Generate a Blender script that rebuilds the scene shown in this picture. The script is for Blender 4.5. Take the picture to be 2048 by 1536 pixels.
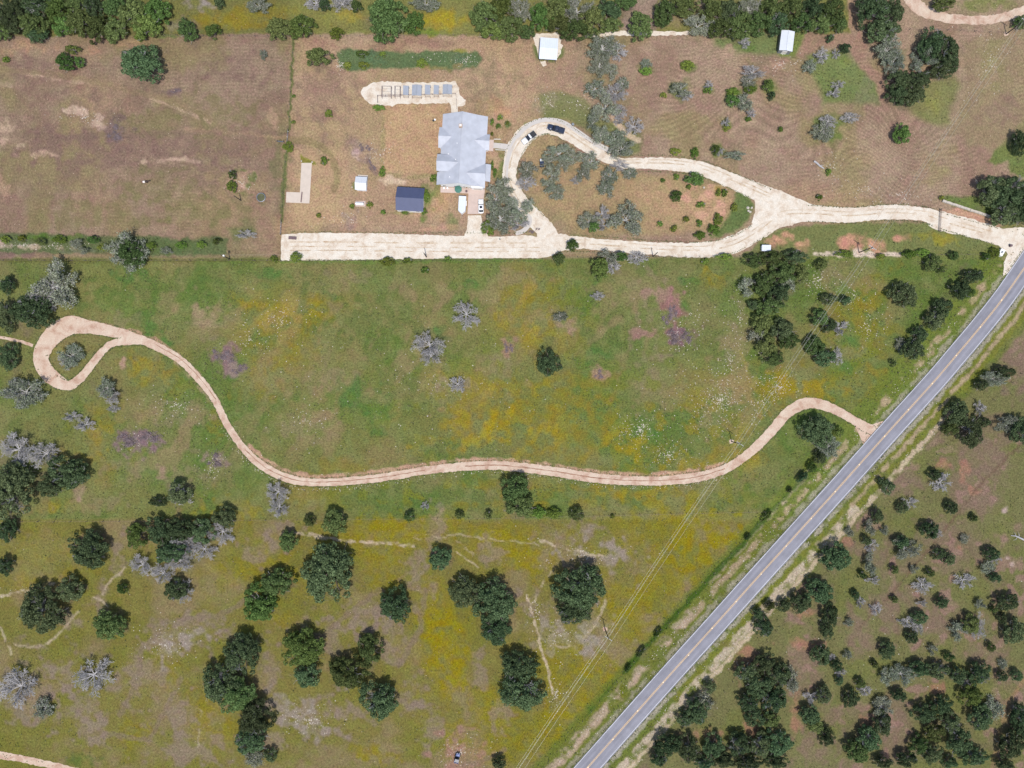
import bpy, bmesh, math, random
import numpy as np
from mathutils import Vector, Matrix

# ------------------------------------------------------------------ camera, sky, sun, exposure
S = 0.167            # metres on the ground for one photograph pixel
H = 236.0            # drone height above the ground
SUN_EL, SUN_AZ = 68.0, 168.0      # degrees; azimuth clockwise from north (+Y)
EXPOSURE = 0.29
sc = bpy.context.scene
for o in list(bpy.data.objects):
    bpy.data.objects.remove(o)
cam_d = bpy.data.cameras.new('camera'); cam = bpy.data.objects.new('camera', cam_d)
sc.collection.objects.link(cam); sc.camera = cam
cam.location = (0, 0, H); cam.rotation_euler = (0, 0, 0)
cam_d.sensor_fit = 'HORIZONTAL'; cam_d.angle = 2 * math.atan(1024 * S / H)
cam_d.clip_start = 1.0; cam_d.clip_end = 6000.0
world = bpy.data.worlds.new('World'); sc.world = world; world.use_nodes = True
wn = world.node_tree; bg = wn.nodes['Background']
sky = wn.nodes.new('ShaderNodeTexSky'); sky.sky_type = 'NISHITA'; sky.sun_disc = False
sky.sun_elevation = math.radians(SUN_EL); sky.sun_rotation = math.radians(SUN_AZ)
sky.air_density = 1.0; sky.dust_density = 1.5; sky.ozone_density = 1.0
bg.inputs['Strength'].default_value = 0.13
wn.links.new(sky.outputs[0], bg.inputs[0])
sun_d = bpy.data.lights.new('sun', 'SUN'); sun = bpy.data.objects.new('sun', sun_d)
sc.collection.objects.link(sun)
sun_d.energy = 3.1; sun_d.angle = math.radians(0.8); sun_d.color = (1.0, 0.965, 0.91)
_el, _az = math.radians(SUN_EL), math.radians(SUN_AZ)
_d = Vector((math.sin(_az) * math.cos(_el), math.cos(_az) * math.cos(_el), math.sin(_el)))
sun.rotation_euler = (-_d).to_track_quat('-Z', 'Y').to_euler(); sun.location = _d * 500
sc.view_settings.view_transform = 'Standard'; sc.view_settings.look = 'None'
sc.view_settings.exposure = EXPOSURE; sc.view_settings.gamma = 1.0
sc.cycles.max_bounces = 4; sc.cycles.diffuse_bounces = 2; sc.cycles.transparent_max_bounces = 8

# ------------------------------------------------------------------ helpers
C = sc.collection
R = math.radians
rnd = random.Random(7)
ALB = 0.70           # sunlit picture value -> base colour

def lin(c, k=ALB):
    o = []
    for v in c:
        v = v / 255.0
        o.append((v / 12.92 if v <= 0.04045 else ((v + 0.055) / 1.055) ** 2.4) * k)
    return tuple(o)

def P(px, py, z=0.0):
    """A point at height z that the photograph shows at pixel (px, py)."""
    k = S * (1 - z / H)
    return Vector(((px - 1024) * k, (768 - py) * k, z))

def tag(o, label=None, cat=None, group=None, kind=None):
    if label: o['label'] = label
    if cat: o['category'] = cat
    if group: o['group'] = group
    if kind: o['kind'] = kind
    return o

def empty(name, loc, rz=0.0, label=None, cat=None, group=None):
    o = bpy.data.objects.new(name, None); C.objects.link(o)
    o.empty_display_size = 0.3
    o.location = loc; o.rotation_euler = (0, 0, rz)
    return tag(o, label, cat, group)

def mobj(name, me, mat=None, parent=None, loc=None):
    o = bpy.data.objects.new(name, me); C.objects.link(o)
    if mat is not None and len(me.materials) == 0:
        me.materials.append(mat)
    if parent is not None: o.parent = parent
    if loc is not None: o.location = loc
    return o

def np_mesh(name, v, f, smooth=False):
    """f: (n,3) or (n,4) int array."""
    me = bpy.data.meshes.new(name)
    v = np.asarray(v, np.float32); f = np.asarray(f, np.int32)
    n, k = f.shape
    me.vertices.add(len(v)); me.vertices.foreach_set('co', v.ravel())
    me.loops.add(n * k); me.loops.foreach_set('vertex_index', f.ravel())
    me.polygons.add(n)
    me.polygons.foreach_set('loop_start', np.arange(0, n * k, k, dtype=np.int32))
    me.polygons.foreach_set('loop_total', np.full(n, k, np.int32))
    if smooth:
        me.polygons.foreach_set('use_smooth', np.ones(n, bool))
    me.update(calc_edges=True); me.validate()
    return me

class MB:
    """Collects boxes, tubes and loose faces; build() links them as one mesh object."""
    def __init__(s): s.v = []; s.f = []
    def add(s, v, f):
        n = len(s.v); s.v += [tuple(p) for p in v]; s.f += [tuple(i + n for i in q) for q in f]; return s
    def box(s, x0, x1, y0, y1, z0, z1, M=None):
        v = [Vector((x, y, z)) for z in (z0, z1) for y in (y0, y1) for x in (x0, x1)]
        if M is not None: v = [M @ p for p in v]
        return s.add(v, [(0, 2, 3, 1), (4, 5, 7, 6), (0, 1, 5, 4), (2, 6, 7, 3), (0, 4, 6, 2), (1, 3, 7, 5)])
    def frustum(s, a, b):
        """a, b: (x0,x1,y0,y1,z) bottom and top rectangles."""
        v = [Vector((x, y, q[4])) for q in (a, b) for y in q[2:4] for x in q[0:2]]
        return s.add(v, [(0, 2, 3, 1), (4, 5, 7, 6), (0, 1, 5, 4), (2, 6, 7, 3), (0, 4, 6, 2), (1, 3, 7, 5)])
    def tube(s, pts, r, n=6, cap=True):
        pts = [Vector(p) for p in pts]; rs = r if isinstance(r, (list, tuple)) else [r] * len(pts)
        rings = []
        for i, p in enumerate(pts):
            d = (pts[min(i + 1, len(pts) - 1)] - pts[max(i - 1, 0)])
            d = d.normalized() if d.length > 1e-6 else Vector((0, 0, 1))
            a = d.orthogonal().normalized(); b = d.cross(a)
            rings.append([p + (a * math.cos(2 * math.pi * k / n) + b * math.sin(2 * math.pi * k / n)) * rs[i] for k in range(n)])
        v = [q for g in rings for q in g]; f = []
        for i in range(len(pts) - 1):
            for k in range(n):
                k2 = (k + 1) % n; f.append((i * n + k, i * n + k2, (i + 1) * n + k2, (i + 1) * n + k))
        if cap:
            f.append(tuple(range(n - 1, -1, -1))); m = (len(pts) - 1) * n; f.append(tuple(m + k for k in range(n)))
        return s.add(v, f)
    def lathe(s, prof, n=16, c=(0, 0)):
        v = []; f = []
        for (r, z) in prof:
            v += [(c[0] + r * math.cos(2 * math.pi * k / n), c[1] + r * math.sin(2 * math.pi * k / n), z) for k in range(n)]
        for i in range(len(prof) - 1):
            for k in range(n):
                k2 = (k + 1) % n; f.append((i * n + k, i * n + k2, (i + 1) * n + k2, (i + 1) * n + k))
        return s.add(v, f)
    def prism(s, poly, z0, z1):
        n = len(poly); v = [(x, y, z0) for x, y in poly] + [(x, y, z1) for x, y in poly]
        f = [tuple(range(n - 1, -1, -1)), tuple(range(n, 2 * n))] + [(i, (i + 1) % n, n + (i + 1) % n, n + i) for i in range(n)]
        return s.add(v, f)
    def slab(s, quad, t):
        """A sloped quad (corner order counter-clockwise from above) given thickness t downward."""
        q = [Vector(p) for p in quad]; n = len(q)
        v = q + [p - Vector((0, 0, t)) for p in q]
        f = [tuple(range(n)), tuple(range(2 * n - 1, n - 1, -1))] + [(i, n + i, n + (i + 1) % n, (i + 1) % n) for i in range(n)]
        return s.add(v, f)
    def mesh(s, name):
        me = bpy.data.meshes.new(name); me.from_pydata(s.v, [], s.f); me.update(); return me
    def build(s, name, mat, parent=None, bevel=0.0, smooth=False):
        me = s.mesh(name)
        if bevel > 0 or True:
            bm = bmesh.new(); bm.from_mesh(me)
            bmesh.ops.recalc_face_normals(bm, faces=bm.faces)
            if bevel > 0:
                bmesh.ops.bevel(bm, geom=list(bm.edges), offset=bevel, segments=2, affect='EDGES', profile=0.5)
            bm.to_mesh(me); bm.free()
        if smooth:
            for p in me.polygons: p.use_smooth = True
        return mobj(name, me, mat, parent)

# ------------------------------------------------------------------ materials
def nodes_of(name):
    m = bpy.data.materials.new(name); m.use_nodes = True
    nt = m.node_tree; b = nt.nodes['Principled BSDF']
    return m, nt, b

def N(nt, kind, **kw):
    n = nt.nodes.new(kind)
    for k, v in kw.items():
        if k.startswith('i_'):
            key = k[2:]
            n.inputs[int(key) if key.isdigit() else key].default_value = v
        else: setattr(n, k, v)
    return n

def ramp(nt, stops):
    r = nt.nodes.new('ShaderNodeValToRGB'); e = r.color_ramp.elements
    while len(e) < len(stops): e.new(0.5)
    for k, (p, c) in enumerate(stops):
        e[k].position = p; e[k].color = (*c, 1) if len(c) == 3 else c
    return r

def plain(name, col, rough=0.6, metal=0.0, var=0.12, scale=2.0, bump=0.0, spec=0.4, coat=0.0):
    """Base colour with noise variation in world metres and optional fine relief."""
    m, nt, b = nodes_of(name)
    tc = N(nt, 'ShaderNodeTexCoord'); ns = N(nt, 'ShaderNodeTexNoise', i_Scale=scale, i_Detail=6.0, i_Roughness=0.65)
    nt.links.new(tc.outputs['Object'], ns.inputs['Vector'])
    r = ramp(nt, [(0.25, tuple(c * (1 - var) for c in col)), (0.75, tuple(min(1, c * (1 + var)) for c in col))])
    nt.links.new(ns.outputs['Fac'], r.inputs[0]); nt.links.new(r.outputs[0], b.inputs['Base Color'])
    b.inputs['Roughness'].default_value = rough; b.inputs['Metallic'].default_value = metal
    b.inputs['Specular IOR Level'].default_value = spec; b.inputs['Coat Weight'].default_value = coat
    if bump > 0:
        bp = N(nt, 'ShaderNodeBump', i_Strength=bump, i_Distance=0.05)
        nt.links.new(ns.outputs['Fac'], bp.inputs['Height']); nt.links.new(bp.outputs[0], b.inputs['Normal'])
    return m

def metal_roof(name, col, axis='X', pitch=0.42, rough=0.55, var=0.09):
    """Painted sheet metal with raised seams every `pitch` metres along the object axis."""
    m, nt, b = nodes_of(name)
    tc = N(nt, 'ShaderNodeTexCoord'); sep = N(nt, 'ShaderNodeSeparateXYZ')
    nt.links.new(tc.outputs['Object'], sep.inputs[0])
    mul = N(nt, 'ShaderNodeMath', operation='MULTIPLY', i_1=1.0 / pitch); fr = N(nt, 'ShaderNodeMath', operation='FRACT')
    nt.links.new(sep.outputs[axis], mul.inputs[0]); nt.links.new(mul.outputs[0], fr.inputs[0])
    pp = N(nt, 'ShaderNodeMath', operation='PINGPONG', i_1=0.5); nt.links.new(fr.outputs[0], pp.inputs[0])
    sm = N(nt, 'ShaderNodeMapRange', i_1=0.0, i_2=0.09, i_3=1.0, i_4=0.0); nt.links.new(pp.outputs[0], sm.inputs[0])
    ns = N(nt, 'ShaderNodeTexNoise', i_Scale=0.5, i_Detail=5.0); nt.links.new(tc.outputs['Object'], ns.inputs['Vector'])
    r = ramp(nt, [(0.3, tuple(c * (1 - var) for c in col)), (0.7, tuple(c * (1 + var) for c in col))])
    nt.links.new(ns.outputs['Fac'], r.inputs[0])
    mx = N(nt, 'ShaderNodeMix', data_type='RGBA'); mx.blend_type = 'MULTIPLY'
    mx.inputs[7].default_value = (0.86, 0.87, 0.9, 1)
    nt.links.new(sm.outputs[0], mx.inputs[0]); nt.links.new(r.outputs[0], mx.inputs[6])
    nt.links.new(mx.outputs[2], b.inputs['Base Color'])
    bp = N(nt, 'ShaderNodeBump', i_Strength=0.6, i_Distance=0.03); nt.links.new(sm.outputs[0], bp.inputs['Height'])
    nt.links.new(bp.outputs[0], b.inputs['Normal'])
    b.inputs['Roughness'].default_value = rough; b.inputs['Specular IOR Level'].default_value = 0.35
    return m

def leafy(name, dark, light, trans=0.25, spread=0.35):
    """Foliage: every leaf clump gets its own tone, every tree a slight tint."""
    m, nt, b = nodes_of(name)
    geo = N(nt, 'ShaderNodeNewGeometry'); oi = N(nt, 'ShaderNodeObjectInfo')
    r = ramp(nt, [(0.0, dark), (0.72, light), (1.0, tuple(min(1, c * 1.5) for c in light))])
    nt.links.new(geo.outputs['Random Per Island'], r.inputs[0])
    mr = N(nt, 'ShaderNodeMapRange', i_3=1 - spread, i_4=1 + spread); nt.links.new(oi.outputs['Random'], mr.inputs[0])
    hs = N(nt, 'ShaderNodeHueSaturation'); nt.links.new(r.outputs[0], hs.inputs['Color'])
    nt.links.new(mr.outputs[0], hs.inputs['Value'])
    hm = N(nt, 'ShaderNodeMath', operation='MULTIPLY_ADD', i_1=7.31, i_2=0.0); fr = N(nt, 'ShaderNodeMath', operation='FRACT')
    nt.links.new(oi.outputs['Random'], hm.inputs[0]); nt.links.new(hm.outputs[0], fr.inputs[0])
    hr = N(nt, 'ShaderNodeMapRange', i_3=0.462, i_4=0.525); nt.links.new(fr.outputs[0], hr.inputs[0])
    nt.links.new(hr.outputs[0], hs.inputs['Hue'])
    out = nt.nodes['Material Output']; nt.nodes.remove(b)
    df = N(nt, 'ShaderNodeBsdfDiffuse'); tr = N(nt, 'ShaderNodeBsdfTranslucent'); ms = N(nt, 'ShaderNodeMixShader', i_0=trans)
    nt.links.new(hs.outputs[0], df.inputs[0]); nt.links.new(hs.outputs[0], tr.inputs[0])
    nt.links.new(df.outputs[0], ms.inputs[1]); nt.links.new(tr.outputs[0], ms.inputs[2]); nt.links.new(ms.outputs[0], out.inputs[0])
    return m

M = {}
M['leaf_dark'] = leafy('dark_oak_foliage', (0.040, 0.064, 0.030), (0.124, 0.176, 0.084), 0.34)
M['leaf_juniper'] = leafy('juniper_foliage', (0.052, 0.080, 0.026), (0.150, 0.204, 0.074), 0.34)
M['leaf_bright'] = leafy('fresh_green_foliage', (0.055, 0.096, 0.024), (0.150, 0.222, 0.066), 0.3)
M['leaf_grey'] = leafy('grey_green_foliage', (0.112, 0.130, 0.084), (0.260, 0.288, 0.205), 0.25, 0.18)
M['leaf_shrub'] = leafy('shrub_foliage', (0.062, 0.100, 0.020), (0.185, 0.260, 0.055))
M['bark'] = plain('bark', (0.16, 0.135, 0.115), 0.9, var=0.35, scale=6, bump=0.5)
M['bark_dead'] = plain('weathered_dead_wood', (0.38, 0.365, 0.365), 0.9, var=0.3, scale=3, bump=0.4)
M['bark_pale'] = plain('pale_lichened_bark', (0.44, 0.43, 0.41), 0.9, var=0.3, scale=3, bump=0.4)
M['bark_grey'] = plain('grey_bark', (0.30, 0.285, 0.265), 0.9, var=0.3, scale=3, bump=0.4)
M['white'] = plain('white_paint', (0.80, 0.80, 0.79), 0.5, var=0.05, scale=0.8)
M['white_roof'] = metal_roof('white_sheet_metal', (0.60, 0.635, 0.69), 'X', 0.6, 0.5, 0.04)
M['grey_roof_u'] = metal_roof('pale_grey_standing_seam', (0.425, 0.438, 0.482), 'Y', 0.45, 0.5)
M['grey_roof_v'] = metal_roof('pale_grey_standing_seam_cross', (0.425, 0.438, 0.482), 'X', 0.45, 0.5)
M['blue_roof'] = metal_roof('navy_sheet_metal', (0.070, 0.082, 0.150), 'X', 0.4, 0.42, 0.05)
M['galv'] = metal_roof('galvanised_sheet', (0.30, 0.32, 0.36), 'X', 0.25, 0.5)
M['shed_roof'] = metal_roof('light_sheet_metal', (0.58, 0.60, 0.63), 'Y', 0.5, 0.5, 0.05)
M['galv_dark'] = plain('galvanised_steel', (0.26, 0.28, 0.30), 0.5, 0.4, var=0.15)
M['siding'] = plain('cream_siding', (0.62, 0.58, 0.52), 0.75, var=0.06, scale=1.5)
M['brick'] = plain('pale_stone_veneer', (0.48, 0.36, 0.28), 0.85, var=0.2, scale=3, bump=0.3)
M['patio'] = plain('pink_patio_concrete', lin((218, 196, 184)), 0.85, var=0.10, scale=0.9, bump=0.1)
M['concrete'] = plain('pale_concrete', lin((222, 206, 190)), 0.85, var=0.09, scale=0.6, bump=0.1)
M['concrete_grey'] = plain('grey_concrete', lin((214, 206, 198)), 0.85, var=0.08, scale=0.8, bump=0.1)
M['wood'] = plain('weathered_timber', (0.22, 0.18, 0.145), 0.85, var=0.3, scale=4, bump=0.4)
M['pole_wood'] = plain('creosoted_pole', (0.045, 0.038, 0.034), 0.9, var=0.3, scale=5, bump=0.3)
M['glass'] = plain('dark_window_glass', (0.018, 0.022, 0.032), 0.08, var=0.05, spec=0.6)
M['rubber'] = plain('black_rubber', (0.02, 0.02, 0.02), 0.85, var=0.2)
M['chrome'] = plain('bare_metal', (0.55, 0.55, 0.57), 0.25, 0.9, var=0.05)
M['paint_white'] = plain('white_car_paint', (0.78, 0.78, 0.78), 0.3, var=0.02, spec=0.5, coat=0.5)
M['paint_navy'] = plain('navy_car_paint', (0.022, 0.032, 0.060), 0.3, var=0.05, spec=0.5, coat=0.6)
M['paint_blue'] = plain('blue_plastic', (0.16, 0.19, 0.34), 0.4, var=0.05)
M['black'] = plain('black_plastic', (0.025, 0.026, 0.030), 0.6, var=0.2)
M['red_lens'] = plain('red_lens', (0.4, 0.03, 0.02), 0.25)
M['lamp_lens'] = plain('clear_lens', (0.75, 0.75, 0.75), 0.15)
M['wire'] = plain('aluminium_wire', (0.42, 0.42, 0.36), 0.5, 0.3)
M['rock'] = plain('pale_limestone', (0.46, 0.41, 0.35), 0.9, var=0.3, scale=1.5, bump=0.5)
M['rubble'] = plain('dirty_rubble', (0.27, 0.22, 0.21), 0.95, var=0.35, scale=1.5, bump=0.5)
M['rust'] = plain('rusty_metal', (0.17, 0.115, 0.12), 0.8, 0.2, var=0.3, scale=3)
M['umbrella'] = plain('green_canvas', (0.06, 0.17, 0.13), 0.8, var=0.08)
M['copper'] = plain('terracotta', (0.40, 0.17, 0.10), 0.85, var=0.15)
# ------------------------------------------------------------------ ground cover painted on the terrain sheet
_tabs = {}
def vnoise(x, y, seed):
    t = _tabs.get(seed)
    if t is None:
        t = _tabs[seed] = np.random.RandomState(seed).rand(512, 512).astype(np.float32)
    xi = np.floor(x).astype(np.int64); yi = np.floor(y).astype(np.int64)
    fx = (x - xi).astype(np.float32); fy = (y - yi).astype(np.float32)
    fx = fx * fx * (3 - 2 * fx); fy = fy * fy * (3 - 2 * fy)
    x0 = xi & 511; x1 = (xi + 1) & 511; y0 = yi & 511; y1 = (yi + 1) & 511
    return (t[y0, x0] * (1 - fx) + t[y0, x1] * fx) * (1 - fy) + (t[y1, x0] * (1 - fx) + t[y1, x1] * fx) * fy

def fbm(x, y, period, seed, octv=4, gain=0.55):
    s = np.zeros_like(x, np.float32); a = 1.0; t = 0.0; f = 1.0 / period
    for k in range(octv):
        s += a * vnoise(x * f + 17.3 * k, y * f + 9.1 * k, seed + k); t += a; a *= gain; f *= 2.03
    return s / t

def sstep(a, b, x):
    t = np.clip((x - a) / (b - a), 0, 1); return t * t * (3 - 2 * t)

STEP = 2.4
def axis(lo, hi, far):
    a = np.arange(lo, hi + 0.1, STEP)
    g = []; d = STEP; p = hi
    while p < far: d *= 1.28; p += d; g.append(p)
    g2 = []; d = STEP; p = lo
    while p > -far: d *= 1.28; p -= d; g2.append(p)
    return np.array(g2[::-1] + list(a) + g)
AX = axis(-70, 2118, 12000); AY = axis(-70, 1606, 12000)
GX, GY = np.meshgrid(AX, AY); GX = GX.astype(np.float32); GY = GY.astype(np.float32)
WX = GX + (fbm(GX, GY, 46, 11, 4) - 0.5) * 26
WY = GY + (fbm(GX, GY, 46, 21, 4) - 0.5) * 26
FX = GX + (fbm(GX, GY, 12, 31, 2) - 0.5) * 9
FY = GY + (fbm(GX, GY, 12, 41, 2) - 0.5) * 9
n_big = fbm(GX, GY, 210, 51, 4); n_mid = fbm(GX, GY, 70, 61, 4); n_mid2 = fbm(GX, GY, 85, 71, 4)
n_fine = fbm(GX, GY, 17, 81, 2); n_fine2 = fbm(GX, GY, 13, 91, 2)
COL = np.zeros(GX.shape + (3,), np.float32)

def blend(mask, col, sl=None):
    c = np.array(lin(col), np.float32)
    if sl is None: COL[:] = COL * (1 - mask[..., None]) + c * mask[..., None]
    else: COL[sl] = COL[sl] * (1 - mask[..., None]) + c * mask[..., None]

def inpoly(pts, X, Y):
    r = np.zeros(X.shape, bool); n = len(pts)
    for i in range(n):
        x0, y0 = pts[i]; x1, y1 = pts[(i + 1) % n]
        if y0 == y1: continue
        c = ((y0 > Y) != (y1 > Y)) & (X < (x1 - x0) * (Y - y0) / (y1 - y0) + x0); r ^= c
    return r

def segdist(pts, X, Y):
    d = np.full(X.shape, 1e9, np.float32)
    for (x0, y0), (x1, y1) in zip(pts[:-1], pts[1:]):
        dx, dy = x1 - x0, y1 - y0; L = dx * dx + dy * dy + 1e-9
        t = np.clip(((X - x0) * dx + (Y - y0) * dy) / L, 0, 1)
        d = np.minimum(d, (X - x0 - t * dx) ** 2 + (Y - y0 - t * dy) ** 2)
    return np.sqrt(d)

def window(x0, x1, y0, y1):
    i0, i1 = np.searchsorted(AX, [x0, x1]); j0, j1 = np.searchsorted(AY, [y0, y1])
    return (slice(max(0, j0 - 1), j1 + 1), slice(max(0, i0 - 1), i1 + 1))

def poly(pts, col, a=1.0, soft=4, warp='w'):
    xs = [p[0] for p in pts]; ys = [p[1] for p in pts]; m = 30 + soft
    sl = window(min(xs) - m, max(xs) + m, min(ys) - m, max(ys) + m)
    X, Y = {'w': (WX, WY), 'f': (FX, FY), 'n': (GX, GY)}[warp]; X = X[sl]; Y = Y[sl]
    ins = inpoly(pts, X, Y); d = segdist(list(pts) + [pts[0]], X, Y); d = np.where(ins, d, -d)
    blend(sstep(-soft, soft, d) * a, col, sl)

def ell(cx, cy, rx, ry, col, a=1.0, rag=0.5, warp='w'):
    sl = window(cx - rx * 1.8 - 20, cx + rx * 1.8 + 20, cy - ry * 1.8 - 20, cy + ry * 1.8 + 20)
    X, Y = {'w': (WX, WY), 'f': (FX, FY)}[warp]
    q = np.hypot(GX[sl] - cx, GY[sl] - cy); wk = 1.0 if max(rx, ry) > 24 else 0.75
    X = GX[sl] + (X[sl] - GX[sl]) * wk * 1.25; Y = GY[sl] + (Y[sl] - GY[sl]) * wk * 1.25
    d = np.sqrt(((X - cx) / rx) ** 2 + ((Y - cy) / ry) ** 2)
    m = sstep(1.25, 0.30, d + (n_fine[sl] - 0.5) * rag * 2.6 + (n_fine2[sl] - 0.5) * rag * 1.6)
    m = m * (1 - rag * 0.55 * sstep(0.45, 0.62, n_fine2[sl]))
    blend(np.clip(m * a, 0, 1), col, sl)

def line(pts, w, col, a=1.0, brk=0.0, soft=2.5):
    xs = [p[0] for p in pts]; ys = [p[1] for p in pts]; m = w + 26
    sl = window(min(xs) - m, max(xs) + m, min(ys) - m, max(ys) + m)
    d = segdist(pts, FX[sl], FY[sl]); k = sstep(w / 2 + soft, w / 2 - soft * 0.4, d)
    if brk > 0: k = k * sstep(brk - 0.12, brk + 0.12, n_fine2[sl] * 0.6 + n_mid[sl] * 0.4)
    blend(np.clip(k * a, 0, 1), col, sl)

# --- the large covers
UP = sstep(520, 508, WY * 0.25 + GY * 0.75)              # mown land north of the fence
LOW = sstep(1034, 1046, GY * 0.8 + WY * 0.2)             # rough pasture south of the lower fence
blend(np.ones_like(GX), (103, 110, 64))
blend(sstep(0.40, 0.62, n_mid) * 0.65, (124, 117, 80))
blend(sstep(0.42, 0.62, n_mid2) * 0.7, (86, 108, 52))
blend(sstep(0.50, 0.68, n_big) * 0.42, (132, 117, 78))
blend(sstep(0.52, 0.72, n_fine) * 0.4, (112, 118, 74))
# pasture
blend(LOW, (126, 119, 68))
blend(LOW * sstep(0.44, 0.62, n_mid2) * 0.6, (142, 125, 98))
blend(LOW * sstep(0.46, 0.66, n_mid) * 0.7, (118, 117, 56))
# mown
blend(UP, (152, 132, 110))
blend(UP * sstep(0.42, 0.64, n_mid) * 0.7, (140, 116, 98))
blend(UP * sstep(0.46, 0.66, n_mid2) * 0.65, (138, 128, 88))
blend(UP * sstep(0.50, 0.70, n_big) * 0.4, (168, 142, 110))
ROADC = [(900, 1850), (1000, 1735), (1174, 1536), (1326.5, 1364), (1424, 1256), (1519, 1150), (1670, 983), (1769, 872), (1864, 767),
         (1912, 711), (1960, 654), (2003, 600), (2048, 536), (2092, 470), (2160, 360), (2240, 220)]
# scrub east of the road
EAST = [(900 + 26, 1850), (1200, 1536), (1352, 1364), (1545, 1150), (1696, 983), (1890, 767), (1986, 654), (2070, 536), (2400, 150), (2600, 1900)]
poly(EAST, (116, 114, 76), 1.0, 4, 'n')
SE = inpoly(EAST, GX, GY).astype(np.float32)
blend(SE * sstep(0.46, 0.64, n_mid2) * 0.65, (130, 111, 95))
blend(SE * sstep(0.50, 0.68, n_mid) * 0.7, (110, 114, 66))
blend(SE * sstep(0.58, 0.70, n_fine) * sstep(0.45, 0.6, n_mid2) * 0.7, (146, 118, 108))
# --- yard and field tones
poly([(590, 75), (1062, 78), (1075, 190), (1045, 245), (1005, 300), (1010, 380), (940, 460), (566, 466)], (170, 142, 112), 0.55, 20)
poly([(770, 208), (895, 208), (878, 300), (876, 348), (766, 348)], (178, 147, 112), 0.75, 6)
poly([(566, 300), (690, 300), (690, 460), (566, 462)], (176, 148, 114), 0.5, 14)
ell(650, 190, 70, 60, (140, 115, 98), 0.7); ell(830, 85, 110, 12, (142, 112, 96), 0.75); ell(640, 90, 70, 14, (152, 122, 102), 0.7)
ell(980, 180, 50, 60, (138, 122, 96), 0.7); ell(1010, 230, 22, 16, (196, 152, 120), 0.7); ell(1000, 215, 40, 25, (176, 142, 104), 0.5)
ell(1262, 380, 18, 16, (192, 146, 120), 0.85); ell(1300, 400, 60, 40, (170, 138, 110), 0.6)
poly([(1040, 285), (1090, 275), (1160, 320), (1280, 345), (1460, 370), (1500, 410), (1440, 470), (1150, 460), (1060, 390)], (158, 138, 102), 0.8, 8)
ell(1385, 415, 85, 40, (186, 152, 120), 0.55, 0.8); ell(1340, 380, 40, 25, (192, 156, 126), 0.4, 0.9); ell(1425, 440, 35, 22, (194, 158, 130), 0.6, 0.9)
for e in [(1383, 375, 14, 10), (1409, 392, 18, 8), (1365, 400, 12, 8), (1420, 380, 10, 8), (1400, 428, 10, 8), (1440, 418, 10, 12)]:
    ell(*e, (206, 162, 138), 0.6, 0.8, 'f')
poly([(1472, 380), (1500, 392), (1508, 415), (1498, 440), (1468, 466), (1420, 478), (1452, 440), (1466, 410)], (94, 112, 64), 0.95, 4, 'f')
ell(1440, 382, 8, 14, (166, 140, 50), 0.7)
ell(300, 300, 260, 150, (142, 120, 102), 0.45, 0.8)
for e in [(160, 230, 60, 40), (60, 140, 60, 24), (250, 300, 180, 40), (420, 350, 100, 40), (90, 290, 80, 30), (470, 140, 50, 40)]:
    ell(*e, (138, 114, 102), 0.55, 0.7)
for e in [(300, 250, 60, 25), (330, 380, 90, 40), (180, 430, 140, 30), (400, 420, 60, 30), (480, 430, 50, 25), (440, 230, 60, 40)]:
    ell(*e, (136, 130, 88), 0.6, 0.7)
for e in [(80, 95, 40, 12), (30, 100, 28, 14), (265, 85, 40, 8), (190, 105, 20, 14)]:
    ell(*e, (186, 152, 120), 0.6, 0.7)
for e in [(138, 218, 16, 9), (158, 226, 18, 9), (180, 238, 18, 10), (198, 248, 14, 9), (150, 220, 30, 8)]: ell(*e, (204, 180, 156), 0.7, 1.0, 'w')
ell(233, 265, 26, 20, (128, 106, 104), 0.6, 0.9, 'w'); ell(352, 182, 14, 8, (128, 108, 108), 0.6, 0.9, 'w')
ell(195, 228, 12, 6, (206, 182, 158), 0.6, 0.9, 'f')
ell(345, 322, 40, 6, (206, 180, 154), 0.8, 0.8, 'f'); ell(75, 311, 30, 5, (200, 172, 146), 0.8, 0.9, 'f'); ell(8, 270, 18, 22, (202, 178, 150), 0.75, 0.8, 'f')
ell(10, 170, 20, 8, (200, 176, 150), 0.6, 0.9, 'f'); ell(40, 290, 10, 5, (200, 178, 150), 0.7, 0.8, 'f'); ell(5, 375, 14, 22, (190, 160, 132), 0.6, 0.8, 'f')
line([(300, 198), (330, 208), (380, 226), (420, 245)], 4, (190, 166, 138), 0.7, 0.45); line([(50, 148), (130, 160), (175, 166)], 5, (196, 170, 144), 0.7, 0.5)
line([(370, 260), (420, 262), (510, 268), (575, 278)], 6, (180, 152, 120), 0.5); ell(545, 240, 14, 22, (190, 158, 132), 0.6, 0.9, 'f')
line([(0, 268), (150, 275), (300, 268), (440, 262), (575, 268)], 9, (132, 112, 96), 0.45)
line([(0, 140), (120, 150), (260, 180), (380, 215), (450, 260)], 10, (150, 134, 100), 0.4)
ell(480, 365, 34, 26, (186, 158, 130), 0.85, 0.6, 'f'); ell(484, 374, 12, 8, (206, 172, 152), 0.8, 0.6, 'f')
for e in [(505, 358, 8, 10), (498, 372, 7, 6), (512, 372, 6, 8), (485, 388, 16, 5), (480, 340, 12, 4)]: ell(*e, (104, 120, 66), 0.8, 0.7, 'f')
poly([(456, 460), (490, 452), (512, 458), (508, 472), (470, 480)], (104, 124, 68), 0.6, 6, 'f')
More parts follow.
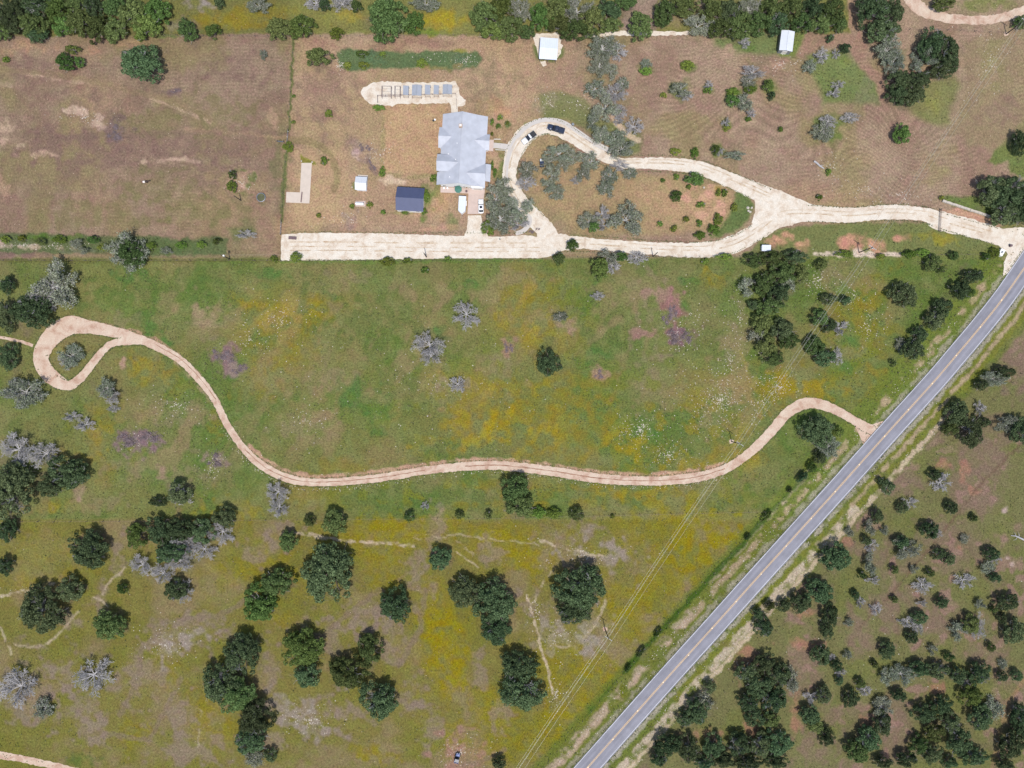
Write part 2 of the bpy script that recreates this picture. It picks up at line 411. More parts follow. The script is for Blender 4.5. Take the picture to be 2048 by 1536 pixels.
# green arc driven round the slab, bare bits
line([(575, 280), (610, 280), (640, 290), (662, 312), (676, 345), (668, 380)], 12, (134, 120, 86), 0.7)
poly([(600, 310), (628, 322), (632, 328), (601, 328)], (118, 118, 48), 0.9, 2, 'f')
ell(730, 300, 18, 18, (150, 128, 116), 0.7, 0.8, 'f'); ell(713, 310, 8, 8, (186, 160, 150), 0.8, 0.7, 'f')
line([(735, 310), (742, 335), (752, 345)], 10, (128, 108, 98), 0.7)
line([(768, 240), (764, 300), (762, 348)], 6, (146, 132, 92), 0.6, 0.4); line([(762, 350), (800, 354), (870, 352)], 7, (140, 132, 90), 0.6, 0.4)
ell(775, 360, 12, 8, (206, 182, 156), 0.85, 0.6, 'f'); ell(808, 362, 16, 8, (206, 182, 156), 0.85, 0.6, 'f')
ell(880, 405, 26, 40, (186, 150, 112), 0.6); ell(870, 360, 10, 24, (116, 122, 74), 0.6); ell(870, 385, 14, 30, (120, 126, 72), 0.6, 0.6)
ell(905, 440, 12, 26, (108, 120, 72), 0.7, 0.6, 'f'); ell(690, 455, 40, 10, (152, 124, 108), 0.6); ell(695, 440, 16, 18, (150, 130, 118), 0.6, 0.9, 'f'); ell(860, 463, 60, 6, (186, 146, 120), 0.6)
ell(857, 390, 12, 24, (96, 122, 60), 0.8, 0.5, 'f'); ell(820, 425, 30, 6, (122, 134, 70), 0.7, 0.8, 'f'); ell(846, 430, 8, 12, (96, 120, 56), 0.8, 0.6, 'f'); ell(705, 366, 10, 14, (98, 118, 60), 0.8, 0.5, 'f')
ell(1003, 340, 14, 50, (108, 122, 66), 0.8, 0.6, 'f'); ell(1000, 270, 18, 34, (150, 128, 92), 0.5, 0.6, 'f')
for e in [(1000, 235, 7, 8), (996, 252, 6, 7), (1014, 246, 6, 6)]: ell(*e, (90, 112, 66), 0.85, 0.5, 'f')
poly([(1028, 268), (1052, 245), (1058, 246), (1035, 270)], (98, 122, 60), 0.8, 3, 'f')
# weeds and green islands
poly([(672, 102), (700, 98), (800, 104), (900, 100), (955, 103), (963, 118), (955, 135), (900, 142), (850, 135), (760, 137), (700, 142), (676, 136)], (92, 108, 72), 1.0, 3, 'f')
ell(740, 118, 30, 12, (88, 112, 82), 0.7); ell(920, 118, 30, 14, (96, 112, 86), 0.6); ell(920, 101, 24, 5, (136, 132, 60), 0.8, 0.7, 'f'); ell(885, 134, 40, 5, (150, 130, 84), 0.6, 0.8, 'f')
poly([(1075, 190), (1100, 178), (1140, 185), (1170, 205), (1200, 235), (1245, 250), (1280, 270), (1284, 300), (1258, 312), (1230, 300), (1190, 278), (1160, 255), (1130, 238), (1085, 236)], (104, 116, 68), 0.8, 8, 'w')
ell(1098, 200, 24, 18, (150, 140, 112), 0.6, 0.9, 'f'); ell(1150, 208, 40, 20, (128, 128, 90), 0.6, 0.9, 'f'); line([(1225, 232), (1245, 262), (1275, 282)], 9, (196, 176, 150), 0.8, 0.45)
poly([(1068, 90), (1072, 118), (1100, 124), (1125, 118), (1128, 95)], (94, 112, 62), 0.9, 5, 'f')
for cx, cy, rx, ry in [(1290, 135, 14, 18), (1373, 132, 15, 13), (1417, 180, 12, 12), (1500, 178, 16, 14), (1540, 178, 14, 20), (1468, 192, 20, 16), (1496, 238, 10, 8), (1453, 252, 13, 13),
                       (1436, 300, 14, 12), (1365, 180, 26, 18), (1658, 258, 36, 30), (1500, 95, 20, 10)]:
    ell(cx, cy, rx, ry, (98, 120, 58), 0.9, 0.45, 'f')
poly([(1425, 75), (1540, 62), (1560, 68), (1560, 108), (1530, 112), (1480, 105), (1430, 92)], (98, 120, 66), 0.8, 8, 'f')
poly([(1560, 60), (1610, 60), (1602, 95), (1592, 115), (1560, 112)], (104, 124, 60), 0.85, 5, 'f')
poly([(1615, 108), (1660, 98), (1690, 96), (1705, 118), (1730, 140), (1755, 165), (1760, 206), (1725, 208), (1680, 200), (1645, 205), (1640, 180), (1625, 150)], (104, 122, 68), 0.85, 9, 'w')
ell(1730, 180, 22, 24, (126, 126, 96), 0.55, 0.8); ell(1690, 130, 16, 16, (122, 136, 66), 0.5)
poly([(1780, 200), (1850, 165), (1905, 150), (1918, 170), (1905, 210), (1900, 250), (1870, 252), (1835, 232), (1810, 215)], (114, 121, 70), 0.8, 10, 'w')
ell(1870, 205, 22, 26, (136, 138, 74), 0.6)
poly([(2048, 240), (2020, 270), (1990, 300), (1975, 322), (1990, 330), (2015, 322), (2020, 345), (2200, 420), (2200, 200)], (104, 120, 64), 0.9, 4, 'f')
poly([(1885, 392), (1960, 392), (2000, 420), (1990, 436), (1890, 405)], (98, 118, 60), 0.9, 4, 'f')
poly([(1730, 120), (1760, 150), (1775, 190), (1775, 205), (1760, 200), (1750, 165), (1720, 135), (1700, 100), (1720, 60), (1735, 90)], (150, 122, 104), 0.85, 4, 'f')
poly([(1610, 65), (1700, 66), (1725, 90), (1700, 92), (1640, 95), (1605, 115), (1598, 110)], (150, 124, 104), 0.8, 5, 'f')
poly([(1920, 80), (2060, 50), (2100, 250), (1980, 300), (1900, 260), (1930, 150)], (140, 126, 96), 0.7, 10); ell(1980, 130, 26, 60, (142, 138, 92), 0.5); ell(1995, 215, 50, 30, (138, 116, 100), 0.6)
poly([(1830, 40), (2060, 55), (2060, 0), (1820, -60)], (146, 128, 104), 0.6, 8)
ell(1560, 130, 20, 8, (176, 146, 122), 0.6, 0.9, 'f'); ell(1455, 105, 12, 14, (186, 158, 134), 0.6, 0.9, 'f')
# top strip
poly([(-400, -800), (1700, -800), (1700, 66), (1080, 66), (960, 72), (600, 66), (330, 70), (-400, 76)], (118, 118, 66), 0.95, 3, 'f')
ell(480, 35, 100, 26, (146, 132, 48), 0.75); ell(440, 48, 60, 16, (146, 132, 46), 0.5); ell(880, 42, 60, 24, (160, 142, 38), 0.75, 0.5); ell(560, 20, 60, 20, (136, 128, 54), 0.7)
ell(660, 35, 60, 22, (128, 126, 70), 0.7); ell(690, 30, 30, 10, (164, 144, 60), 0.5, 0.9); ell(400, 10, 40, 12, (148, 138, 124), 0.7, 0.8); ell(420, 15, 20, 10, (166, 158, 150), 0.7, 0.8)
ell(355, 48, 20, 22, (150, 140, 120), 0.6, 0.9); ell(350, 72, 60, 5, (100, 122, 66), 0.7); ell(850, 62, 60, 6, (104, 124, 56), 0.8)
poly([(1250, -60), (1320, -60), (1310, 60), (1280, 66), (1240, 60)], (150, 130, 116), 0.85, 6, 'f'); ell(1340, 48, 26, 16, (150, 136, 100), 0.7); ell(1262, 52, 20, 10, (160, 140, 132), 0.7, 0.9, 'f'); ell(1400, 10, 12, 16, (150, 128, 112), 0.7)
poly([(1690, -60), (1715, -60), (1720, 40), (1712, 60), (1698, 55)], (156, 130, 106), 0.9, 4, 'f'); ell(1960, 12, 60, 14, (118, 126, 70), 0.8)
# weedy bank along the west field
poly([(-60, 470), (60, 466), (220, 474), (300, 470), (360, 478), (440, 472), (455, 480), (455, 508), (300, 514), (150, 505), (0, 512), (-60, 512)], (96, 112, 72), 0.9, 4, 'f')
ell(20, 492, 60, 6, (196, 176, 158), 0.8, 0.8, 'f'); ell(70, 494, 70, 5, (186, 170, 140), 0.6, 0.9, 'f'); ell(15, 510, 70, 7, (140, 112, 104), 0.8, 0.6, 'f'); ell(100, 476, 60, 7, (92, 124, 48), 0.7, 0.7, 'f'); ell(150, 500, 30, 6, (130, 134, 112), 0.6, 0.8, 'f'); ell(330, 495, 90, 16, (92, 116, 66), 0.6, 0.6, 'f')
line([(0, 520), (150, 522), (400, 521), (560, 522)], 4, (92, 92, 52), 0.7, 0.3)
# strip between the drive and the fence, red earth
poly([(1560, 458), (1640, 448), (1720, 446), (1870, 446), (1990, 490), (1990, 508), (1870, 505), (1500, 505), (1520, 478)], (110, 118, 70), 0.95, 4, 'f')
line([(1490, 512), (1700, 512), (1995, 512)], 15, (108, 117, 66), 0.95)
for e in [(1560, 482, 26, 12), (1600, 490, 20, 10), (1690, 485, 18, 20), (1745, 490, 30, 18), (1800, 478, 14, 9), (1575, 470, 14, 8)]: ell(*e, (192, 146, 120), 0.95, 0.55, 'f')
ell(1890, 480, 24, 12, (150, 140, 48), 0.7, 0.7, 'f'); ell(1850, 470, 20, 10, (132, 128, 56), 0.7, 0.7, 'f'); line([(1630, 508), (1720, 510), (1800, 508)], 6, (214, 198, 178), 0.85, 0.35); ell(1718, 506, 12, 8, (220, 204, 184), 0.9, 0.4, 'f')
poly([(1915, 415), (1990, 440), (2002, 458), (1900, 430), (1885, 420)], (190, 152, 126), 0.8, 3, 'f')
line([(588, 80), (583, 160), (577, 262)], 4.5, (92, 106, 56), 0.85, 0.25, 2); line([(574, 292), (568, 360), (564, 442)], 6, (98, 112, 62), 0.85, 0.25, 2); line([(563, 523), (800, 522), (1090, 519)], 6, (94, 116, 58), 0.7, 0.35, 2)
ell(560, 330, 16, 60, (118, 124, 78), 0.5, 0.6)
# --- meadow patches
for e in [(300, 570, 130, 40), (380, 600, 90, 40), (220, 600, 80, 30), (620, 620, 60, 60), (760, 640, 90, 50), (540, 800, 80, 40), (1240, 700, 80, 40), (1130, 580, 60, 30), (1060, 800, 60, 50), (1350, 880, 60, 50), (1480, 1000, 100, 24), (700, 1000, 90, 30), (900, 1000, 120, 24), (1540, 990, 60, 34), (1280, 1000, 70, 22)]:
    ell(*e, (88, 108, 56), 0.5, 0.7)
for e in [(500, 610, 40, 30), (540, 640, 50, 40), (640, 610, 22, 26), (1040, 610, 44, 60), (1090, 600, 30, 40), (920, 850, 50, 30), (960, 800, 60, 60), (1100, 820, 90, 60), (1200, 770, 70, 40), (1180, 860, 60, 50), (1270, 900, 60, 40),
          (1420, 790, 70, 50), (1560, 780, 50, 40), (1700, 760, 90, 34), (1640, 780, 80, 26), (1730, 690, 50, 60), (1420, 560, 30, 16), (560, 700, 60, 60), (520, 760, 40, 40), (690, 930, 60, 16), (1210, 990, 60, 20), (1300, 980, 60, 16), (1080, 990, 50, 16), (620, 990, 60, 24), (1700, 620, 60, 50), (110, 700, 50, 10), (300, 745, 30, 22), (430, 850, 20, 40), (190, 880, 30, 60), (110, 1010, 60, 16), (1760, 580, 40, 50), (1460, 900, 50, 30)]:
    ell(*e, (138, 122, 56), 0.38, 0.85)
for e in [(490, 602, 16, 12), (632, 602, 14, 9), (630, 622, 16, 10), (915, 838, 22, 16), (990, 868, 28, 18), (1000, 850, 12, 14), (1245, 908, 22, 28), (1270, 905, 20, 18), (1090, 770, 20, 14), (880, 755, 20, 8), (940, 765, 30, 12), (1055, 655, 8, 20), (1000, 645, 12, 18), (530, 650, 12, 10),
          (1415, 548, 14, 10), (1545, 765, 22, 12), (1600, 770, 40, 14), (1660, 772, 30, 10), (1360, 925, 26, 14), (1210, 990, 24, 10), (788, 1000, 18, 6), (812, 898, 12, 8), (1500, 830, 20, 26), (545, 615, 10, 12), (505, 670, 10, 10), (280, 730, 14, 8), (105, 1012, 14, 8), (1240, 985, 20, 8), (1450, 925, 30, 10)]:
    ell(*e, (160, 140, 42), 0.34, 1.2, 'w')
for e in [(420, 640, 50, 36), (560, 640, 30, 20), (1100, 640, 60, 20), (660, 750, 60, 40), (600, 850, 60, 30), (1270, 580, 60, 30), (1330, 640, 40, 60), (1440, 820, 50, 60), (1000, 730, 40, 40), (240, 640, 30, 20), (350, 830, 50, 30), (280, 930, 60, 30), (200, 1010, 60, 16), (1480, 640, 16, 40), (1460, 700, 20, 50), (1020, 560, 60, 14), (720, 560, 60, 16), (880, 790, 30, 30), (1690, 560, 40, 24), (370, 960, 40, 40), (1300, 760, 40, 50)]:
    ell(*e, (138, 126, 98), 0.5, 0.95)
for e in [(945, 570, 26, 10), (700, 790, 26, 30), (760, 820, 36, 40), (870, 660, 20, 14), (660, 590, 20, 10), (545, 545, 50, 12), (1190, 720, 40, 24), (300, 650, 14, 26), (330, 690, 14, 24), (270, 545, 40, 20), (1370, 610, 14, 14), (1200, 560, 24, 10), (1290, 870, 30, 18), (1380, 560, 24, 10), (470, 735, 18, 26), (1700, 680, 24, 20), (1690, 730, 30, 20)]:
    ell(*e, (82, 112, 58), 0.8, 0.6, 'f')
# flower wash: fine drifts inside broad soft areas
n_w1 = fbm(GX, GY, 22, 211, 3); n_w2 = fbm(GX * 1.0 + GY * 0.4, GY * 0.7, 34, 221, 3)
def wash(areas, col, a, lo=0.50, hi=0.66, nz=n_w1):
    g = np.zeros_like(GX)
    for cx, cy, rx, ry in areas: g = np.maximum(g, np.exp(-0.9 * (((WX - cx) / rx) ** 2 + ((WY - cy) / ry) ** 2)))
    blend(np.clip(g * 1.2, 0, 1) * sstep(lo, hi, nz) * a, col)
wash([(560, 660, 90, 70), (1000, 830, 190, 110), (1080, 640, 90, 90), (1330, 850, 150, 90), (1600, 770, 130, 40), (1720, 660, 80, 80), (940, 990, 330, 26), (1330, 990, 130, 30), (640, 620, 50, 30), (300, 760, 60, 60), (200, 890, 60, 60)], (136, 120, 46), 0.55)
wash([(1000, 840, 150, 80), (1300, 900, 120, 50), (1600, 772, 110, 24), (560, 640, 60, 50), (1070, 620, 50, 60), (1460, 900, 60, 40)], (164, 140, 34), 0.5, 0.56, 0.72, n_w2)
wash([(400, 620, 120, 50), (700, 700, 200, 120), (1250, 640, 120, 80), (1450, 760, 90, 110), (1720, 600, 90, 60), (620, 850, 120, 60), (350, 870, 140, 90), (850, 600, 200, 50)], (142, 122, 94), 0.55, 0.5, 0.68, n_w2)
wash([(700, 800, 160, 60), (900, 700, 120, 60), (300, 600, 120, 40), (1250, 760, 100, 50), (1700, 700, 80, 60), (1500, 960, 120, 30), (760, 990, 160, 24), (1160, 600, 60, 30)], (86, 111, 50), 0.42, 0.5, 0.66, n_w1)
wash([(880, 1280, 60, 150), (760, 1080, 150, 40), (1020, 1090, 120, 50), (1330, 1140, 150, 130), (1150, 1380, 110, 110), (960, 1450, 90, 80), (540, 1140, 120, 60), (80, 1130, 100, 60), (430, 1440, 60, 60)], (146, 131, 42), 0.42, 0.44, 0.64, n_w1)
# grubbed brush patches
for e, c in [((1345, 640, 26, 40), (140, 104, 98)), ((1355, 670, 30, 28), (120, 92, 98)), ((1300, 668, 30, 10), (150, 116, 108)), ((1350, 600, 12, 22), (152, 114, 110)), ((1310, 585, 20, 14), (150, 124, 108)), ((450, 715, 26, 26), (136, 108, 110)), ((480, 738, 18, 14), (144, 126, 116)),
             ((273, 882, 44, 26), (132, 106, 112)), ((433, 920, 20, 14), (136, 116, 108)), ((1016, 697, 12, 20), (150, 122, 104)), ((1200, 748, 14, 10), (158, 128, 108)), ((1135, 650, 22, 14), (156, 132, 110)), ((410, 630, 30, 20), (150, 132, 104)), ((160, 985, 16, 14), (160, 136, 118)), ((245, 727, 8, 10), (172, 142, 124)), ((175, 1075, 22, 14), (160, 126, 100)), ((320, 945, 16, 16), (150, 128, 108)), ((900, 770, 30, 16), (142, 128, 100))]:
    ell(*e, c, 0.85, 0.8, 'f')
# --- pasture patches
for e in [(780, 1070, 100, 30), (900, 1050, 60, 20), (1000, 1080, 60, 30), (1060, 1110, 70, 34), (860, 1230, 30, 60), (885, 1290, 40, 60), (910, 1340, 30, 50), (1350, 1060, 120, 40), (1430, 1090, 80, 60), (1320, 1160, 80, 50), (1260, 1250, 70, 60), (1180, 1330, 80, 50), (1120, 1310, 40, 50), (1240, 1180, 40, 30), (1160, 1400, 60, 60), (1080, 1480, 50, 50), (980, 1440, 50, 40), (760, 1110, 50, 40), (780, 1170, 30, 30), (700, 1060, 40, 16), (930, 1500, 40, 30), (740, 1510, 50, 20), (1000, 1500, 40, 30), (60, 1110, 60, 30), (80, 1160, 50, 20), (480, 1140, 40, 40), (560, 1240, 30, 16), (420, 1440, 40, 50), (330, 1340, 40, 60), (270, 1470, 30, 40), (1100, 1140, 40, 30), (440, 1030, 60, 30)]:
    ell(*e, (140, 129, 48), 0.6, 0.95)
for e in [(880, 1240, 26, 40), (890, 1300, 30, 50), (905, 1370, 22, 40), (790, 1065, 60, 16), (990, 1075, 30, 12), (1050, 1120, 40, 14), (1440, 1070, 60, 20), (1200, 1360, 40, 30), (1130, 1430, 30, 30), (980, 1400, 30, 24), (900, 1470, 20, 20), (740, 1515, 30, 12), (1240, 1230, 30, 20), (1400, 1110, 40, 30)]:
    ell(*e, (152, 137, 38), 0.45, 1.0)
for e in [(870, 1070, 16, 50), (840, 1150, 30, 50), (980, 1110, 20, 30), (1160, 1080, 60, 30), (1180, 1140, 60, 40), (1250, 1110, 24, 30), (720, 1240, 40, 40), (660, 1260, 60, 30), (780, 1280, 26, 60), (540, 1330, 20, 60), (620, 1430, 60, 40), (160, 1430, 60, 50), (180, 1470, 50, 30), (280, 1360, 60, 50), (400, 1250, 50, 30), (340, 1280, 40, 40), (360, 1430, 24, 30), (1110, 1230, 30, 30), (1060, 1200, 24, 24), (1220, 1300, 40, 26), (960, 1340, 16, 40), (1000, 1430, 20, 30), (860, 1460, 30, 40), (560, 1060, 30, 14), (240, 1110, 16, 40), (460, 1290, 30, 40), (820, 1390, 30, 40), (700, 1430, 50, 30), (520, 1100, 40, 20), (200, 1200, 24, 30), (150, 1240, 50, 14), (60, 1380, 60, 60), (130, 1340, 30, 40), (380, 1500, 80, 30), (540, 1470, 40, 30)]:
    ell(*e, (150, 132, 118), 0.62, 0.9)
for e in [(1120, 1270, 50, 30), (1200, 1110, 60, 30), (380, 1270, 40, 14), (340, 1300, 24, 20), (620, 1450, 40, 20), (1180, 1255, 30, 30), (570, 1420, 40, 30)]:
    ell(*e, (170, 160, 150), 0.4, 1.1, 'f')
ell(920, 1510, 44, 34, (166, 132, 116), 0.85, 0.9, 'f'); ell(920, 1470, 24, 14, (158, 128, 112), 0.7, 0.9, 'f'); ell(170, 1522, 40, 12, (92, 112, 54), 0.7, 0.6)
# paler, hazier corner at the upper left of the pasture
ell(70, 1120, 70, 40, (136, 134, 92), 0.5, 0.6); ell(450, 1190, 50, 40, (134, 130, 80), 0.5, 0.7)
# game trails
for pts, w, a in [([(590, 1064), (640, 1074), (690, 1081), (760, 1086), (830, 1092)], 7, 0.85), ([(560, 1070), (590, 1064)], 5, 0.4), ([(830, 1078), (910, 1070), (1010, 1080), (1080, 1088)], 3, 0.5), ([(1080, 1080), (1140, 1100), (1205, 1112)], 5, 0.8), ([(1052, 1190), (1062, 1215), (1072, 1250), (1085, 1300), (1098, 1350), (1105, 1388)], 6, 0.9),
                  ([(1062, 1210), (1090, 1160), (1105, 1140)], 5, 0.6), ([(1100, 1292), (1150, 1295)], 5, 0.55), ([(1150, 1295), (1190, 1250), (1215, 1200)], 7, 0.7), ([(0, 1195), (50, 1180), (110, 1165)], 6, 0.85), ([(0, 1255), (10, 1275), (20, 1305)], 6, 0.6), ([(250, 1135), (215, 1170), (205, 1190)], 5, 0.7), ([(190, 1195), (215, 1212)], 6, 0.7),
                  ([(160, 1222), (130, 1255), (95, 1290)], 5, 0.6), ([(915, 1105), (945, 1125), (955, 1135)], 4, 0.6), ([(915, 1080), (945, 1108)], 3, 0.4), ([(30, 1290), (85, 1295), (110, 1275)], 4, 0.5), ([(395, 1500), (400, 1460), (402, 1420)], 4, 0.4)]:
    line(pts, w * 0.68, (202, 184, 160), a * 0.85, 0.40, 1.8)
for pts in [[(240, 1430), (270, 1370), (285, 1300), (330, 1250)], [(220, 1470), (300, 1480), (360, 1360)], [(620, 1300), (680, 1240), (760, 1180)], [(800, 1330), (840, 1260), (850, 1180)], [(1010, 1500), (970, 1520), (930, 1530)], [(510, 1190), (440, 1230), (300, 1250)]]:
    line(pts, 9, (136, 118, 104), 0.5, 0.3)
# --- east of the road
for e in [(1840, 880, 50, 30), (1960, 920, 60, 60), (1960, 1000, 40, 40), (1800, 960, 40, 40), (1600, 1330, 40, 30), (1720, 1270, 40, 60), (1780, 1230, 20, 60), (1870, 1240, 30, 26), (1970, 1300, 40, 30), (1620, 1500, 50, 36), (1660, 1430, 26, 30), (1790, 1450, 16, 40), (2010, 700, 50, 80), (1870, 1060, 30, 30), (1720, 1100, 40, 20)]:
    ell(*e, (136, 114, 100), 0.7, 0.7)
for e in [(1740, 1330, 40, 30), (1880, 1290, 60, 24), (2000, 1060, 30, 60), (1850, 1150, 60, 20), (1600, 1260, 30, 30), (1720, 1160, 40, 20), (2020, 1380, 26, 20), (1960, 1180, 40, 20), (2000, 1430, 20, 30), (1830, 920, 30, 30)]:
    ell(*e, (118, 120, 72), 0.7, 0.7)
for e in [(1885, 930, 12, 8), (1920, 1098, 8, 7), (1610, 1230, 18, 12), (1870, 1380, 18, 14), (1730, 1445, 12, 10), (1605, 1290, 40, 10), (1420, 1470, 40, 14), (1470, 1290, 30, 20), (1490, 1320, 20, 30), (1930, 940, 12, 20), (1950, 980, 12, 12), (1690, 1085, 10, 10), (1500, 1450, 14, 30), (1590, 1420, 10, 50)]:
    ell(*e, (168, 126, 106), 0.7, 0.8, 'f')
ell(2012, 1020, 7, 7, (200, 176, 168), 0.9, 0.3, 'f'); ell(2014, 1115, 6, 6, (190, 168, 158), 0.9, 0.3, 'f'); ell(2025, 1130, 6, 8, (190, 168, 158), 0.8, 0.3, 'f')
line([(2048, 880), (1960, 970), (1890, 1060), (1830, 1130), (1770, 1200), (1700, 1280)], 3, (110, 90, 74), 0.7, 0.3); line([(2048, 1360), (2020, 1400), (2000, 1470), (1985, 1536)], 8, (150, 124, 92), 0.6, 0.3)
# --- road verges
def offset(pts, d):
    o = []
    for i, p in enumerate(pts):
        a = pts[max(0, i - 1)]; b = pts[min(len(pts) - 1, i + 1)]; dx, dy = b[0] - a[0], b[1] - a[1]; L = math.hypot(dx, dy)
        o.append((p[0] - dy / L * d, p[1] + dx / L * d))
    return o
line(offset(ROADC, -50), 62, (104, 116, 54), 0.75, 0.0, 8); line(offset(ROADC, 46), 48, (104, 116, 52), 0.75, 0.0, 8)
line(offset(ROADC, 46)[3:], 26, (126, 126, 56), 0.5, 0.4)
line(offset(ROADC, -46), 12, (184, 158, 136), 0.65, 0.50); line(offset(ROADC, -27), 9, (166, 156, 142), 0.6, 0.42)
line(offset(ROADC, 27), 9, (176, 166, 154), 0.7, 0.42); line(offset(ROADC, 52)[:7], 15, (198, 180, 162), 0.8, 0.46); line(offset(ROADC, 66)[2:9], 7, (200, 180, 156), 0.85, 0.37)
line(offset(ROADC, 44)[6:], 6, (188, 164, 142), 0.7, 0.42); line(offset(ROADC, -52)[:5], 17, (186, 164, 146), 0.65, 0.49)
line([(1620, 940), (1560, 1010), (1500, 1075), (1420, 1165)], 8, (200, 176, 160), 0.6, 0.45)
line([(1480, 700), (1500, 760), (1540, 830)], 6, (150, 130, 70), 0.3, 0.4)

line(offset([(a, b_) for a, b_, _ in [(1450, 938, 0), (1390, 955, 0), (1300, 961, 0), (1200, 957, 0), (1100, 942, 0), (1000, 931, 0), (930, 933, 0), (850, 941, 0), (750, 957, 0), (640, 965, 0), (580, 958, 0), (530, 935, 0), (490, 900, 0)]], 11), 9, (190, 152, 132), 0.75, 0.36)
line([(360, 712), (310, 680), (260, 662), (200, 648), (150, 640), (110, 645)], 8, (176, 140, 120), 0.7, 0.36)
line([(425, 800), (395, 758), (355, 722)], 18, (176, 150, 124), 0.5, 0.42)
line([(1536, 1032), (1480, 1094), (1410, 1168), (1330, 1252), (1250, 1342)], 9, (66, 92, 34), 0.9, 0.26, 3); line([(1230, 1368), (1170, 1432)], 5, (80, 104, 42), 0.7, 0.36, 3); line([(1660, 915), (1600, 962), (1540, 1025)], 8, (76, 100, 42), 0.8, 0.34, 3)
MOWN_ISLANDS = [(1658, 258, 34), (1806, 266, 22), (1690, 160, 60), (1840, 170, 70), (1390, 390, 110), (1500, 180, 45), (1365, 180, 26), (1290, 135, 18)]
# mower swaths: straight in the west field, round the tree islands in the east field
sl = window(-70, 585, 72, 470)
st = 0.5 + 0.5 * np.sin(2 * np.pi * (GY[sl] + (fbm(GX[sl], GY[sl], 160, 131, 2) - 0.5) * 18) / 7.4)
amp = sstep(0.42, 0.60, fbm(GX[sl], GY[sl], 130, 141, 2)) * 0.9 * sstep(120, 330, GX[sl]) * sstep(590, 575, GX[sl])
COL[sl] *= (1 + (st - 0.5) * 0.20 * amp)[..., None]
sl = window(1255, 2060, 70, 430)
dd = GY[sl] * 1.0 + (fbm(GX[sl], GY[sl], 170, 151, 2) - 0.5) * 110
for cx, cy, r, k in [(1658, 258, 40, 46), (1806, 266, 34, -40), (1730, 320, 50, 30), (1500, 180, 60, 36), (1365, 180, 40, -30)]: dd = dd + k * np.exp(-((GX[sl] - cx) ** 2 + (GY[sl] - cy) ** 2) / (2 * r * r))
st = 0.5 + 0.5 * np.sin(2 * np.pi * dd / 8.6)
amp = sstep(0.36, 0.56, fbm(GX[sl], GY[sl], 110, 161, 2)) * sstep(1255, 1330, GX[sl]) * sstep(430, 412, GY[sl]) * sstep(72, 110, GY[sl])
grn = (COL[sl][..., 1] > COL[sl][..., 0] * 0.98)
COL[sl] *= (1 + np.where(grn, 0, (st - 0.5) * 0.25 * amp))[..., None]
# overall tone of the covers, mottling
k = (1 + UP * (0.02 + 0.14 * sstep(560, 600, GX)) + 0.10 * (1 - UP) * (1 - LOW) * (1 - SE) - 0.08 * LOW * (1 - SE) - 0.03 * SE)[..., None]
COL *= k
COL *= 1 - UP[..., None] * np.array([0.03, 0.07, 0.06], np.float32) * (1 - 0.6 * sstep(560, 600, GX) * sstep(1100, 1050, GX))[..., None] - UP[..., None] * 0.05 * sstep(600, 560, GX)[..., None]
g_ = COL.mean(-1, keepdims=True); COL[:] = g_ + (COL - g_) * (1.02 + 0.07 * (1 - UP[..., None]))
COL *= (0.90 + 0.20 * n_fine)[..., None] * (0.93 + 0.14 * n_fine2)[..., None]

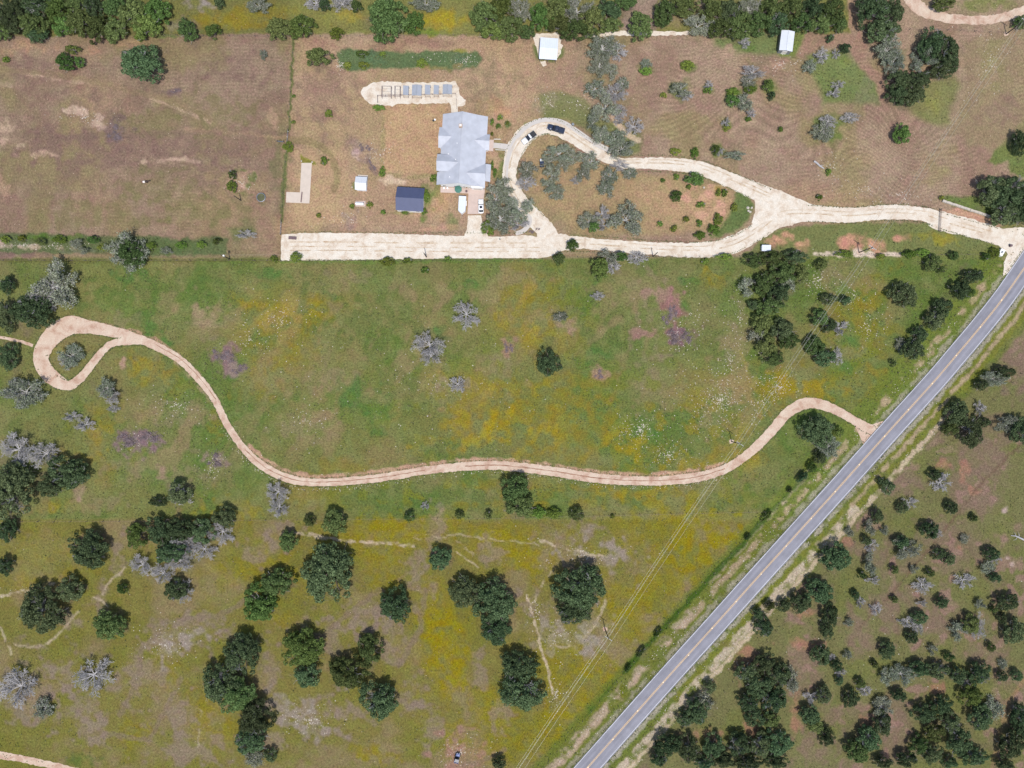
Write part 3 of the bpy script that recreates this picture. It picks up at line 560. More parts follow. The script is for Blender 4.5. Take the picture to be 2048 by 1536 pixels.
def finish_ground():
    ny, nx = GX.shape
    v = np.stack([(GX - 1024) * S, (768 - GY) * S, np.zeros_like(GX)], -1).reshape(-1, 3)
    idx = np.arange(ny * nx).reshape(ny, nx)
    f = np.stack([idx[:-1, :-1], idx[1:, :-1], idx[1:, 1:], idx[:-1, 1:]], -1).reshape(-1, 4)
    me = np_mesh('ground', v, f)
    ca = me.color_attributes.new('cover', 'FLOAT_COLOR', 'POINT')
    rgba = np.ones((ny * nx, 4), np.float32); rgba[:, :3] = np.clip(COL.reshape(-1, 3), 0.005, 0.9)
    ca.data.foreach_set('color', rgba.ravel())
    m, nt, b = nodes_of('ground_cover')
    at = N(nt, 'ShaderNodeAttribute'); at.attribute_name = 'cover'
    tc = N(nt, 'ShaderNodeTexCoord')
    n1 = N(nt, 'ShaderNodeTexNoise', i_Scale=1.5, i_Detail=5.0, i_Roughness=0.75); n2 = N(nt, 'ShaderNodeTexNoise', i_Scale=0.33, i_Detail=4.0, i_Roughness=0.6)
    n3 = N(nt, 'ShaderNodeTexNoise', i_Scale=4.5, i_Detail=3.0, i_Roughness=0.7)
    for n in (n1, n2, n3): nt.links.new(tc.outputs['Object'], n.inputs['Vector'])
    r1 = N(nt, 'ShaderNodeMapRange', i_1=0.28, i_2=0.72, i_3=0.50, i_4=1.50); nt.links.new(n1.outputs['Fac'], r1.inputs[0])
    r3 = N(nt, 'ShaderNodeMapRange', i_1=0.28, i_2=0.72, i_3=0.60, i_4=1.42); nt.links.new(n3.outputs['Fac'], r3.inputs[0])
    mu = N(nt, 'ShaderNodeMath', operation='MULTIPLY'); nt.links.new(r1.outputs[0], mu.inputs[0]); nt.links.new(r3.outputs[0], mu.inputs[1])
    hs = N(nt, 'ShaderNodeHueSaturation'); nt.links.new(at.outputs['Color'], hs.inputs['Color']); nt.links.new(mu.outputs[0], hs.inputs['Value'])
    hr = N(nt, 'ShaderNodeMapRange', i_1=0.3, i_2=0.7, i_3=0.482, i_4=0.518); nt.links.new(n2.outputs['Fac'], hr.inputs[0]); nt.links.new(hr.outputs[0], hs.inputs['Hue'])
    nt.links.new(hs.outputs[0], b.inputs['Base Color']); b.inputs['Roughness'].default_value = 0.95; b.inputs['Specular IOR Level'].default_value = 0.1
    bp = N(nt, 'ShaderNodeBump', i_Strength=0.7, i_Distance=0.22); nt.links.new(n1.outputs['Fac'], bp.inputs['Height']); nt.links.new(bp.outputs[0], b.inputs['Normal'])
    g = mobj('ground', me, m)
    tag(g, 'rough meadow, mown grass and bare earth of the rural lots', 'ground', kind='structure')
    return g

# ------------------------------------------------------------------ roads, drives and tracks
def catmull(pts, step=3.0):
    P_ = [np.array(p, float) for p in pts]; P_ = [2 * P_[0] - P_[1]] + P_ + [2 * P_[-1] - P_[-2]]
    out = []
    for i in range(1, len(P_) - 2):
        n = max(2, int(np.linalg.norm(P_[i + 1][:2] - P_[i][:2]) / step))
        for k in range(n):
            t = k / n
            out.append(0.5 * ((2 * P_[i]) + (-P_[i - 1] + P_[i + 1]) * t + (2 * P_[i - 1] - 5 * P_[i] + 4 * P_[i + 1] - P_[i + 2]) * t * t + (-P_[i - 1] + 3 * P_[i] - 3 * P_[i + 1] + P_[i + 2]) * t ** 3))
    out.append(P_[-2]); return np.array(out)

def ribbon(pts, z, jag=1.2, step=3.0, seed=1, across=1):
    """pts: (px, py, width px). Returns verts (m), quads, uv for a strip with ragged edges."""
    q = catmull(pts, step); n = len(q); rs = np.random.RandomState(seed)
    d = np.gradient(q[:, :2], axis=0); d /= np.linalg.norm(d, axis=1)[:, None] + 1e-9
    nrm = np.stack([-d[:, 1], d[:, 0]], 1)
    jl = np.convolve(rs.rand(n + 2) - 0.5, [.25, .5, .25], 'valid') * 2 * jag; jr = np.convolve(rs.rand(n + 2) - 0.5, [.25, .5, .25], 'valid') * 2 * jag
    s = np.concatenate([[0], np.cumsum(np.linalg.norm(np.diff(q[:, :2], axis=0), axis=1))]) * S
    V = []; U = []
    for k in range(across + 1):
        t = k / across; e = (q[:, 2] / 2)
        off = -(e + jl) * (1 - t) + (e + jr) * t
        xy = q[:, :2] + nrm * off[:, None]
        V.append(np.stack([(xy[:, 0] - 1024) * S, (768 - xy[:, 1]) * S, np.full(n, z)], 1)); U.append(np.stack([s, np.full(n, t)], 1))
    V = np.stack(V, 1).reshape(-1, 3); U = np.stack(U, 1).reshape(-1, 2); a1 = across + 1
    F = [(i * a1 + k, i * a1 + k + 1, (i + 1) * a1 + k + 1, (i + 1) * a1 + k) for i in range(n - 1) for k in range(across)]
    return V, np.array(F), U

def patch(pts, z, jag=1.0, seed=1, step=5.0):
    """A filled outline in pixels with a ragged edge, as a mesh part (verts, one ngon)."""
    rs = random.Random(seed); o = []
    for i, p in enumerate(pts):
        a = pts[(i + 1) % len(pts)]; n = max(1, int(math.hypot(a[0] - p[0], a[1] - p[1]) / step))
        for k in range(n):
            t = k / n; o.append(((p[0] + (a[0] - p[0]) * t + rs.uniform(-jag, jag) - 1024) * S, (768 - p[1] - (a[1] - p[1]) * t + rs.uniform(-jag, jag)) * S, z))
    return o

def sheet(name, ribbons, patches, mat, label, cat='drive'):
    bm = bmesh.new()
    for V, F, U in ribbons:
        vs = [bm.verts.new(p) for p in V]
        for f in F: bm.faces.new([vs[i] for i in f])
    for o in patches:
        vs = [bm.verts.new(p) for p in o]; f = bm.faces.new(vs); bmesh.ops.triangulate(bm, faces=[f])
    for f in bm.faces:
        f.normal_update()
        if f.normal.z < 0: f.normal_flip()
    me = bpy.data.meshes.new(name); bm.to_mesh(me); bm.free()
    return tag(mobj(name, me, mat), label, cat, kind='structure')

def gravel_mat(name, c1, c2, c3, scale=0.35):
    m, nt, b = nodes_of(name); tc = N(nt, 'ShaderNodeTexCoord')
    a = N(nt, 'ShaderNodeTexNoise', i_Scale=scale, i_Detail=6.0, i_Roughness=0.65, i_Distortion=0.6); f = N(nt, 'ShaderNodeTexNoise', i_Scale=5.0, i_Detail=3.0, i_Roughness=0.7)
    nt.links.new(tc.outputs['Object'], a.inputs['Vector']); nt.links.new(tc.outputs['Object'], f.inputs['Vector'])
    r = ramp(nt, [(0.26, tuple(c * .82 for c in c3)), (0.36, c3), (0.48, c1), (0.66, c2)]); nt.links.new(a.outputs['Fac'], r.inputs[0])
    mr = N(nt, 'ShaderNodeMapRange', i_1=0.3, i_2=0.7, i_3=0.76, i_4=1.2); nt.links.new(f.outputs['Fac'], mr.inputs[0])
    hs = N(nt, 'ShaderNodeHueSaturation'); nt.links.new(r.outputs[0], hs.inputs['Color']); nt.links.new(mr.outputs[0], hs.inputs['Value'])
    nt.links.new(hs.outputs[0], b.inputs['Base Color']); b.inputs['Roughness'].default_value = 0.95; b.inputs['Specular IOR Level'].default_value = 0.1
    bp = N(nt, 'ShaderNodeBump', i_Strength=0.5, i_Distance=0.06); nt.links.new(f.outputs['Fac'], bp.inputs['Height']); nt.links.new(bp.outputs[0], b.inputs['Normal'])
    return m
M['gravel'] = gravel_mat('pale_limestone_gravel', lin((236, 222, 203)), lin((244, 235, 220)), lin((220, 200, 178)))
M['pinkgravel'] = gravel_mat('pinkish_caliche', lin((218, 190, 168)), lin((230, 210, 188)), lin((198, 162, 140)), 0.3)
M['rutsoil'] = gravel_mat('reddish_rut_soil', lin((172, 130, 108)), lin((190, 152, 128)), lin((150, 112, 92)), 0.5)

rb = lambda pts, z, jag=1.2, seed=1: ribbon(pts, z, jag * 1.5, 2.4, seed)
sheet('driveway', [
    rb([(1075, 488, 52), (1110, 486, 40), (1150, 485, 25), (1200, 489, 23), (1300, 497, 25), (1400, 500, 31), (1460, 491, 36), (1510, 466, 36), (1545, 440, 42), (1580, 422, 58), (1620, 426, 36), (1700, 430, 29), (1780, 424, 29), (1850, 429, 27), (1880, 442, 38), (1940, 456, 36), (2000, 474, 36), (2030, 488, 44), (2060, 505, 50)], 0.030, 1.3, 1),
    rb([(1580, 418, 50), (1555, 402, 42), (1520, 386, 36), (1460, 360, 31), (1400, 337, 27), (1340, 328, 25), (1280, 327, 22), (1240, 326, 20), (1205, 312, 20), (1170, 291, 22), (1130, 265, 28), (1095, 252, 32), (1060, 263, 36), (1036, 290, 36), (1022, 325, 30), (1020, 360, 27), (1040, 402, 30), (1072, 440, 36), (1098, 466, 34), (1116, 484, 16)], 0.048, 1.3, 2),
    ], [patch([(563, 470), (600, 466), (700, 466), (800, 468), (905, 472), (1000, 474), (1050, 470), (1080, 474), (1108, 480), (1124, 489), (1120, 500), (1105, 511), (1085, 516), (900, 517), (700, 520), (562, 521)], 0.066, 0.9, 5),
        patch([(1506, 392), (1509, 404), (1510, 424), (1502, 446), (1530, 462), (1600, 444), (1606, 404), (1560, 388), (1540, 380)], 0.075, 0.9, 15),
        patch([(936, 431), (962, 431), (965, 448), (972, 462), (978, 478), (926, 478), (934, 458)], 0.084, 0.6, 6),
        patch([(2000, 458), (2030, 455), (2060, 455), (2048, 505), (2020, 545), (2006, 552), (2008, 525), (2016, 508), (2004, 494)], 0.060, 0.8, 7)],
    M['gravel'], 'pale gravel driveway with its loop round the oak island and wide parking strip')
def wear(pts, off, w, z, seed):
    q = catmull([(x, y, 0) for x, y in pts], 6.0); q = offset([(a, b_) for a, b_, _ in q], off); rr = random.Random(seed); out = []; i = 0
    while i < len(q) - 4:
        n = rr.randint(4, 14); seg = q[i:i + n + 1]
        if len(seg) > 3: out.append(ribbon([(x, y, w * rr.uniform(.4, 1.1) * (0.35 if k in (0, len(seg) - 1) else 1)) for k, (x, y) in enumerate(seg)], z, 0.7, 2.4, seed + i))
        i += n + rr.randint(1, 6)
    return out
D1 = [(1130, 486), (1200, 489), (1300, 497), (1400, 500), (1460, 491), (1510, 466), (1560, 432), (1620, 427), (1700, 431), (1780, 425), (1850, 430), (1890, 444), (1990, 472)]
D2 = [(1540, 396), (1460, 360), (1400, 337), (1340, 328), (1280, 327), (1240, 326), (1205, 312), (1170, 291), (1130, 265), (1095, 252), (1062, 263), (1036, 290), (1022, 325), (1020, 360), (1040, 402), (1075, 442)]
D3 = [(580, 492), (700, 492), (820, 494), (950, 494), (1080, 494)]
M['gravel_worn'] = gravel_mat('worn_gravel_with_soil', lin((218, 198, 172)), lin((232, 216, 196)), lin((196, 168, 140)), 0.6)
sheet('drive_wear', wear(D1, 0.5, 3.2, 0.105, 21) + wear(D2, 1.0, 3.4, 0.105, 22) + wear(D1, -7, 1.8, 0.105, 23) + wear(D2, 7.5, 2.2, 0.105, 24) + wear(D3, -8, 4, 0.105, 25) + wear(D3, 9, 3, 0.105, 26) + wear(D3, 1, 2.6, 0.105, 27), [], M['gravel_worn'], 'browner soil showing between the wheel paths of the driveway', 'drive')
sheet('pen_gravel', [], [patch([(722, 186), (728, 174), (742, 167), (760, 163), (840, 166), (912, 163), (918, 175), (920, 190), (933, 200), (930, 210), (917, 212), (915, 226), (902, 226), (899, 206), (850, 207), (795, 208), (785, 213), (760, 211), (740, 208), (728, 200)], 0.03, 1.6, 8)],
      M['gravel'], 'white gravel bed under the row of animal pens', 'gravel')
sheet('barn_gravel', [], [patch([(1066, 74), (1074, 67), (1115, 66), (1122, 80), (1121, 86), (1127, 90), (1123, 101), (1117, 115), (1100, 119), (1078, 118), (1074, 100)], 0.03, 1.4, 9), patch([(1080, 123), (1090, 122), (1093, 130), (1086, 133)], 0.03, 1, 10)],
      M['gravel'], 'pale stone pad around the white open barn', 'gravel')
sheet('rock_path', [rb([(1170, 71, 8), (1210, 68, 9), (1260, 67, 9), (1300, 67, 9), (1378, 66, 7)], 0.03, 1.4, 3), rb([(1405, 66, 3), (1430, 62, 3), (1500, 63, 3)], 0.03, 0.8, 4)], [], M['gravel'], 'narrow white path along the edge of the top wood', 'path')
sheet('top_track', [rb([(1812, -40, 26), (1822, -5, 30), (1842, 18, 26), (1880, 33, 20), (1930, 40, 18), (1990, 38, 17), (2040, 24, 18), (2090, 8, 18)], 0.03, 1.3, 5)], [], M['pinkgravel'], 'pinkish dirt lane curving through the top corner by the power pole', 'track')
PINK = [(1746, 862, 16), (1728, 852, 18), (1700, 836, 16), (1660, 815, 19), (1615, 806, 22), (1575, 826, 21), (1545, 860, 20), (1500, 905, 18), (1450, 938, 17), (1390, 955, 20), (1300, 962, 18), (1200, 957, 19), (1100, 942, 19), (1000, 931, 18), (930, 933, 17), (850, 941, 16), (750, 957, 16), (640, 965, 15), (580, 958, 17), (530, 935, 17), (490, 900, 15), (455, 850, 14), (430, 800, 14), (400, 760, 16), (360, 720, 16), (310, 691, 17), (262, 673, 19), (215, 661, 23), (172, 653, 28), (140, 651, 38), (110, 667, 38), (88, 696, 33), (82, 722, 31), (98, 749, 31), (126, 769, 25)]
PINK2 = [(108, 763, 22), (138, 771, 19), (164, 753, 17), (188, 723, 15), (208, 700, 14), (232, 685, 14), (285, 683, 12)]
track = sheet('dirt_track', [rb(PINK, 0.03, 1.0, 6), rb(PINK2, 0.045, 1.0, 7)], [patch([(1702, 834), (1722, 844), (1742, 849), (1766, 842), (1780, 846), (1736, 902), (1726, 888), (1718, 868), (1708, 852)], 0.045, 0.8, 6)], M['pinkgravel'], 'winding pinkish caliche track from the road to its teardrop turnaround', 'track')
def rut(off, i0, i1, w, z, seed):
    q = [(x, y) for x, y, _ in PINK[i0:i1]]; q = offset(q, off)
    return ribbon([(x, y, w) for x, y in q], z, 0.8, 3.0, seed)
sheet('track_crown', [rut(0.5, 8, 15, 1.6, 0.05, 3), rut(0.8, 15, 21, 1.3, 0.05, 4), rut(2, 22, 26, 1.2, 0.05, 5)], [], M['rutsoil'], 'reddish raised crown and edge spill along the dirt track', 'track')
sheet('corner_track', [rb([(-40, 1500, 15), (0, 1510, 15), (60, 1521, 14), (140, 1539, 13), (220, 1560, 13)], 0.03, 1.0, 7)], [], M['pinkgravel'], 'pale dirt lane crossing the bottom left corner', 'track')
sheet('foot_path', [rb([(-20, 672, 5), (30, 680, 6), (66, 691, 6)], 0.03, 0.7, 8)], [], M['pinkgravel'], 'short pale path reaching the turnaround from the picture edge', 'path')
sheet('garden_walk', [rb([(1017, 392, 7), (1013, 350, 7), (1015, 320, 8), (1027, 286, 9), (1048, 258, 9), (1072, 244, 9), (1098, 240, 9), (1128, 246, 9), (1160, 266, 8), (1186, 284, 7)], 0.10, 0.15, 9), rb([(984, 291, 11), (1000, 292, 11), (1022, 295, 11)], 0.115, 0.2, 10), rb([(1186, 286, 10), (1223, 303, 10)], 0.13, 0.1, 11),
      rb([(1031, 467, 8), (1046, 462, 9), (1057, 450, 9), (1060, 438, 8), (1054, 428, 6)], 0.10, 0.2, 12)], [], M['concrete_grey'], 'curved pale concrete walk round the outer edge of the drive loop', 'path')

# --- the paved road
def road_mat():
    m, nt, b = nodes_of('worn_asphalt'); uv = N(nt, 'ShaderNodeUVMap'); sep = N(nt, 'ShaderNodeSeparateXYZ'); nt.links.new(uv.outputs[0], sep.inputs[0])
    base = lin((150, 149, 158))
    r = ramp(nt, [(0.0, tuple(c * .80 for c in base)), (0.06, base), (0.16, tuple(c * .93 for c in base)), (0.27, tuple(c * 1.03 for c in base)), (0.38, tuple(c * .94 for c in base)), (0.5, tuple(c * 1.02 for c in base)), (0.62, tuple(c * .97 for c in base)), (0.73, tuple(c * 1.12 for c in base)), (0.84, tuple(c * 1.04 for c in base)), (0.95, tuple(c * 1.1 for c in base)), (1.0, tuple(c * .9 for c in base))])
    nt.links.new(sep.outputs[1], r.inputs[0]); tc = N(nt, 'ShaderNodeTexCoord')
    a = N(nt, 'ShaderNodeTexNoise', i_Scale=0.25, i_Detail=6.0, i_Roughness=0.6); f = N(nt, 'ShaderNodeTexNoise', i_Scale=9.0, i_Detail=3.0)
    mp = N(nt, 'ShaderNodeMapping'); mp.inputs['Scale'].default_value = (0.06, 6, 1); nt.links.new(uv.outputs[0], mp.inputs[0])
    st = N(nt, 'ShaderNodeTexNoise', i_Scale=1.0, i_Detail=5.0, i_Roughness=0.6); nt.links.new(mp.outputs[0], st.inputs['Vector'])
    nt.links.new(tc.outputs['Object'], a.inputs['Vector']); nt.links.new(tc.outputs['Object'], f.inputs['Vector'])
    s = N(nt, 'ShaderNodeMath', operation='ADD'); nt.links.new(a.outputs['Fac'], s.inputs[0]); nt.links.new(st.outputs['Fac'], s.inputs[1])
    mr = N(nt, 'ShaderNodeMapRange', i_1=0.6, i_2=1.4, i_3=0.74, i_4=1.24); nt.links.new(s.outputs[0], mr.inputs[0])
    hs = N(nt, 'ShaderNodeHueSaturation'); nt.links.new(r.outputs[0], hs.inputs['Color']); nt.links.new(mr.outputs[0], hs.inputs['Value'])
    nt.links.new(hs.outputs[0], b.inputs['Base Color']); b.inputs['Roughness'].default_value = 0.85; b.inputs['Specular IOR Level'].default_value = 0.25
    bp = N(nt, 'ShaderNodeBump', i_Strength=0.3, i_Distance=0.02); nt.links.new(f.outputs['Fac'], bp.inputs['Height']); nt.links.new(bp.outputs[0], b.inputs['Normal'])
    return m
M['asphalt'] = road_mat()
M['line_white'] = plain('worn_white_road_paint', (0.58, 0.58, 0.60), 0.7, var=0.22, scale=3)
M['line_yellow'] = plain('worn_yellow_road_paint', (0.60, 0.41, 0.22), 0.7, var=0.18, scale=3)
def road_strip(name, off, w, z, mat, parent=None, jag=0.0, step=6.0):
    q = offset(ROADC, off); V, F, U = ribbon([(x, y, w) for x, y in q], z, jag, step, 3)
    me = np_mesh(name, V, F); uvl = me.uv_layers.new(name='UVMap'); li = np.empty(len(me.loops), np.int32); me.loops.foreach_get('vertex_index', li)
    uvl.data.foreach_set('uv', U[li].astype(np.float32).ravel()); o = mobj(name, me, mat, parent)
    if me.polygons[0].normal.z < 0: me.flip_normals()
    return o
road = road_strip('road', 0.5, 43.5, 0.13, M['asphalt'], None, 0.5, 4.0)
tag(road, 'two-lane grey asphalt road running diagonally to the upper right', 'road', kind='structure')
for off in (-19.6, 19.8): road_strip('edge_line', off, 0.85, 0.155, M['line_white'], road, 0.08)
for off in (-1.0, 1.0): road_strip('centre_line', off, 0.95, 0.155, M['line_yellow'], road, 0.06)
sh = MB().frustum((-.22, .22, -.16, .16, 0), (-.13, .13, -.10, .10, .05)).mesh('road_stud'); sh.materials.append(plain('reflector', (0.85, 0.68, 0.45), 0.4))
for x, y in [(2003, 600), (1960, 654), (1912, 711), (1864, 767), (1816, 819), (1769, 872), (1718, 929), (1670, 983), (1622, 1037), (1572, 1092), (1522, 1148), (1472, 1203), (1424, 1256), (1377, 1310), (1326, 1364), (1275, 1421), (1226, 1478), (1176, 1534)]:
    o = mobj('road_stud', sh, None, road); o.location = P(x, y, 0) + Vector((0, 0, 0.156)); o.rotation_euler = (0, 0, R(48))
# ------------------------------------------------------------------ trees
def crown_mesh(name, seed, R0, Hc, nl, nq, q0, q1, lob=(0.9, 1.5), flat=0.75, hollow=0.0, lump=1.0):
    """Leaf clumps spread over many small lobes that fill a lumpy dome: radius R0, crown depth Hc, z from 0."""
    rs = np.random.RandomState(seed)
    ph = rs.rand(6) * 6.28
    edge = lambda a: 1 + lump * (0.09 * np.sin(2 * a + ph[0]) + 0.08 * np.sin(3 * a + ph[1]) + 0.07 * np.sin(5 * a + ph[2]))
    L = []
    k = 0
    while len(L) < nl and k < 4000:
        k += 1
        a = rs.rand() * 6.283; r = math.sqrt(rs.rand())
        if r < hollow: continue
        lr = rs.uniform(*lob) * (1.0 - 0.25 * r)
        rad = r * (R0 * edge(a) - lr * 0.7)
        top = Hc * (1 - 0.62 * (r ** 2.4)) * rs.uniform(0.72, 1.05)
        z = top - lr * 0.8 if rs.rand() < 0.75 else rs.uniform(0.15, 0.6) * top
        c = np.array([rad * math.cos(a), rad * math.sin(a), max(lr * 0.4, z)])
        if any(np.linalg.norm(c - o[0]) < 0.55 * (lr + o[1]) * 0.8 for o in L) and k < 3000: continue
        L.append((c, lr))
    w = np.array([l[1] ** 2 for l in L]); w /= w.sum()
    which = rs.choice(len(L), nq, p=w)
    cen = np.array([l[0] for l in L])[which]; lr = np.array([l[1] for l in L])[which]
    d = rs.normal(size=(nq, 3)); d[:, 2] = np.abs(d[:, 2]) * 1.1 - 0.25; d /= np.linalg.norm(d, axis=1)[:, None]
    rr = lr * (1.0 - 0.35 * rs.rand(nq) ** 2) * (1 + 0.12 * rs.normal(size=nq))
    p = cen + d * rr[:, None] * np.array([1, 1, flat])
    nrm = d * 0.75 + rs.normal(size=(nq, 3)) * 0.45 + np.array([0, 0, 0.25]); nrm /= np.linalg.norm(nrm, axis=1)[:, None]
    return quads_mesh(name, p, nrm, rs.uniform(q0, q1, nq), rs)

def quads_mesh(name, p, nrm, sz, rs):
    n = len(p); t = rs.normal(size=(n, 3)); t -= nrm * (t * nrm).sum(1)[:, None]; t /= np.linalg.norm(t, axis=1)[:, None]
    b = np.cross(nrm, t); a1 = sz[:, None] * rs.uniform(0.7, 1.15, (n, 1)) / 2; a2 = sz[:, None] * rs.uniform(0.45, 0.9, (n, 1)) / 2
    bend = nrm * sz[:, None] * 0.12
    V = np.stack([p - t * a1, p - b * a2 + bend, p + t * a1, p + b * a2 + bend], 1).reshape(-1, 3)
    V[:, 2] = np.maximum(V[:, 2], 0.05)
    return np_mesh(name, V, np.arange(4 * n).reshape(n, 4))

def skeleton(seed, R0, Ht, limbs, fine=1.0, droop=0.0):
    """Branch segments (p0, p1, r0, r1, level) of a wide-spreading tree."""
    rs = random.Random(seed); seg = []; tips = []
    th = Ht * rs.uniform(0.16, 0.24); r0 = 0.05 * R0 + 0.06
    seg.append((Vector((0, 0, -0.2)), Vector((0, 0, th)), r0 * 1.3, r0, 0))
    def grow(p, az, el, length, rad, level, nstep):
        q = p.copy(); st = length / nstep
        for i in range(nstep):
            az += rs.uniform(-0.34, 0.34); el = max(-0.25, min(1.3, el + rs.uniform(-0.22, 0.18) - 0.03 * i))
            d = Vector((math.cos(az) * math.cos(el), math.sin(az) * math.cos(el), math.sin(el)))
            n = q + d * st * rs.uniform(0.85, 1.15); ra = rad * (1 - i / nstep * 0.7); rb_ = rad * (1 - (i + 1) / nstep * 0.7)
            n.z = max(n.z, 0.25)
            seg.append((q.copy(), n.copy(), ra, rb_, level)); q = n
            if level >= 2: tips.append(q.copy())
            if level < 3:
                k = (2 if level == 1 else (1.6 if level == 2 else 1)) * fine
                k = int(k) + (1 if rs.random() < k - int(k) else 0)
                for _ in range(k):
                    if i == 0 and level == 1: continue
                    s = rs.choice((-1, 1)); l2 = length * (1 - 0.55 * i / nstep) * rs.uniform(0.28, 0.5)
                    grow(q, az + s * rs.uniform(0.4, 1.1), el + rs.uniform(-0.15, 0.5), l2, max(0.018, rb_ * 0.55), level + 1, 3 if level == 1 else 2)
    for k in range(limbs):
        az = 2 * math.pi * k / limbs + rs.uniform(-0.35, 0.35)
        grow(Vector((0, 0, th * rs.uniform(0.7, 1.0))), az, rs.uniform(0.35, 0.85), R0 * rs.uniform(0.75, 1.12), r0 * rs.uniform(0.42, 0.62), 1, 6)
    return seg, tips

def seg_mesh(name, seg, rmin, rk=1.0, n=4):
    V = []; F = []
    ang = [2 * math.pi * k / n for k in range(n)]
    for p0, p1, a, b, _ in seg:
        d = p1 - p0
        if d.length < 1e-4: continue
        d.normalize(); u = d.orthogonal().normalized(); w = d.cross(u); i = len(V)
        for q, r in ((p0, max(rmin, a * rk)), (p1, max(rmin, b * rk))):
            V += [tuple(q + (u * math.cos(t) + w * math.sin(t)) * r) for t in ang]
        F += [(i + k, i + (k + 1) % n, i + n + (k + 1) % n, i + n + k) for k in range(n)]
    return np_mesh(name, np.array(V), np.array(F))

PROTO = {}
def dense_proto(key, seed, R0, Hc, base, nl, nq, q0, q1, lob, lump=1.0):
    cm = crown_mesh('crown', seed, R0, Hc, nl, nq, q0, q1, lob, lump=lump); cm.materials.append(M['leaf_dark'])
    seg, _ = skeleton(seed, R0 * 0.95, Hc * 1.15 + base, 6, 0.45)
    tm = seg_mesh('trunk', [s for s in seg if s[4] <= 2], 0.04, 1.3, 4); tm.materials.append(M['bark_grey'] if seed % 2 else M['bark'])
    PROTO.setdefault(key, []).append((tm, cm, R0, Hc, base))
for i in range(4): dense_proto('big', 100 + i, 7.0, 6.2, 1.8, 80, 9500, 0.32, 0.68, (0.9, 1.55))
for i in range(4): dense_proto('mid', 200 + i, 4.4, 4.6, 1.3, 44, 4600, 0.28, 0.58, (0.7, 1.2))
for i in range(4): dense_proto('small', 300 + i, 2.4, 3.0, 0.7, 26, 1900, 0.22, 0.44, (0.5, 0.9), 0.6)
for i in range(3): dense_proto('shrub', 400 + i, 1.2, 1.4, 0.1, 16, 560, 0.18, 0.36, (0.32, 0.52), 0.5)
def bare_proto(key, seed, R0, Ht, limbs, fine, leaves, rmin, lk):
    seg, tips = skeleton(seed, R0, Ht, limbs, fine)
    tm = seg_mesh('trunk', [s for s in seg if s[4] <= 1], 0.045, 0.95, 5); bm_ = seg_mesh('branches', [s for s in seg if s[4] >= 2], rmin, 1.0, 3)
    cm = None
    if leaves:
        rs = np.random.RandomState(seed); t = np.array([tuple(x) for x in tips]); idx = rs.choice(len(t), leaves)
        p = t[idx] + rs.normal(size=(leaves, 3)) * 0.32; nr = rs.normal(size=(leaves, 3)) * 0.6 + np.array([0, 0, 0.6]); nr /= np.linalg.norm(nr, axis=1)[:, None]
        cm = quads_mesh('crown', p, nr, rs.uniform(0.22, 0.52, leaves) * lk, rs); cm.materials.append(M['leaf_grey'])
    _b = M['bark_pale'] if leaves else M['bark_dead']; tm.materials.append(_b); bm_.materials.append(_b)
    PROTO.setdefault(key, []).append((tm, bm_, cm, R0, Ht))
for i in range(4): bare_proto('dead_big', 500 + i, 4.0, 5.2, 13, 2.0, 0, 0.028, 1)
for i in range(3): bare_proto('dead_small', 520 + i, 2.1, 3.2, 11, 1.7, 0, 0.024, 1)
for i in range(4): bare_proto('sparse_big', 540 + i, 4.6, 6.0, 11, 1.35, 3500, 0.042, 1.0)
for i in range(4): bare_proto('sparse_small', 560 + i, 2.55, 3.8, 10, 1.2, 1450, 0.036, 0.9)

for i in range(3):
    seg, _ = skeleton(700 + i, 4.0, 5.2, 7, 1.0); zz = max(max(a.z, b_.z) for a, b_, *_ in seg)
    me = seg_mesh('branches', seg, 0.035, 1.0, 3); co = np.empty(len(me.vertices) * 3, np.float32); me.vertices.foreach_get('co', co); co = co.reshape(-1, 3) / np.array([4.0, 4.0, zz]); me.vertices.foreach_set('co', co.astype(np.float32).ravel()); me.materials.append(M['bark_dead']); PROTO.setdefault('limbs', []).append(me)
ORD = ['first', 'second', 'third', 'fourth', 'fifth', 'sixth', 'seventh', 'eighth', 'ninth', 'tenth', 'eleventh', 'twelfth', 'thirteenth', 'fourteenth', 'fifteenth', 'sixteenth', 'seventeenth', 'eighteenth']
KIND = {'D': ('oak_tree', 'dark green oak', 'leaf_dark'), 'J': ('juniper_tree', 'olive green juniper', 'leaf_juniper'), 'B': ('leafy_tree', 'fresh green tree', 'leaf_bright'),
        'G': ('sparse_tree', 'sparse greyish tree', 'leaf_grey'), 'X': ('dead_tree', 'bare dead tree', None), 'S': ('shrub', 'bright green shrub', 'leaf_shrub')}
TREES = []
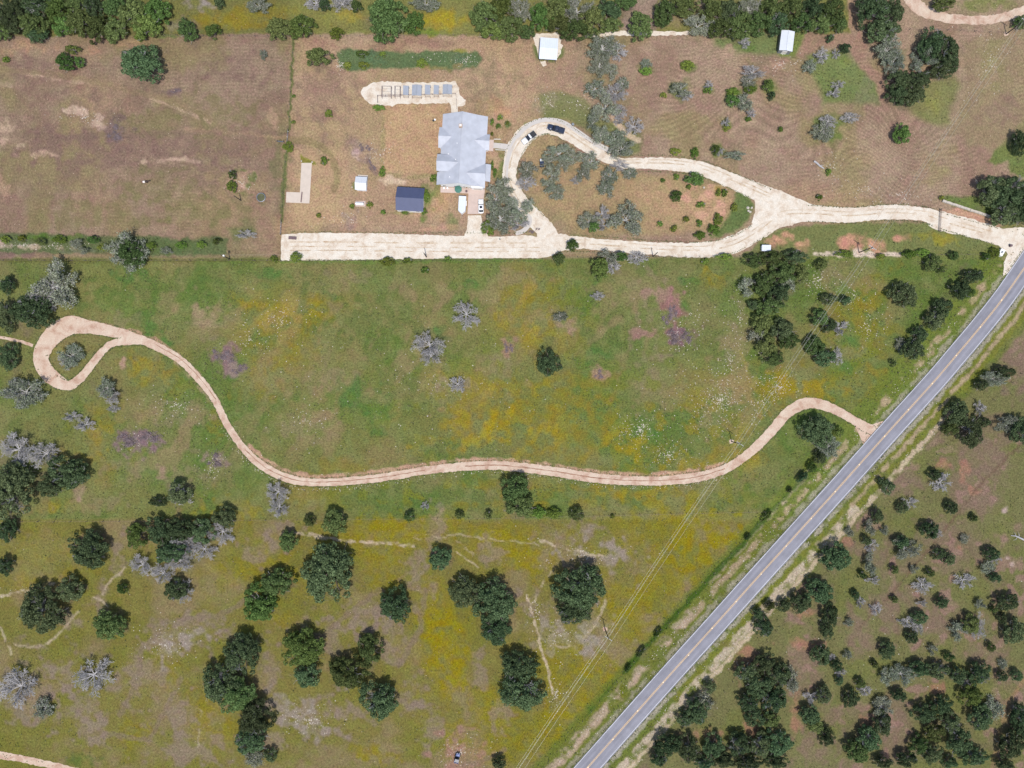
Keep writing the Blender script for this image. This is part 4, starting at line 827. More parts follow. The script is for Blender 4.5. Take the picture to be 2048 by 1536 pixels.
def plant(x, y, rx, ry, t, label, group, ang=None):
    name, _, leaf = KIND[t]; r = (rx + ry) / 2 * S
    if t in 'DJB':
        h = 0.85 * r + 2.4 if r > 1.6 else 1.5 * r + 1.2
    elif t == 'S': h = 1.15 * r + 0.4
    elif t == 'X': h = 0.75 * r + 1.6
    else: h = 0.78 * r + 2.0
    hc = h * (0.6 if t != 'S' else 0.5)
    b = P(x, y, hc); k = 1 - hc / H
    rz = rnd.uniform(0, 6.283) if abs(rx - ry) < 0.18 * max(rx, ry) else rnd.choice((0, math.pi))
    if ang is not None: rz = R(ang)
    e = empty(name, (b.x, b.y, 0), 0, label, 'shrub' if t == 'S' else 'tree', group)
    ax, ay = rx * S * k, ry * S * k
    TREES.append((x, y, max(rx, ry), t))
    if t in 'DJBS':
        key = 'big' if r > 5.4 else 'mid' if r > 3.0 else 'small' if r > 1.55 else 'shrub'
        tm, cm, R0, Hc, base = rnd.choice(PROTO[key])
        sz = h / (Hc + base)
        tr = mobj('trunk', tm, None, e); tr.scale = (ax / R0, ay / R0, sz); tr.rotation_euler = (0, 0, rz)
        cr = mobj('crown', cm, None, e); cr.location = (0, 0, base * sz)
        cr.scale = (ax / R0 * 1.0, ay / R0 * 1.0, sz) if abs(math.sin(rz)) < 0.01 or True else (1, 1, 1); cr.rotation_euler = (0, 0, rz)
        cr.material_slots[0].link = 'OBJECT'; cr.material_slots[0].material = M[leaf]
        if t == 'D' and r > 2.8 and rnd.random() < 0.55:
            bm_ = rnd.choice(PROTO['limbs']); o = mobj('branches', bm_, None, e); o.scale = (ax * .62, ay * .62, h * 1.06); o.rotation_euler = (0, 0, rz); o.location = (ax * rnd.uniform(-.25, .25), ay * rnd.uniform(-.25, .25), 0)
    else:
        key = ('dead_' if t == 'X' else 'sparse_') + ('big' if r > 3.2 else 'small')
        tm, bm_, cm, R0, Ht = rnd.choice(PROTO[key]); sz = h / Ht * 1.0
        for nm, me in (('trunk', tm), ('branches', bm_), ('crown', cm)):
            if me is None: continue
            o = mobj(nm, me, None, e); o.scale = (ax / R0, ay / R0, sz); o.rotation_euler = (0, 0, rz)

def zone(where, items, axis='x', shrink=1.0):
    """items: (x, y, rx, ry, type). Each label counts the thing along its row so that it can be pointed out."""
    tot = {}
    for it in items: tot[it[4]] = tot.get(it[4], 0) + 1
    srt = sorted(items, key=lambda q: q[0] if axis == 'x' else q[1]); cnt = {}
    for (x, y, rx, ry, t, *ang) in srt:
        cnt[t] = cnt.get(t, 0) + 1
        r = max(rx, ry); size = 'large ' if r >= 42 else 'small ' if r <= 15 and t != 'S' else ''
        nm = KIND[t][1]
        if tot[t] == 1: lab = f'{size}{nm} {where}'
        else: lab = f'{size}{nm} {where}, {ORD[cnt[t] - 1]} such from {"left" if axis == "x" else "top"}'
        plant(x, y, rx * shrink, ry * shrink, t, lab, f'{"shrubs" if t == "S" else "trees"} {where}', *ang)
        if len(lab.replace('-', ' ').split()) > 16: print('LONG', lab)

zone('in the top left wood', [(18, 25, 36, 34, 'D'), (62, 48, 30, 28, 'J'), (72, 68, 22, 16, 'D'), (112, 18, 28, 26, 'B'), (122, 52, 22, 22, 'B'), (155, 42, 28, 28, 'J'), (192, 54, 28, 26, 'J'), (185, 10, 28, 24, 'D'), (228, 14, 26, 26, 'J'), (230, 58, 26, 22, 'J'), (262, 24, 30, 30, 'J'), (290, 52, 30, 28, 'B'), (312, 20, 26, 30, 'B'), (278, 74, 12, 8, 'S'), (70, 8, 36, 26, 'D'), (0, 62, 24, 18, 'J'), (150, 5, 24, 22, 'J')])
zone('in the top meadow above the fence', [(372, 58, 23, 20, 'J'), (425, 60, 18, 14, 'B'), (437, 4, 11, 11, 'D'), (515, 8, 23, 16, 'G'), (557, 55, 29, 23, 'J'), (602, 50, 26, 25, 'B'), (648, 8, 14, 12, 'D'), (630, 2, 22, 16, 'X'), (684, 4, 24, 16, 'X'), (712, 10, 13, 13, 'J'), (672, 66, 15, 13, 'S'), (775, 34, 48, 44, 'J'), (762, 74, 15, 9, 'J'), (828, 44, 21, 24, 'B'), (850, 4, 28, 15, 'G')])
zone('in the wood left of the white barn', [(972, 30, 30, 36, 'J'), (1000, 20, 30, 30, 'B'), (985, 62, 28, 18, 'B'), (1022, 52, 30, 26, 'J'), (1040, 20, 28, 26, 'G'), (1052, 62, 20, 14, 'J')])
zone('in the wood right of the white barn', [(1082, 32, 24, 30, 'B'), (1112, 18, 30, 28, 'J'), (1118, 48, 28, 20, 'J'), (1150, 58, 30, 22, 'J'), (1155, 18, 30, 26, 'G'), (1186, 38, 28, 28, 'J'), (1218, 20, 26, 26, 'D'), (1222, 48, 22, 16, 'J'), (1180, 62, 16, 12, 'J'), (1250, 4, 26, 14, 'J')])
zone('beside the white path at the top', [(1282, 50, 27, 28, 'J'), (1330, 22, 22, 28, 'J'), (1326, 44, 12, 9, 'J'), (1366, 10, 28, 22, 'J')])
zone('in the top middle wood', [(1398, 48, 28, 22, 'G'), (1425, 18, 30, 26, 'J'), (1442, 54, 26, 20, 'J'), (1460, 22, 26, 26, 'D'), (1482, 46, 28, 26, 'J'), (1500, 14, 26, 24, 'G'), (1522, 44, 26, 24, 'J'), (1545, 16, 28, 26, 'J'), (1558, 44, 26, 22, 'D'), (1586, 18, 28, 26, 'J'), (1606, 44, 24, 20, 'J'), (1628, 16, 26, 26, 'D'), (1640, 48, 26, 20, 'J'), (1668, 20, 26, 28, 'J'), (1682, 48, 16, 16, 'J'), (1470, 70, 14, 8, 'J')])
zone('in the top right oak motte', [(1748, 18, 40, 34, 'D'), (1786, 28, 26, 34, 'D'), (1768, 58, 32, 26, 'D'), (1778, 96, 32, 28, 'G'), (1792, 122, 26, 22, 'G'), (1868, 88, 34, 30, 'D'), (1896, 108, 28, 40, 'D'), (1850, 116, 22, 26, 'G'), (1884, 140, 26, 16, 'D'), (1800, 158, 26, 22, 'D'), (1836, 160, 28, 22, 'D'), (1798, 188, 24, 22, 'D'), (1828, 190, 26, 20, 'D')])
zone('at the right edge by the top field', [(1890, 6, 24, 13, 'J'), (2044, 282, 18, 26, 'D'), (1985, 378, 32, 32, 'D'), (2022, 385, 40, 42, 'D'), (2018, 428, 34, 24, 'D'), (2046, 410, 30, 40, 'D'), (2046, 42, 18, 14, 'J')], 'y')
zone('in the west mown field', [(281, 124, 47, 38, 'D'), (142, 97, 15, 9, 'B'), (127, 122, 17, 20, 'B'), (157, 122, 11, 10, 'B'), (11, 118, 8, 6, 'S'), (463, 348, 9, 9, 'J'), (463, 372, 13, 11, 'S'), (525, 108, 7, 9, 'G'), (490, 468, 20, 9, 'X')])
zone('on the weedy bank below the west field', [(10, 478, 11, 8, 'S'), (42, 477, 10, 8, 'S'), (78, 482, 11, 8, 'J'), (118, 478, 14, 9, 'S'), (150, 486, 13, 9, 'G'), (184, 479, 12, 8, 'B'), (206, 494, 12, 8, 'S'), (302, 492, 12, 9, 'S'), (330, 500, 10, 7, 'G'), (362, 490, 12, 8, 'S'), (402, 489, 12, 8, 'S'), (432, 482, 10, 7, 'B'), (165, 500, 12, 6, 'G')])
zone('about the yard fence and slab', [(576, 293, 11, 11, 'S'), (586, 244, 5, 4, 'S'), (587, 192, 4, 4, 'S'), (657, 226, 9, 9, 'S'), (648, 321, 9, 9, 'S'), (637, 431, 6, 6, 'S'), (704, 412, 6, 6, 'S'), (739, 409, 7, 7, 'S'), (766, 424, 6, 6, 'S'), (757, 215, 14, 6, 'S'), (764, 342, 7, 11, 'S')])
zone('in the green bed above the pens', [(636, 112, 28, 19, 'J'), (723, 106, 13, 7, 'B'), (695, 130, 9, 9, 'S'), (727, 130, 11, 8, 'S'), (843, 126, 13, 10, 'S'), (765, 108, 8, 6, 'S')])
zone('beside the house and patio', [(975, 456, 15, 14, 'S'), (848, 422, 7, 8, 'S'), (852, 392, 8, 14, 'S'), (810, 425, 9, 5, 'S'), (868, 356, 9, 9, 'S'), (984, 244, 4, 9, 'S'), (984, 330, 4, 10, 'S'), (984, 268, 4, 5, 'S'), (990, 345, 5, 10, 'S'), (1000, 235, 6, 6, 'S'), (996, 252, 5, 6, 'S'), (1014, 246, 5, 5, 'S')])
zone('in the oak line above the drive', [(1206, 92, 34, 26, 'G'), (1235, 102, 20, 18, 'X'), (1200, 128, 24, 22, 'G'), (1222, 140, 14, 14, 'G'), (1190, 174, 17, 20, 'G'), (1232, 184, 22, 20, 'X'), (1212, 212, 26, 28, 'G'), (1240, 222, 14, 18, 'X'), (1247, 164, 12, 14, 'G'), (1270, 250, 18, 18, 'X'), (1186, 244, 12, 18, 'G'), (1203, 268, 16, 18, 'G'), (1232, 275, 22, 16, 'G'), (1245, 295, 24, 22, 'G'), (1238, 240, 10, 12, 'X')], 'y')
zone('in the upper mown field', [(1292, 126, 11, 10, 'G'), (1292, 142, 13, 9, 'S'), (1374, 130, 14, 11, 'S'), (1327, 190, 7, 7, 'S'), (1362, 178, 22, 14, 'G'), (1372, 190, 16, 10, 'X'), (1419, 170, 9, 10, 'X'), (1416, 180, 9, 8, 'S'), (1491, 84, 11, 12, 'X'), (1508, 142, 28, 13, 'X'), (1500, 162, 14, 14, 'G'), (1500, 178, 13, 9, 'S'), (1466, 184, 14, 10, 'S'), (1466, 200, 14, 12, 'B'), (1490, 204, 18, 16, 'G'), (1503, 226, 10, 10, 'X'), (1497, 238, 8, 5, 'S'), (1453, 243, 9, 11, 'X'), (1454, 256, 9, 7, 'S')])
zone('in the field right of the grey shed', [(1538, 170, 13, 14, 'B'), (1545, 190, 8, 10, 'D'), (1645, 110, 14, 16, 'X'), (1620, 131, 12, 13, 'G'), (1673, 106, 9, 9, 'X'), (1692, 95, 10, 12, 'D'), (1678, 168, 13, 8, 'X'), (1670, 184, 14, 11, 'X'), (1659, 240, 17, 14, 'X'), (1648, 262, 22, 20, 'G'), (1702, 233, 18, 12, 'X'), (1806, 266, 20, 19, 'B'), (1561, 258, 7, 6, 'S'), (1639, 394, 7, 7, 'S'), (1662, 75, 8, 8, 'D')])
zone('below the upper mown field', [(1351, 303, 11, 8, 'S'), (1390, 306, 9, 12, 'S'), (1432, 298, 10, 9, 'B'), (1440, 302, 9, 8, 'X'), (1470, 310, 21, 7, 'G'), (1658, 344, 6, 8, 'S'), (1884, 395, 7, 5, 'S')])
zone('inside the drive loop', [(1118, 305, 28, 17, 'G'), (1148, 311, 18, 13, 'G'), (1098, 322, 16, 12, 'G'), (1054, 338, 18, 16, 'G'), (1052, 362, 19, 17, 'X'), (1104, 348, 18, 17, 'G'), (1098, 370, 14, 14, 'G'), (1116, 384, 15, 13, 'G'), (1182, 322, 18, 18, 'G'), (1166, 346, 15, 13, 'G'), (1152, 360, 11, 8, 'X'), (1222, 350, 17, 15, 'G'), (1262, 344, 14, 11, 'G'), (1240, 330, 18, 12, 'X'), (1212, 374, 16, 16, 'G'), (1125, 328, 14, 12, 'G')])
zone('on the orchard island of the drive', [(1180, 442, 26, 20, 'G'), (1205, 425, 18, 18, 'X'), (1188, 452, 12, 13, 'B'), (1254, 437, 30, 34, 'G'), (1208, 450, 14, 14, 'X'), (1391, 356, 19, 14, 'B'), (1353, 391, 12, 12, 'B'), (1353, 353, 7, 7, 'S'), (1326, 360, 5, 5, 'S'), (1378, 373, 6, 6, 'S'), (1372, 438, 7, 8, 'S'), (1320, 447, 6, 7, 'S'), (1348, 456, 7, 8, 'S'), (1399, 446, 8, 7, 'S'), (1437, 438, 12, 10, 'S'), (1402, 409, 10, 7, 'S'), (1428, 460, 14, 12, 'S'), (1400, 470, 14, 9, 'S'), (1449, 385, 8, 8, 'S'), (1470, 414, 9, 8, 'S'), (1437, 384, 6, 8, 'S')])
zone('by the house drive', [(992, 396, 26, 26, 'G'), (1038, 416, 24, 28, 'G'), (1000, 436, 34, 30, 'G'), (1036, 448, 22, 16, 'X'), (1008, 372, 20, 16, 'G')])
zone('along the middle fence', [(547, 518, 9, 8, 'S'), (592, 514, 12, 13, 'S'), (775, 523, 16, 10, 'S'), (815, 521, 11, 7, 'S'), (895, 518, 9, 7, 'S'), (850, 540, 9, 8, 'S'), (1145, 490, 14, 13, 'B'), (1118, 516, 14, 14, 'J'), (1216, 514, 20, 14, 'G'), (1242, 512, 16, 10, 'B'), (1274, 514, 22, 14, 'X'), (1200, 536, 20, 24, 'B'), (1225, 530, 16, 18, 'X'), (1196, 592, 14, 9, 'X'), (1410, 523, 9, 8, 'S'), (1450, 513, 18, 7, 'S')])
zone('in the green meadow', [(932, 627, 27, 27, 'X'), (858, 688, 33, 24, 'X'), (862, 712, 22, 17, 'X'), (915, 768, 17, 17, 'X'), (1098, 725, 27, 26, 'D'), (1122, 632, 15, 9, 'G'), (553, 985, 22, 22, 'X'), (556, 1015, 22, 18, 'X')])
zone('in the thicket below the well house', [(1508, 520, 22, 18, 'J'), (1548, 516, 28, 18, 'J'), (1592, 514, 28, 18, 'D'), (1570, 545, 34, 26, 'J'), (1602, 548, 22, 22, 'J'), (1494, 574, 20, 20, 'G'), (1528, 566, 28, 24, 'J'), (1560, 585, 30, 26, 'D'), (1540, 612, 30, 22, 'J'), (1575, 568, 20, 18, 'G'), (1508, 610, 14, 12, 'D'), (1525, 648, 28, 24, 'J'), (1562, 660, 32, 26, 'D'), (1580, 680, 22, 22, 'J'), (1535, 690, 26, 24, 'J'), (1548, 716, 26, 18, 'J'), (1515, 672, 18, 18, 'G')], 'y', shrink=0.9)
zone('under the power lines', [(1645, 528, 12, 14, 'J'), (1660, 598, 18, 12, 'D'), (1692, 600, 14, 10, 'D'), (1640, 636, 20, 18, 'J'), (1660, 650, 16, 14, 'D'), (1682, 656, 18, 17, 'X'), (1632, 690, 22, 20, 'J'), (1652, 714, 24, 18, 'D'), (1676, 714, 12, 18, 'X')], 'y')
zone('between meadow and upper road', [(1810, 588, 28, 28, 'D'), (1868, 524, 16, 20, 'J'), (1884, 538, 10, 8, 'J'), (1910, 511, 10, 10, 'J'), (1948, 552, 22, 14, 'D'), (1922, 578, 22, 20, 'D'), (1940, 585, 12, 12, 'B'), (1888, 614, 20, 20, 'D'), (1870, 640, 20, 22, 'D'), (1840, 668, 18, 18, 'D'), (1828, 698, 22, 24, 'D'), (1806, 688, 12, 14, 'G'), (1788, 726, 8, 8, 'J'), (1690, 507, 18, 8, 'S'), (1762, 512, 12, 6, 'S'), (1820, 508, 18, 9, 'S'), (1846, 505, 14, 9, 'S'), (1990, 505, 10, 12, 'S'), (1974, 512, 8, 9, 'B')])
zone('by the track mouth at the road', [(1636, 862, 34, 36, 'D'), (1660, 892, 26, 24, 'G'), (1678, 863, 12, 12, 'B'), (1642, 915, 16, 14, 'D'), (1625, 935, 12, 10, 'B'), (1608, 952, 9, 8, 'D')])
zone('about the turnaround', [(103, 570, 46, 44, 'G'), (90, 590, 30, 28, 'X'), (12, 570, 15, 20, 'D'), (60, 622, 42, 36, 'D'), (14, 630, 22, 34, 'D'), (12, 712, 20, 30, 'D'), (138, 712, 24, 24, 'G'), (130, 722, 16, 14, 'X'), (250, 500, 38, 40, 'G'), (258, 504, 28, 30, 'J'), (42, 785, 38, 34, 'G'), (30, 778, 24, 22, 'X'), (210, 775, 22, 20, 'G'), (218, 792, 24, 16, 'X')])
zone('at the left edge of the meadow', [(142, 834, 18, 10, 'X'), (167, 850, 19, 14, 'X'), (28, 900, 36, 32, 'X'), (86, 908, 34, 26, 'X'), (225, 818, 12, 8, 'X'), (132, 944, 44, 32, 'D'), (98, 972, 30, 24, 'D'), (18, 985, 50, 56, 'D'), (12, 1062, 18, 26, 'D'), (10, 1132, 16, 20, 'D')])
zone('in the left dead-topped grove', [(355, 985, 26, 24, 'D'), (362, 996, 20, 16, 'X'), (314, 1004, 18, 10, 'D'), (445, 1035, 26, 22, 'D'), (272, 1074, 24, 28, 'B'), (318, 1062, 32, 28, 'D'), (360, 1060, 32, 24, 'D'), (402, 1065, 26, 28, 'D'), (340, 1105, 32, 24, 'D'), (442, 1065, 24, 24, 'X'), (368, 1092, 30, 24, 'X'), (405, 1100, 24, 20, 'X'), (356, 1124, 30, 22, 'X'), (280, 1132, 24, 22, 'X'), (322, 1150, 22, 20, 'X'), (350, 1180, 24, 24, 'D'), (362, 1185, 22, 22, 'X')])
zone('in the lower left pasture', [(172, 1100, 42, 38, 'D'), (78, 1222, 46, 48, 'D'), (136, 1180, 27, 28, 'D'), (215, 1252, 36, 30, 'J'), (243, 1178, 12, 13, 'B'), (32, 1378, 38, 42, 'X'), (180, 1355, 36, 36, 'X'), (85, 1420, 20, 18, 'G')])
zone('in the long oak row of the pasture', [(482, 1312, 42, 40, 'D'), (440, 1372, 40, 42, 'D'), (470, 1395, 40, 36, 'J'), (508, 1438, 40, 36, 'D'), (500, 1478, 34, 34, 'D'), (540, 1512, 14, 14, 'D'), (508, 1520, 20, 16, 'G')], 'y')
zone('in the middle of the pasture', [(552, 1166, 34, 30, 'J'), (516, 1208, 38, 36, 'B'), (655, 1150, 58, 58, 'D'), (602, 1300, 44, 40, 'B'), (615, 1350, 30, 26, 'D'), (738, 1302, 26, 34, 'J'), (698, 1346, 36, 40, 'J'), (755, 1402, 40, 38, 'D'), (790, 1212, 34, 36, 'D'), (575, 1083, 22, 20, 'J'), (668, 1046, 28, 26, 'J'), (618, 1043, 13, 13, 'J'), (880, 1118, 24, 25, 'D')])
zone('along the lower fence', [(819, 1034, 11, 11, 'J'), (850, 1012, 8, 9, 'X'), (919, 1031, 11, 8, 'J'), (977, 1030, 9, 9, 'J'), (1030, 980, 32, 32, 'J'), (1038, 1012, 32, 26, 'J'), (1078, 1025, 16, 13, 'S'), (1108, 1027, 18, 12, 'S'), (1154, 1029, 14, 16, 'J'), (1225, 1033, 6, 5, 'S')])
zone('right of the yellow flower strip', [(932, 1186, 32, 38, 'D'), (988, 1206, 48, 44, 'D'), (990, 1258, 36, 32, 'D'), (1160, 1178, 48, 54, 'D'), (1148, 1224, 40, 26, 'D'), (1038, 1332, 38, 30, 'D'), (1046, 1385, 42, 46, 'D'), (998, 1528, 16, 12, 'D')])
zone('beyond the upper road', [(1990, 758, 26, 16, 'G'), (2012, 745, 22, 14, 'D'), (1965, 770, 16, 12, 'D'), (1916, 826, 28, 24, 'D'), (1945, 862, 26, 36, 'D'), (1902, 858, 18, 14, 'J'), (1962, 818, 12, 18, 'X'), (1970, 845, 15, 11, 'D'), (2018, 850, 22, 18, 'G'), (2044, 860, 20, 30, 'D'), (1886, 965, 20, 18, 'X'), (1872, 950, 14, 12, 'D'), (1778, 975, 13, 16, 'D'), (1762, 962, 8, 8, 'D')])
zone('in scrub beyond the middle road', [(1806, 1016, 16, 14, 'D'), (1822, 1006, 18, 14, 'X'), (1905, 1016, 17, 17, 'D'), (1756, 1032, 15, 20, 'D'), (1742, 1056, 14, 18, 'G'), (1862, 1062, 22, 22, 'D'), (1876, 1068, 14, 10, 'X'), (1815, 1098, 30, 24, 'G'), (1805, 1085, 22, 16, 'D'), (1745, 1092, 16, 14, 'X'), (1735, 1082, 14, 12, 'D'), (1880, 1108, 16, 14, 'D'), (1900, 1118, 16, 16, 'D'), (1674, 1116, 36, 36, 'D'), (1742, 1130, 15, 24, 'G'), (1985, 1108, 20, 16, 'D'), (1992, 1118, 14, 12, 'X'), (1978, 1136, 18, 14, 'G')], shrink=0.86)
zone('in the grey scrub at the right', [(1748, 1160, 16, 10, 'X'), (1722, 1206, 10, 14, 'X'), (1712, 1190, 10, 9, 'D'), (1754, 1220, 12, 14, 'X'), (1848, 1172, 20, 16, 'X'), (1846, 1206, 12, 8, 'X'), (1932, 1162, 20, 16, 'X'), (1886, 1205, 13, 14, 'D'), (1992, 1156, 14, 10, 'D'), (2016, 1206, 24, 18, 'D'), (2006, 1236, 10, 14, 'D'), (2032, 1264, 22, 28, 'D'), (1818, 1246, 18, 12, 'X'), (1838, 1256, 14, 12, 'X'), (1840, 1236, 18, 14, 'D'), (1826, 1276, 15, 14, 'D'), (1956, 1256, 14, 28, 'X'), (1918, 1262, 18, 16, 'G'), (1942, 1250, 20, 20, 'J'), (1776, 1302, 17, 19, 'D')])
zone('along the far roadside', [(1640, 1184, 32, 34, 'D'), (1602, 1206, 26, 26, 'D'), (1660, 1232, 22, 28, 'D'), (1656, 1262, 16, 22, 'D'), (1570, 1212, 18, 16, 'D'), (1540, 1212, 16, 12, 'J'), (1528, 1254, 22, 26, 'D'), (1516, 1228, 14, 14, 'D'), (1420, 1376, 16, 16, 'D'), (1396, 1424, 32, 28, 'D'), (1372, 1440, 22, 18, 'D'), (1412, 1402, 22, 18, 'G'), (1336, 1492, 34, 26, 'D'), (1380, 1500, 34, 28, 'D'), (1318, 1516, 22, 20, 'D')], 'y', shrink=0.86)
zone('in dark wood beyond the lower road', [(1495, 1346, 26, 26, 'D'), (1530, 1328, 28, 24, 'D'), (1558, 1352, 30, 30, 'D'), (1520, 1372, 32, 30, 'D'), (1548, 1402, 34, 32, 'D'), (1498, 1406, 24, 24, 'D'), (1512, 1436, 26, 24, 'D'), (1542, 1440, 20, 22, 'J'), (1588, 1362, 14, 28, 'G'), (1430, 1496, 32, 28, 'D'), (1478, 1492, 30, 28, 'D'), (1520, 1492, 30, 30, 'D'), (1556, 1488, 30, 36, 'D'), (1450, 1522, 34, 20, 'D'), (1500, 1526, 32, 18, 'D'), (1410, 1528, 26, 14, 'D'), (1555, 1526, 28, 16, 'D')], shrink=0.86)
zone('in the bottom right glades', [(1644, 1312, 26, 24, 'D'), (1664, 1316, 11, 9, 'X'), (1674, 1332, 14, 14, 'D'), (1683, 1350, 14, 12, 'X'), (1680, 1362, 12, 10, 'D'), (1624, 1394, 17, 20, 'X'), (1648, 1392, 20, 22, 'D'), (1622, 1432, 26, 24, 'D'), (1632, 1452, 22, 18, 'J'), (1656, 1476, 18, 24, 'D'), (1704, 1398, 18, 24, 'D'), (1732, 1384, 16, 13, 'X'), (1722, 1368, 14, 12, 'J'), (1740, 1480, 30, 30, 'D'), (1716, 1504, 32, 28, 'J'), (1765, 1450, 24, 30, 'D'), (1768, 1418, 24, 26, 'G'), (1772, 1356, 14, 18, 'G')], shrink=0.86)
zone('in the bottom right corner wood', [(1808, 1352, 30, 24, 'G'), (1842, 1340, 26, 20, 'D'), (1880, 1342, 26, 20, 'D'), (1918, 1352, 22, 20, 'D'), (1960, 1348, 28, 26, 'D'), (1932, 1364, 11, 10, 'X'), (1944, 1392, 28, 28, 'B'), (2006, 1354, 14, 14, 'D'), (2036, 1352, 14, 14, 'D'), (1800, 1392, 20, 14, 'D'), (1850, 1428, 30, 24, 'D'), (1884, 1412, 26, 24, 'D'), (1904, 1448, 28, 24, 'D'), (1872, 1466, 26, 22, 'J'), (1964, 1436, 34, 28, 'D'), (1990, 1420, 22, 22, 'G'), (2040, 1432, 18, 30, 'D')], shrink=0.86)
zone('at the very bottom right', [(1922, 1484, 36, 30, 'D'), (1838, 1492, 26, 22, 'J'), (1868, 1510, 24, 22, 'D'), (1952, 1516, 30, 22, 'D'), (1815, 1520, 26, 18, 'D'), (1900, 1526, 22, 14, 'D'), (2026, 1492, 28, 36, 'D'), (2040, 1462, 16, 24, 'D'), (2012, 1530, 24, 14, 'D'), (1768, 1526, 26, 14, 'D')], shrink=0.86)
# small hedge of brush along the near roadside fence
zone('in the brush row by the near verge', [(1534, 1032, 14, 5, 'B', 48), (1496, 1074, 10, 4, 'J', 44), (1316, 1266, 12, 4, 'B', 48), (1282, 1306, 14, 4, 'J', 48), (1256, 1338, 11, 4, 'B', 50), (1606, 954, 16, 6, 'D', 46), (1580, 980, 8, 4, 'J', 46)])
zone('scattered small in the far right scrub', [(1700, 1065, 9, 8, 'G'), (1726, 1150, 9, 9, 'J'), (1772, 1062, 9, 8, 'G'), (1790, 1140, 10, 9, 'J'), (1830, 1140, 9, 8, 'G'), (1862, 1146, 10, 9, 'J'), (1932, 1080, 10, 9, 'G'), (1950, 1036, 9, 8, 'J'), (1962, 1210, 10, 10, 'G'), (1990, 1220, 9, 8, 'J'), (1700, 1246, 8, 8, 'G'), (1790, 1200, 9, 8, 'J'), (1866, 1300, 10, 9, 'G'), (1900, 1316, 11, 9, 'J'), (1984, 1296, 10, 9, 'J'), (2010, 1330, 10, 9, 'G'), (1750, 1330, 9, 8, 'J'), (1696, 1310, 9, 8, 'G')])

# litter and bare soil that really lies under the crowns
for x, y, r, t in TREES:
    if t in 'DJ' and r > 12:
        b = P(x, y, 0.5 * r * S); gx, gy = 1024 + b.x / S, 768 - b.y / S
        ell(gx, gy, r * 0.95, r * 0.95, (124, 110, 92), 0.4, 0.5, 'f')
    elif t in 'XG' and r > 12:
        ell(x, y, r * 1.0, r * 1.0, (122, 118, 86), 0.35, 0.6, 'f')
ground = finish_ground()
print('trees', len(TREES))
# ------------------------------------------------------------------ buildings
def gable(parent, name, u0, u1, v0, v1, ze, zr, axis, mat, t=0.12, asym=None):
    """Two roof slabs; axis 'u': ridge runs along u. Overhang included in the extents."""
    if axis == 'u':
        vm = (v0 + v1) / 2 if asym is None else asym
        MB().slab([(u0, v0, ze), (u1, v0, ze), (u1, vm, zr), (u0, vm, zr)], t).build(name, mat, parent)
        MB().slab([(u0, vm + 0.004, zr), (u1, vm + 0.004, zr), (u1, v1, ze), (u0, v1, ze)], t).build(name, mat, parent)
        MB().tube([(u0, vm, zr + 0.02), (u1, vm, zr + 0.02)], 0.09, 6).build('ridge_cap', mat, parent)
    else:
        um = (u0 + u1) / 2 if asym is None else asym
        MB().slab([(u0, v0, ze), (um, v0, zr), (um, v1, zr), (u0, v1, ze)], t).build(name, mat, parent)
        MB().slab([(um + 0.004, v0, zr), (u1, v0, ze), (u1, v1, ze), (um + 0.004, v1, zr)], t).build(name, mat, parent)
        MB().tube([(um, v0, zr + 0.02), (um, v1, zr + 0.02)], 0.09, 6).build('ridge_cap', mat, parent)

def gable_wall(parent, u0, u1, v0, v1, ze, zr, axis, mat, name='wall'):
    if axis == 'u':
        vm = (v0 + v1) / 2; prof = [(v0, 0), (v1, 0), (v1, ze), (vm, zr), (v0, ze)]
        v = [(u, a, z) for u in (u0, u1) for a, z in prof]
    else:
        um = (u0 + u1) / 2; prof = [(u0, 0), (u1, 0), (u1, ze), (um, zr), (u0, ze)]
        v = [(a, w, z) for w in (v0, v1) for a, z in prof]
    f = [(0, 1, 2, 3, 4), (9, 8, 7, 6, 5)] + [(i, 5 + i, 5 + (i + 1) % 5, (i + 1) % 5) for i in range(5)]
    return MB().add(v, f).build(name, mat, parent)

def opening(parent, name, u, v, z, w, h, facing, glass=True):
    """Window or door standing 3 cm proud of a wall: frame, with the pane or handle as sub-part."""
    e = {'s': (1, 0, 0, -1), 'n': (-1, 0, 0, 1), 'e': (0, 1, 1, 0), 'w': (0, -1, -1, 0)}[facing]
    tx, ty, nx, ny = e; Mx = Matrix(((tx, nx, 0, u), (ty, ny, 0, v), (0, 0, 1, z), (0, 0, 0, 1)))
    mb = MB()
    for a in ((-w / 2, -w / 2 + .08, 0, h), (w / 2 - .08, w / 2, 0, h), (-w / 2 + .08, w / 2 - .08, 0, .08), (-w / 2 + .08, w / 2 - .08, h - .08, h)): mb.box(a[0], a[1], 0.0, 0.06, a[2], a[3], Mx)
    fr = mb.build(name, M['white'], parent)
    if glass: MB().box(-w / 2 + .08, w / 2 - .08, 0.0, 0.03, .08, h - .08, Mx).build('pane', M['glass'], fr)
    else:
        MB().box(-w / 2 + .08, w / 2 - .08, 0.0, 0.04, .08, h - .08, Mx).build('panel', M['siding'], fr); MB().box(w / 2 - .25, w / 2 - .17, 0.04, 0.10, h * .45, h * .5, Mx).build('handle', M['chrome'], fr)
    return fr

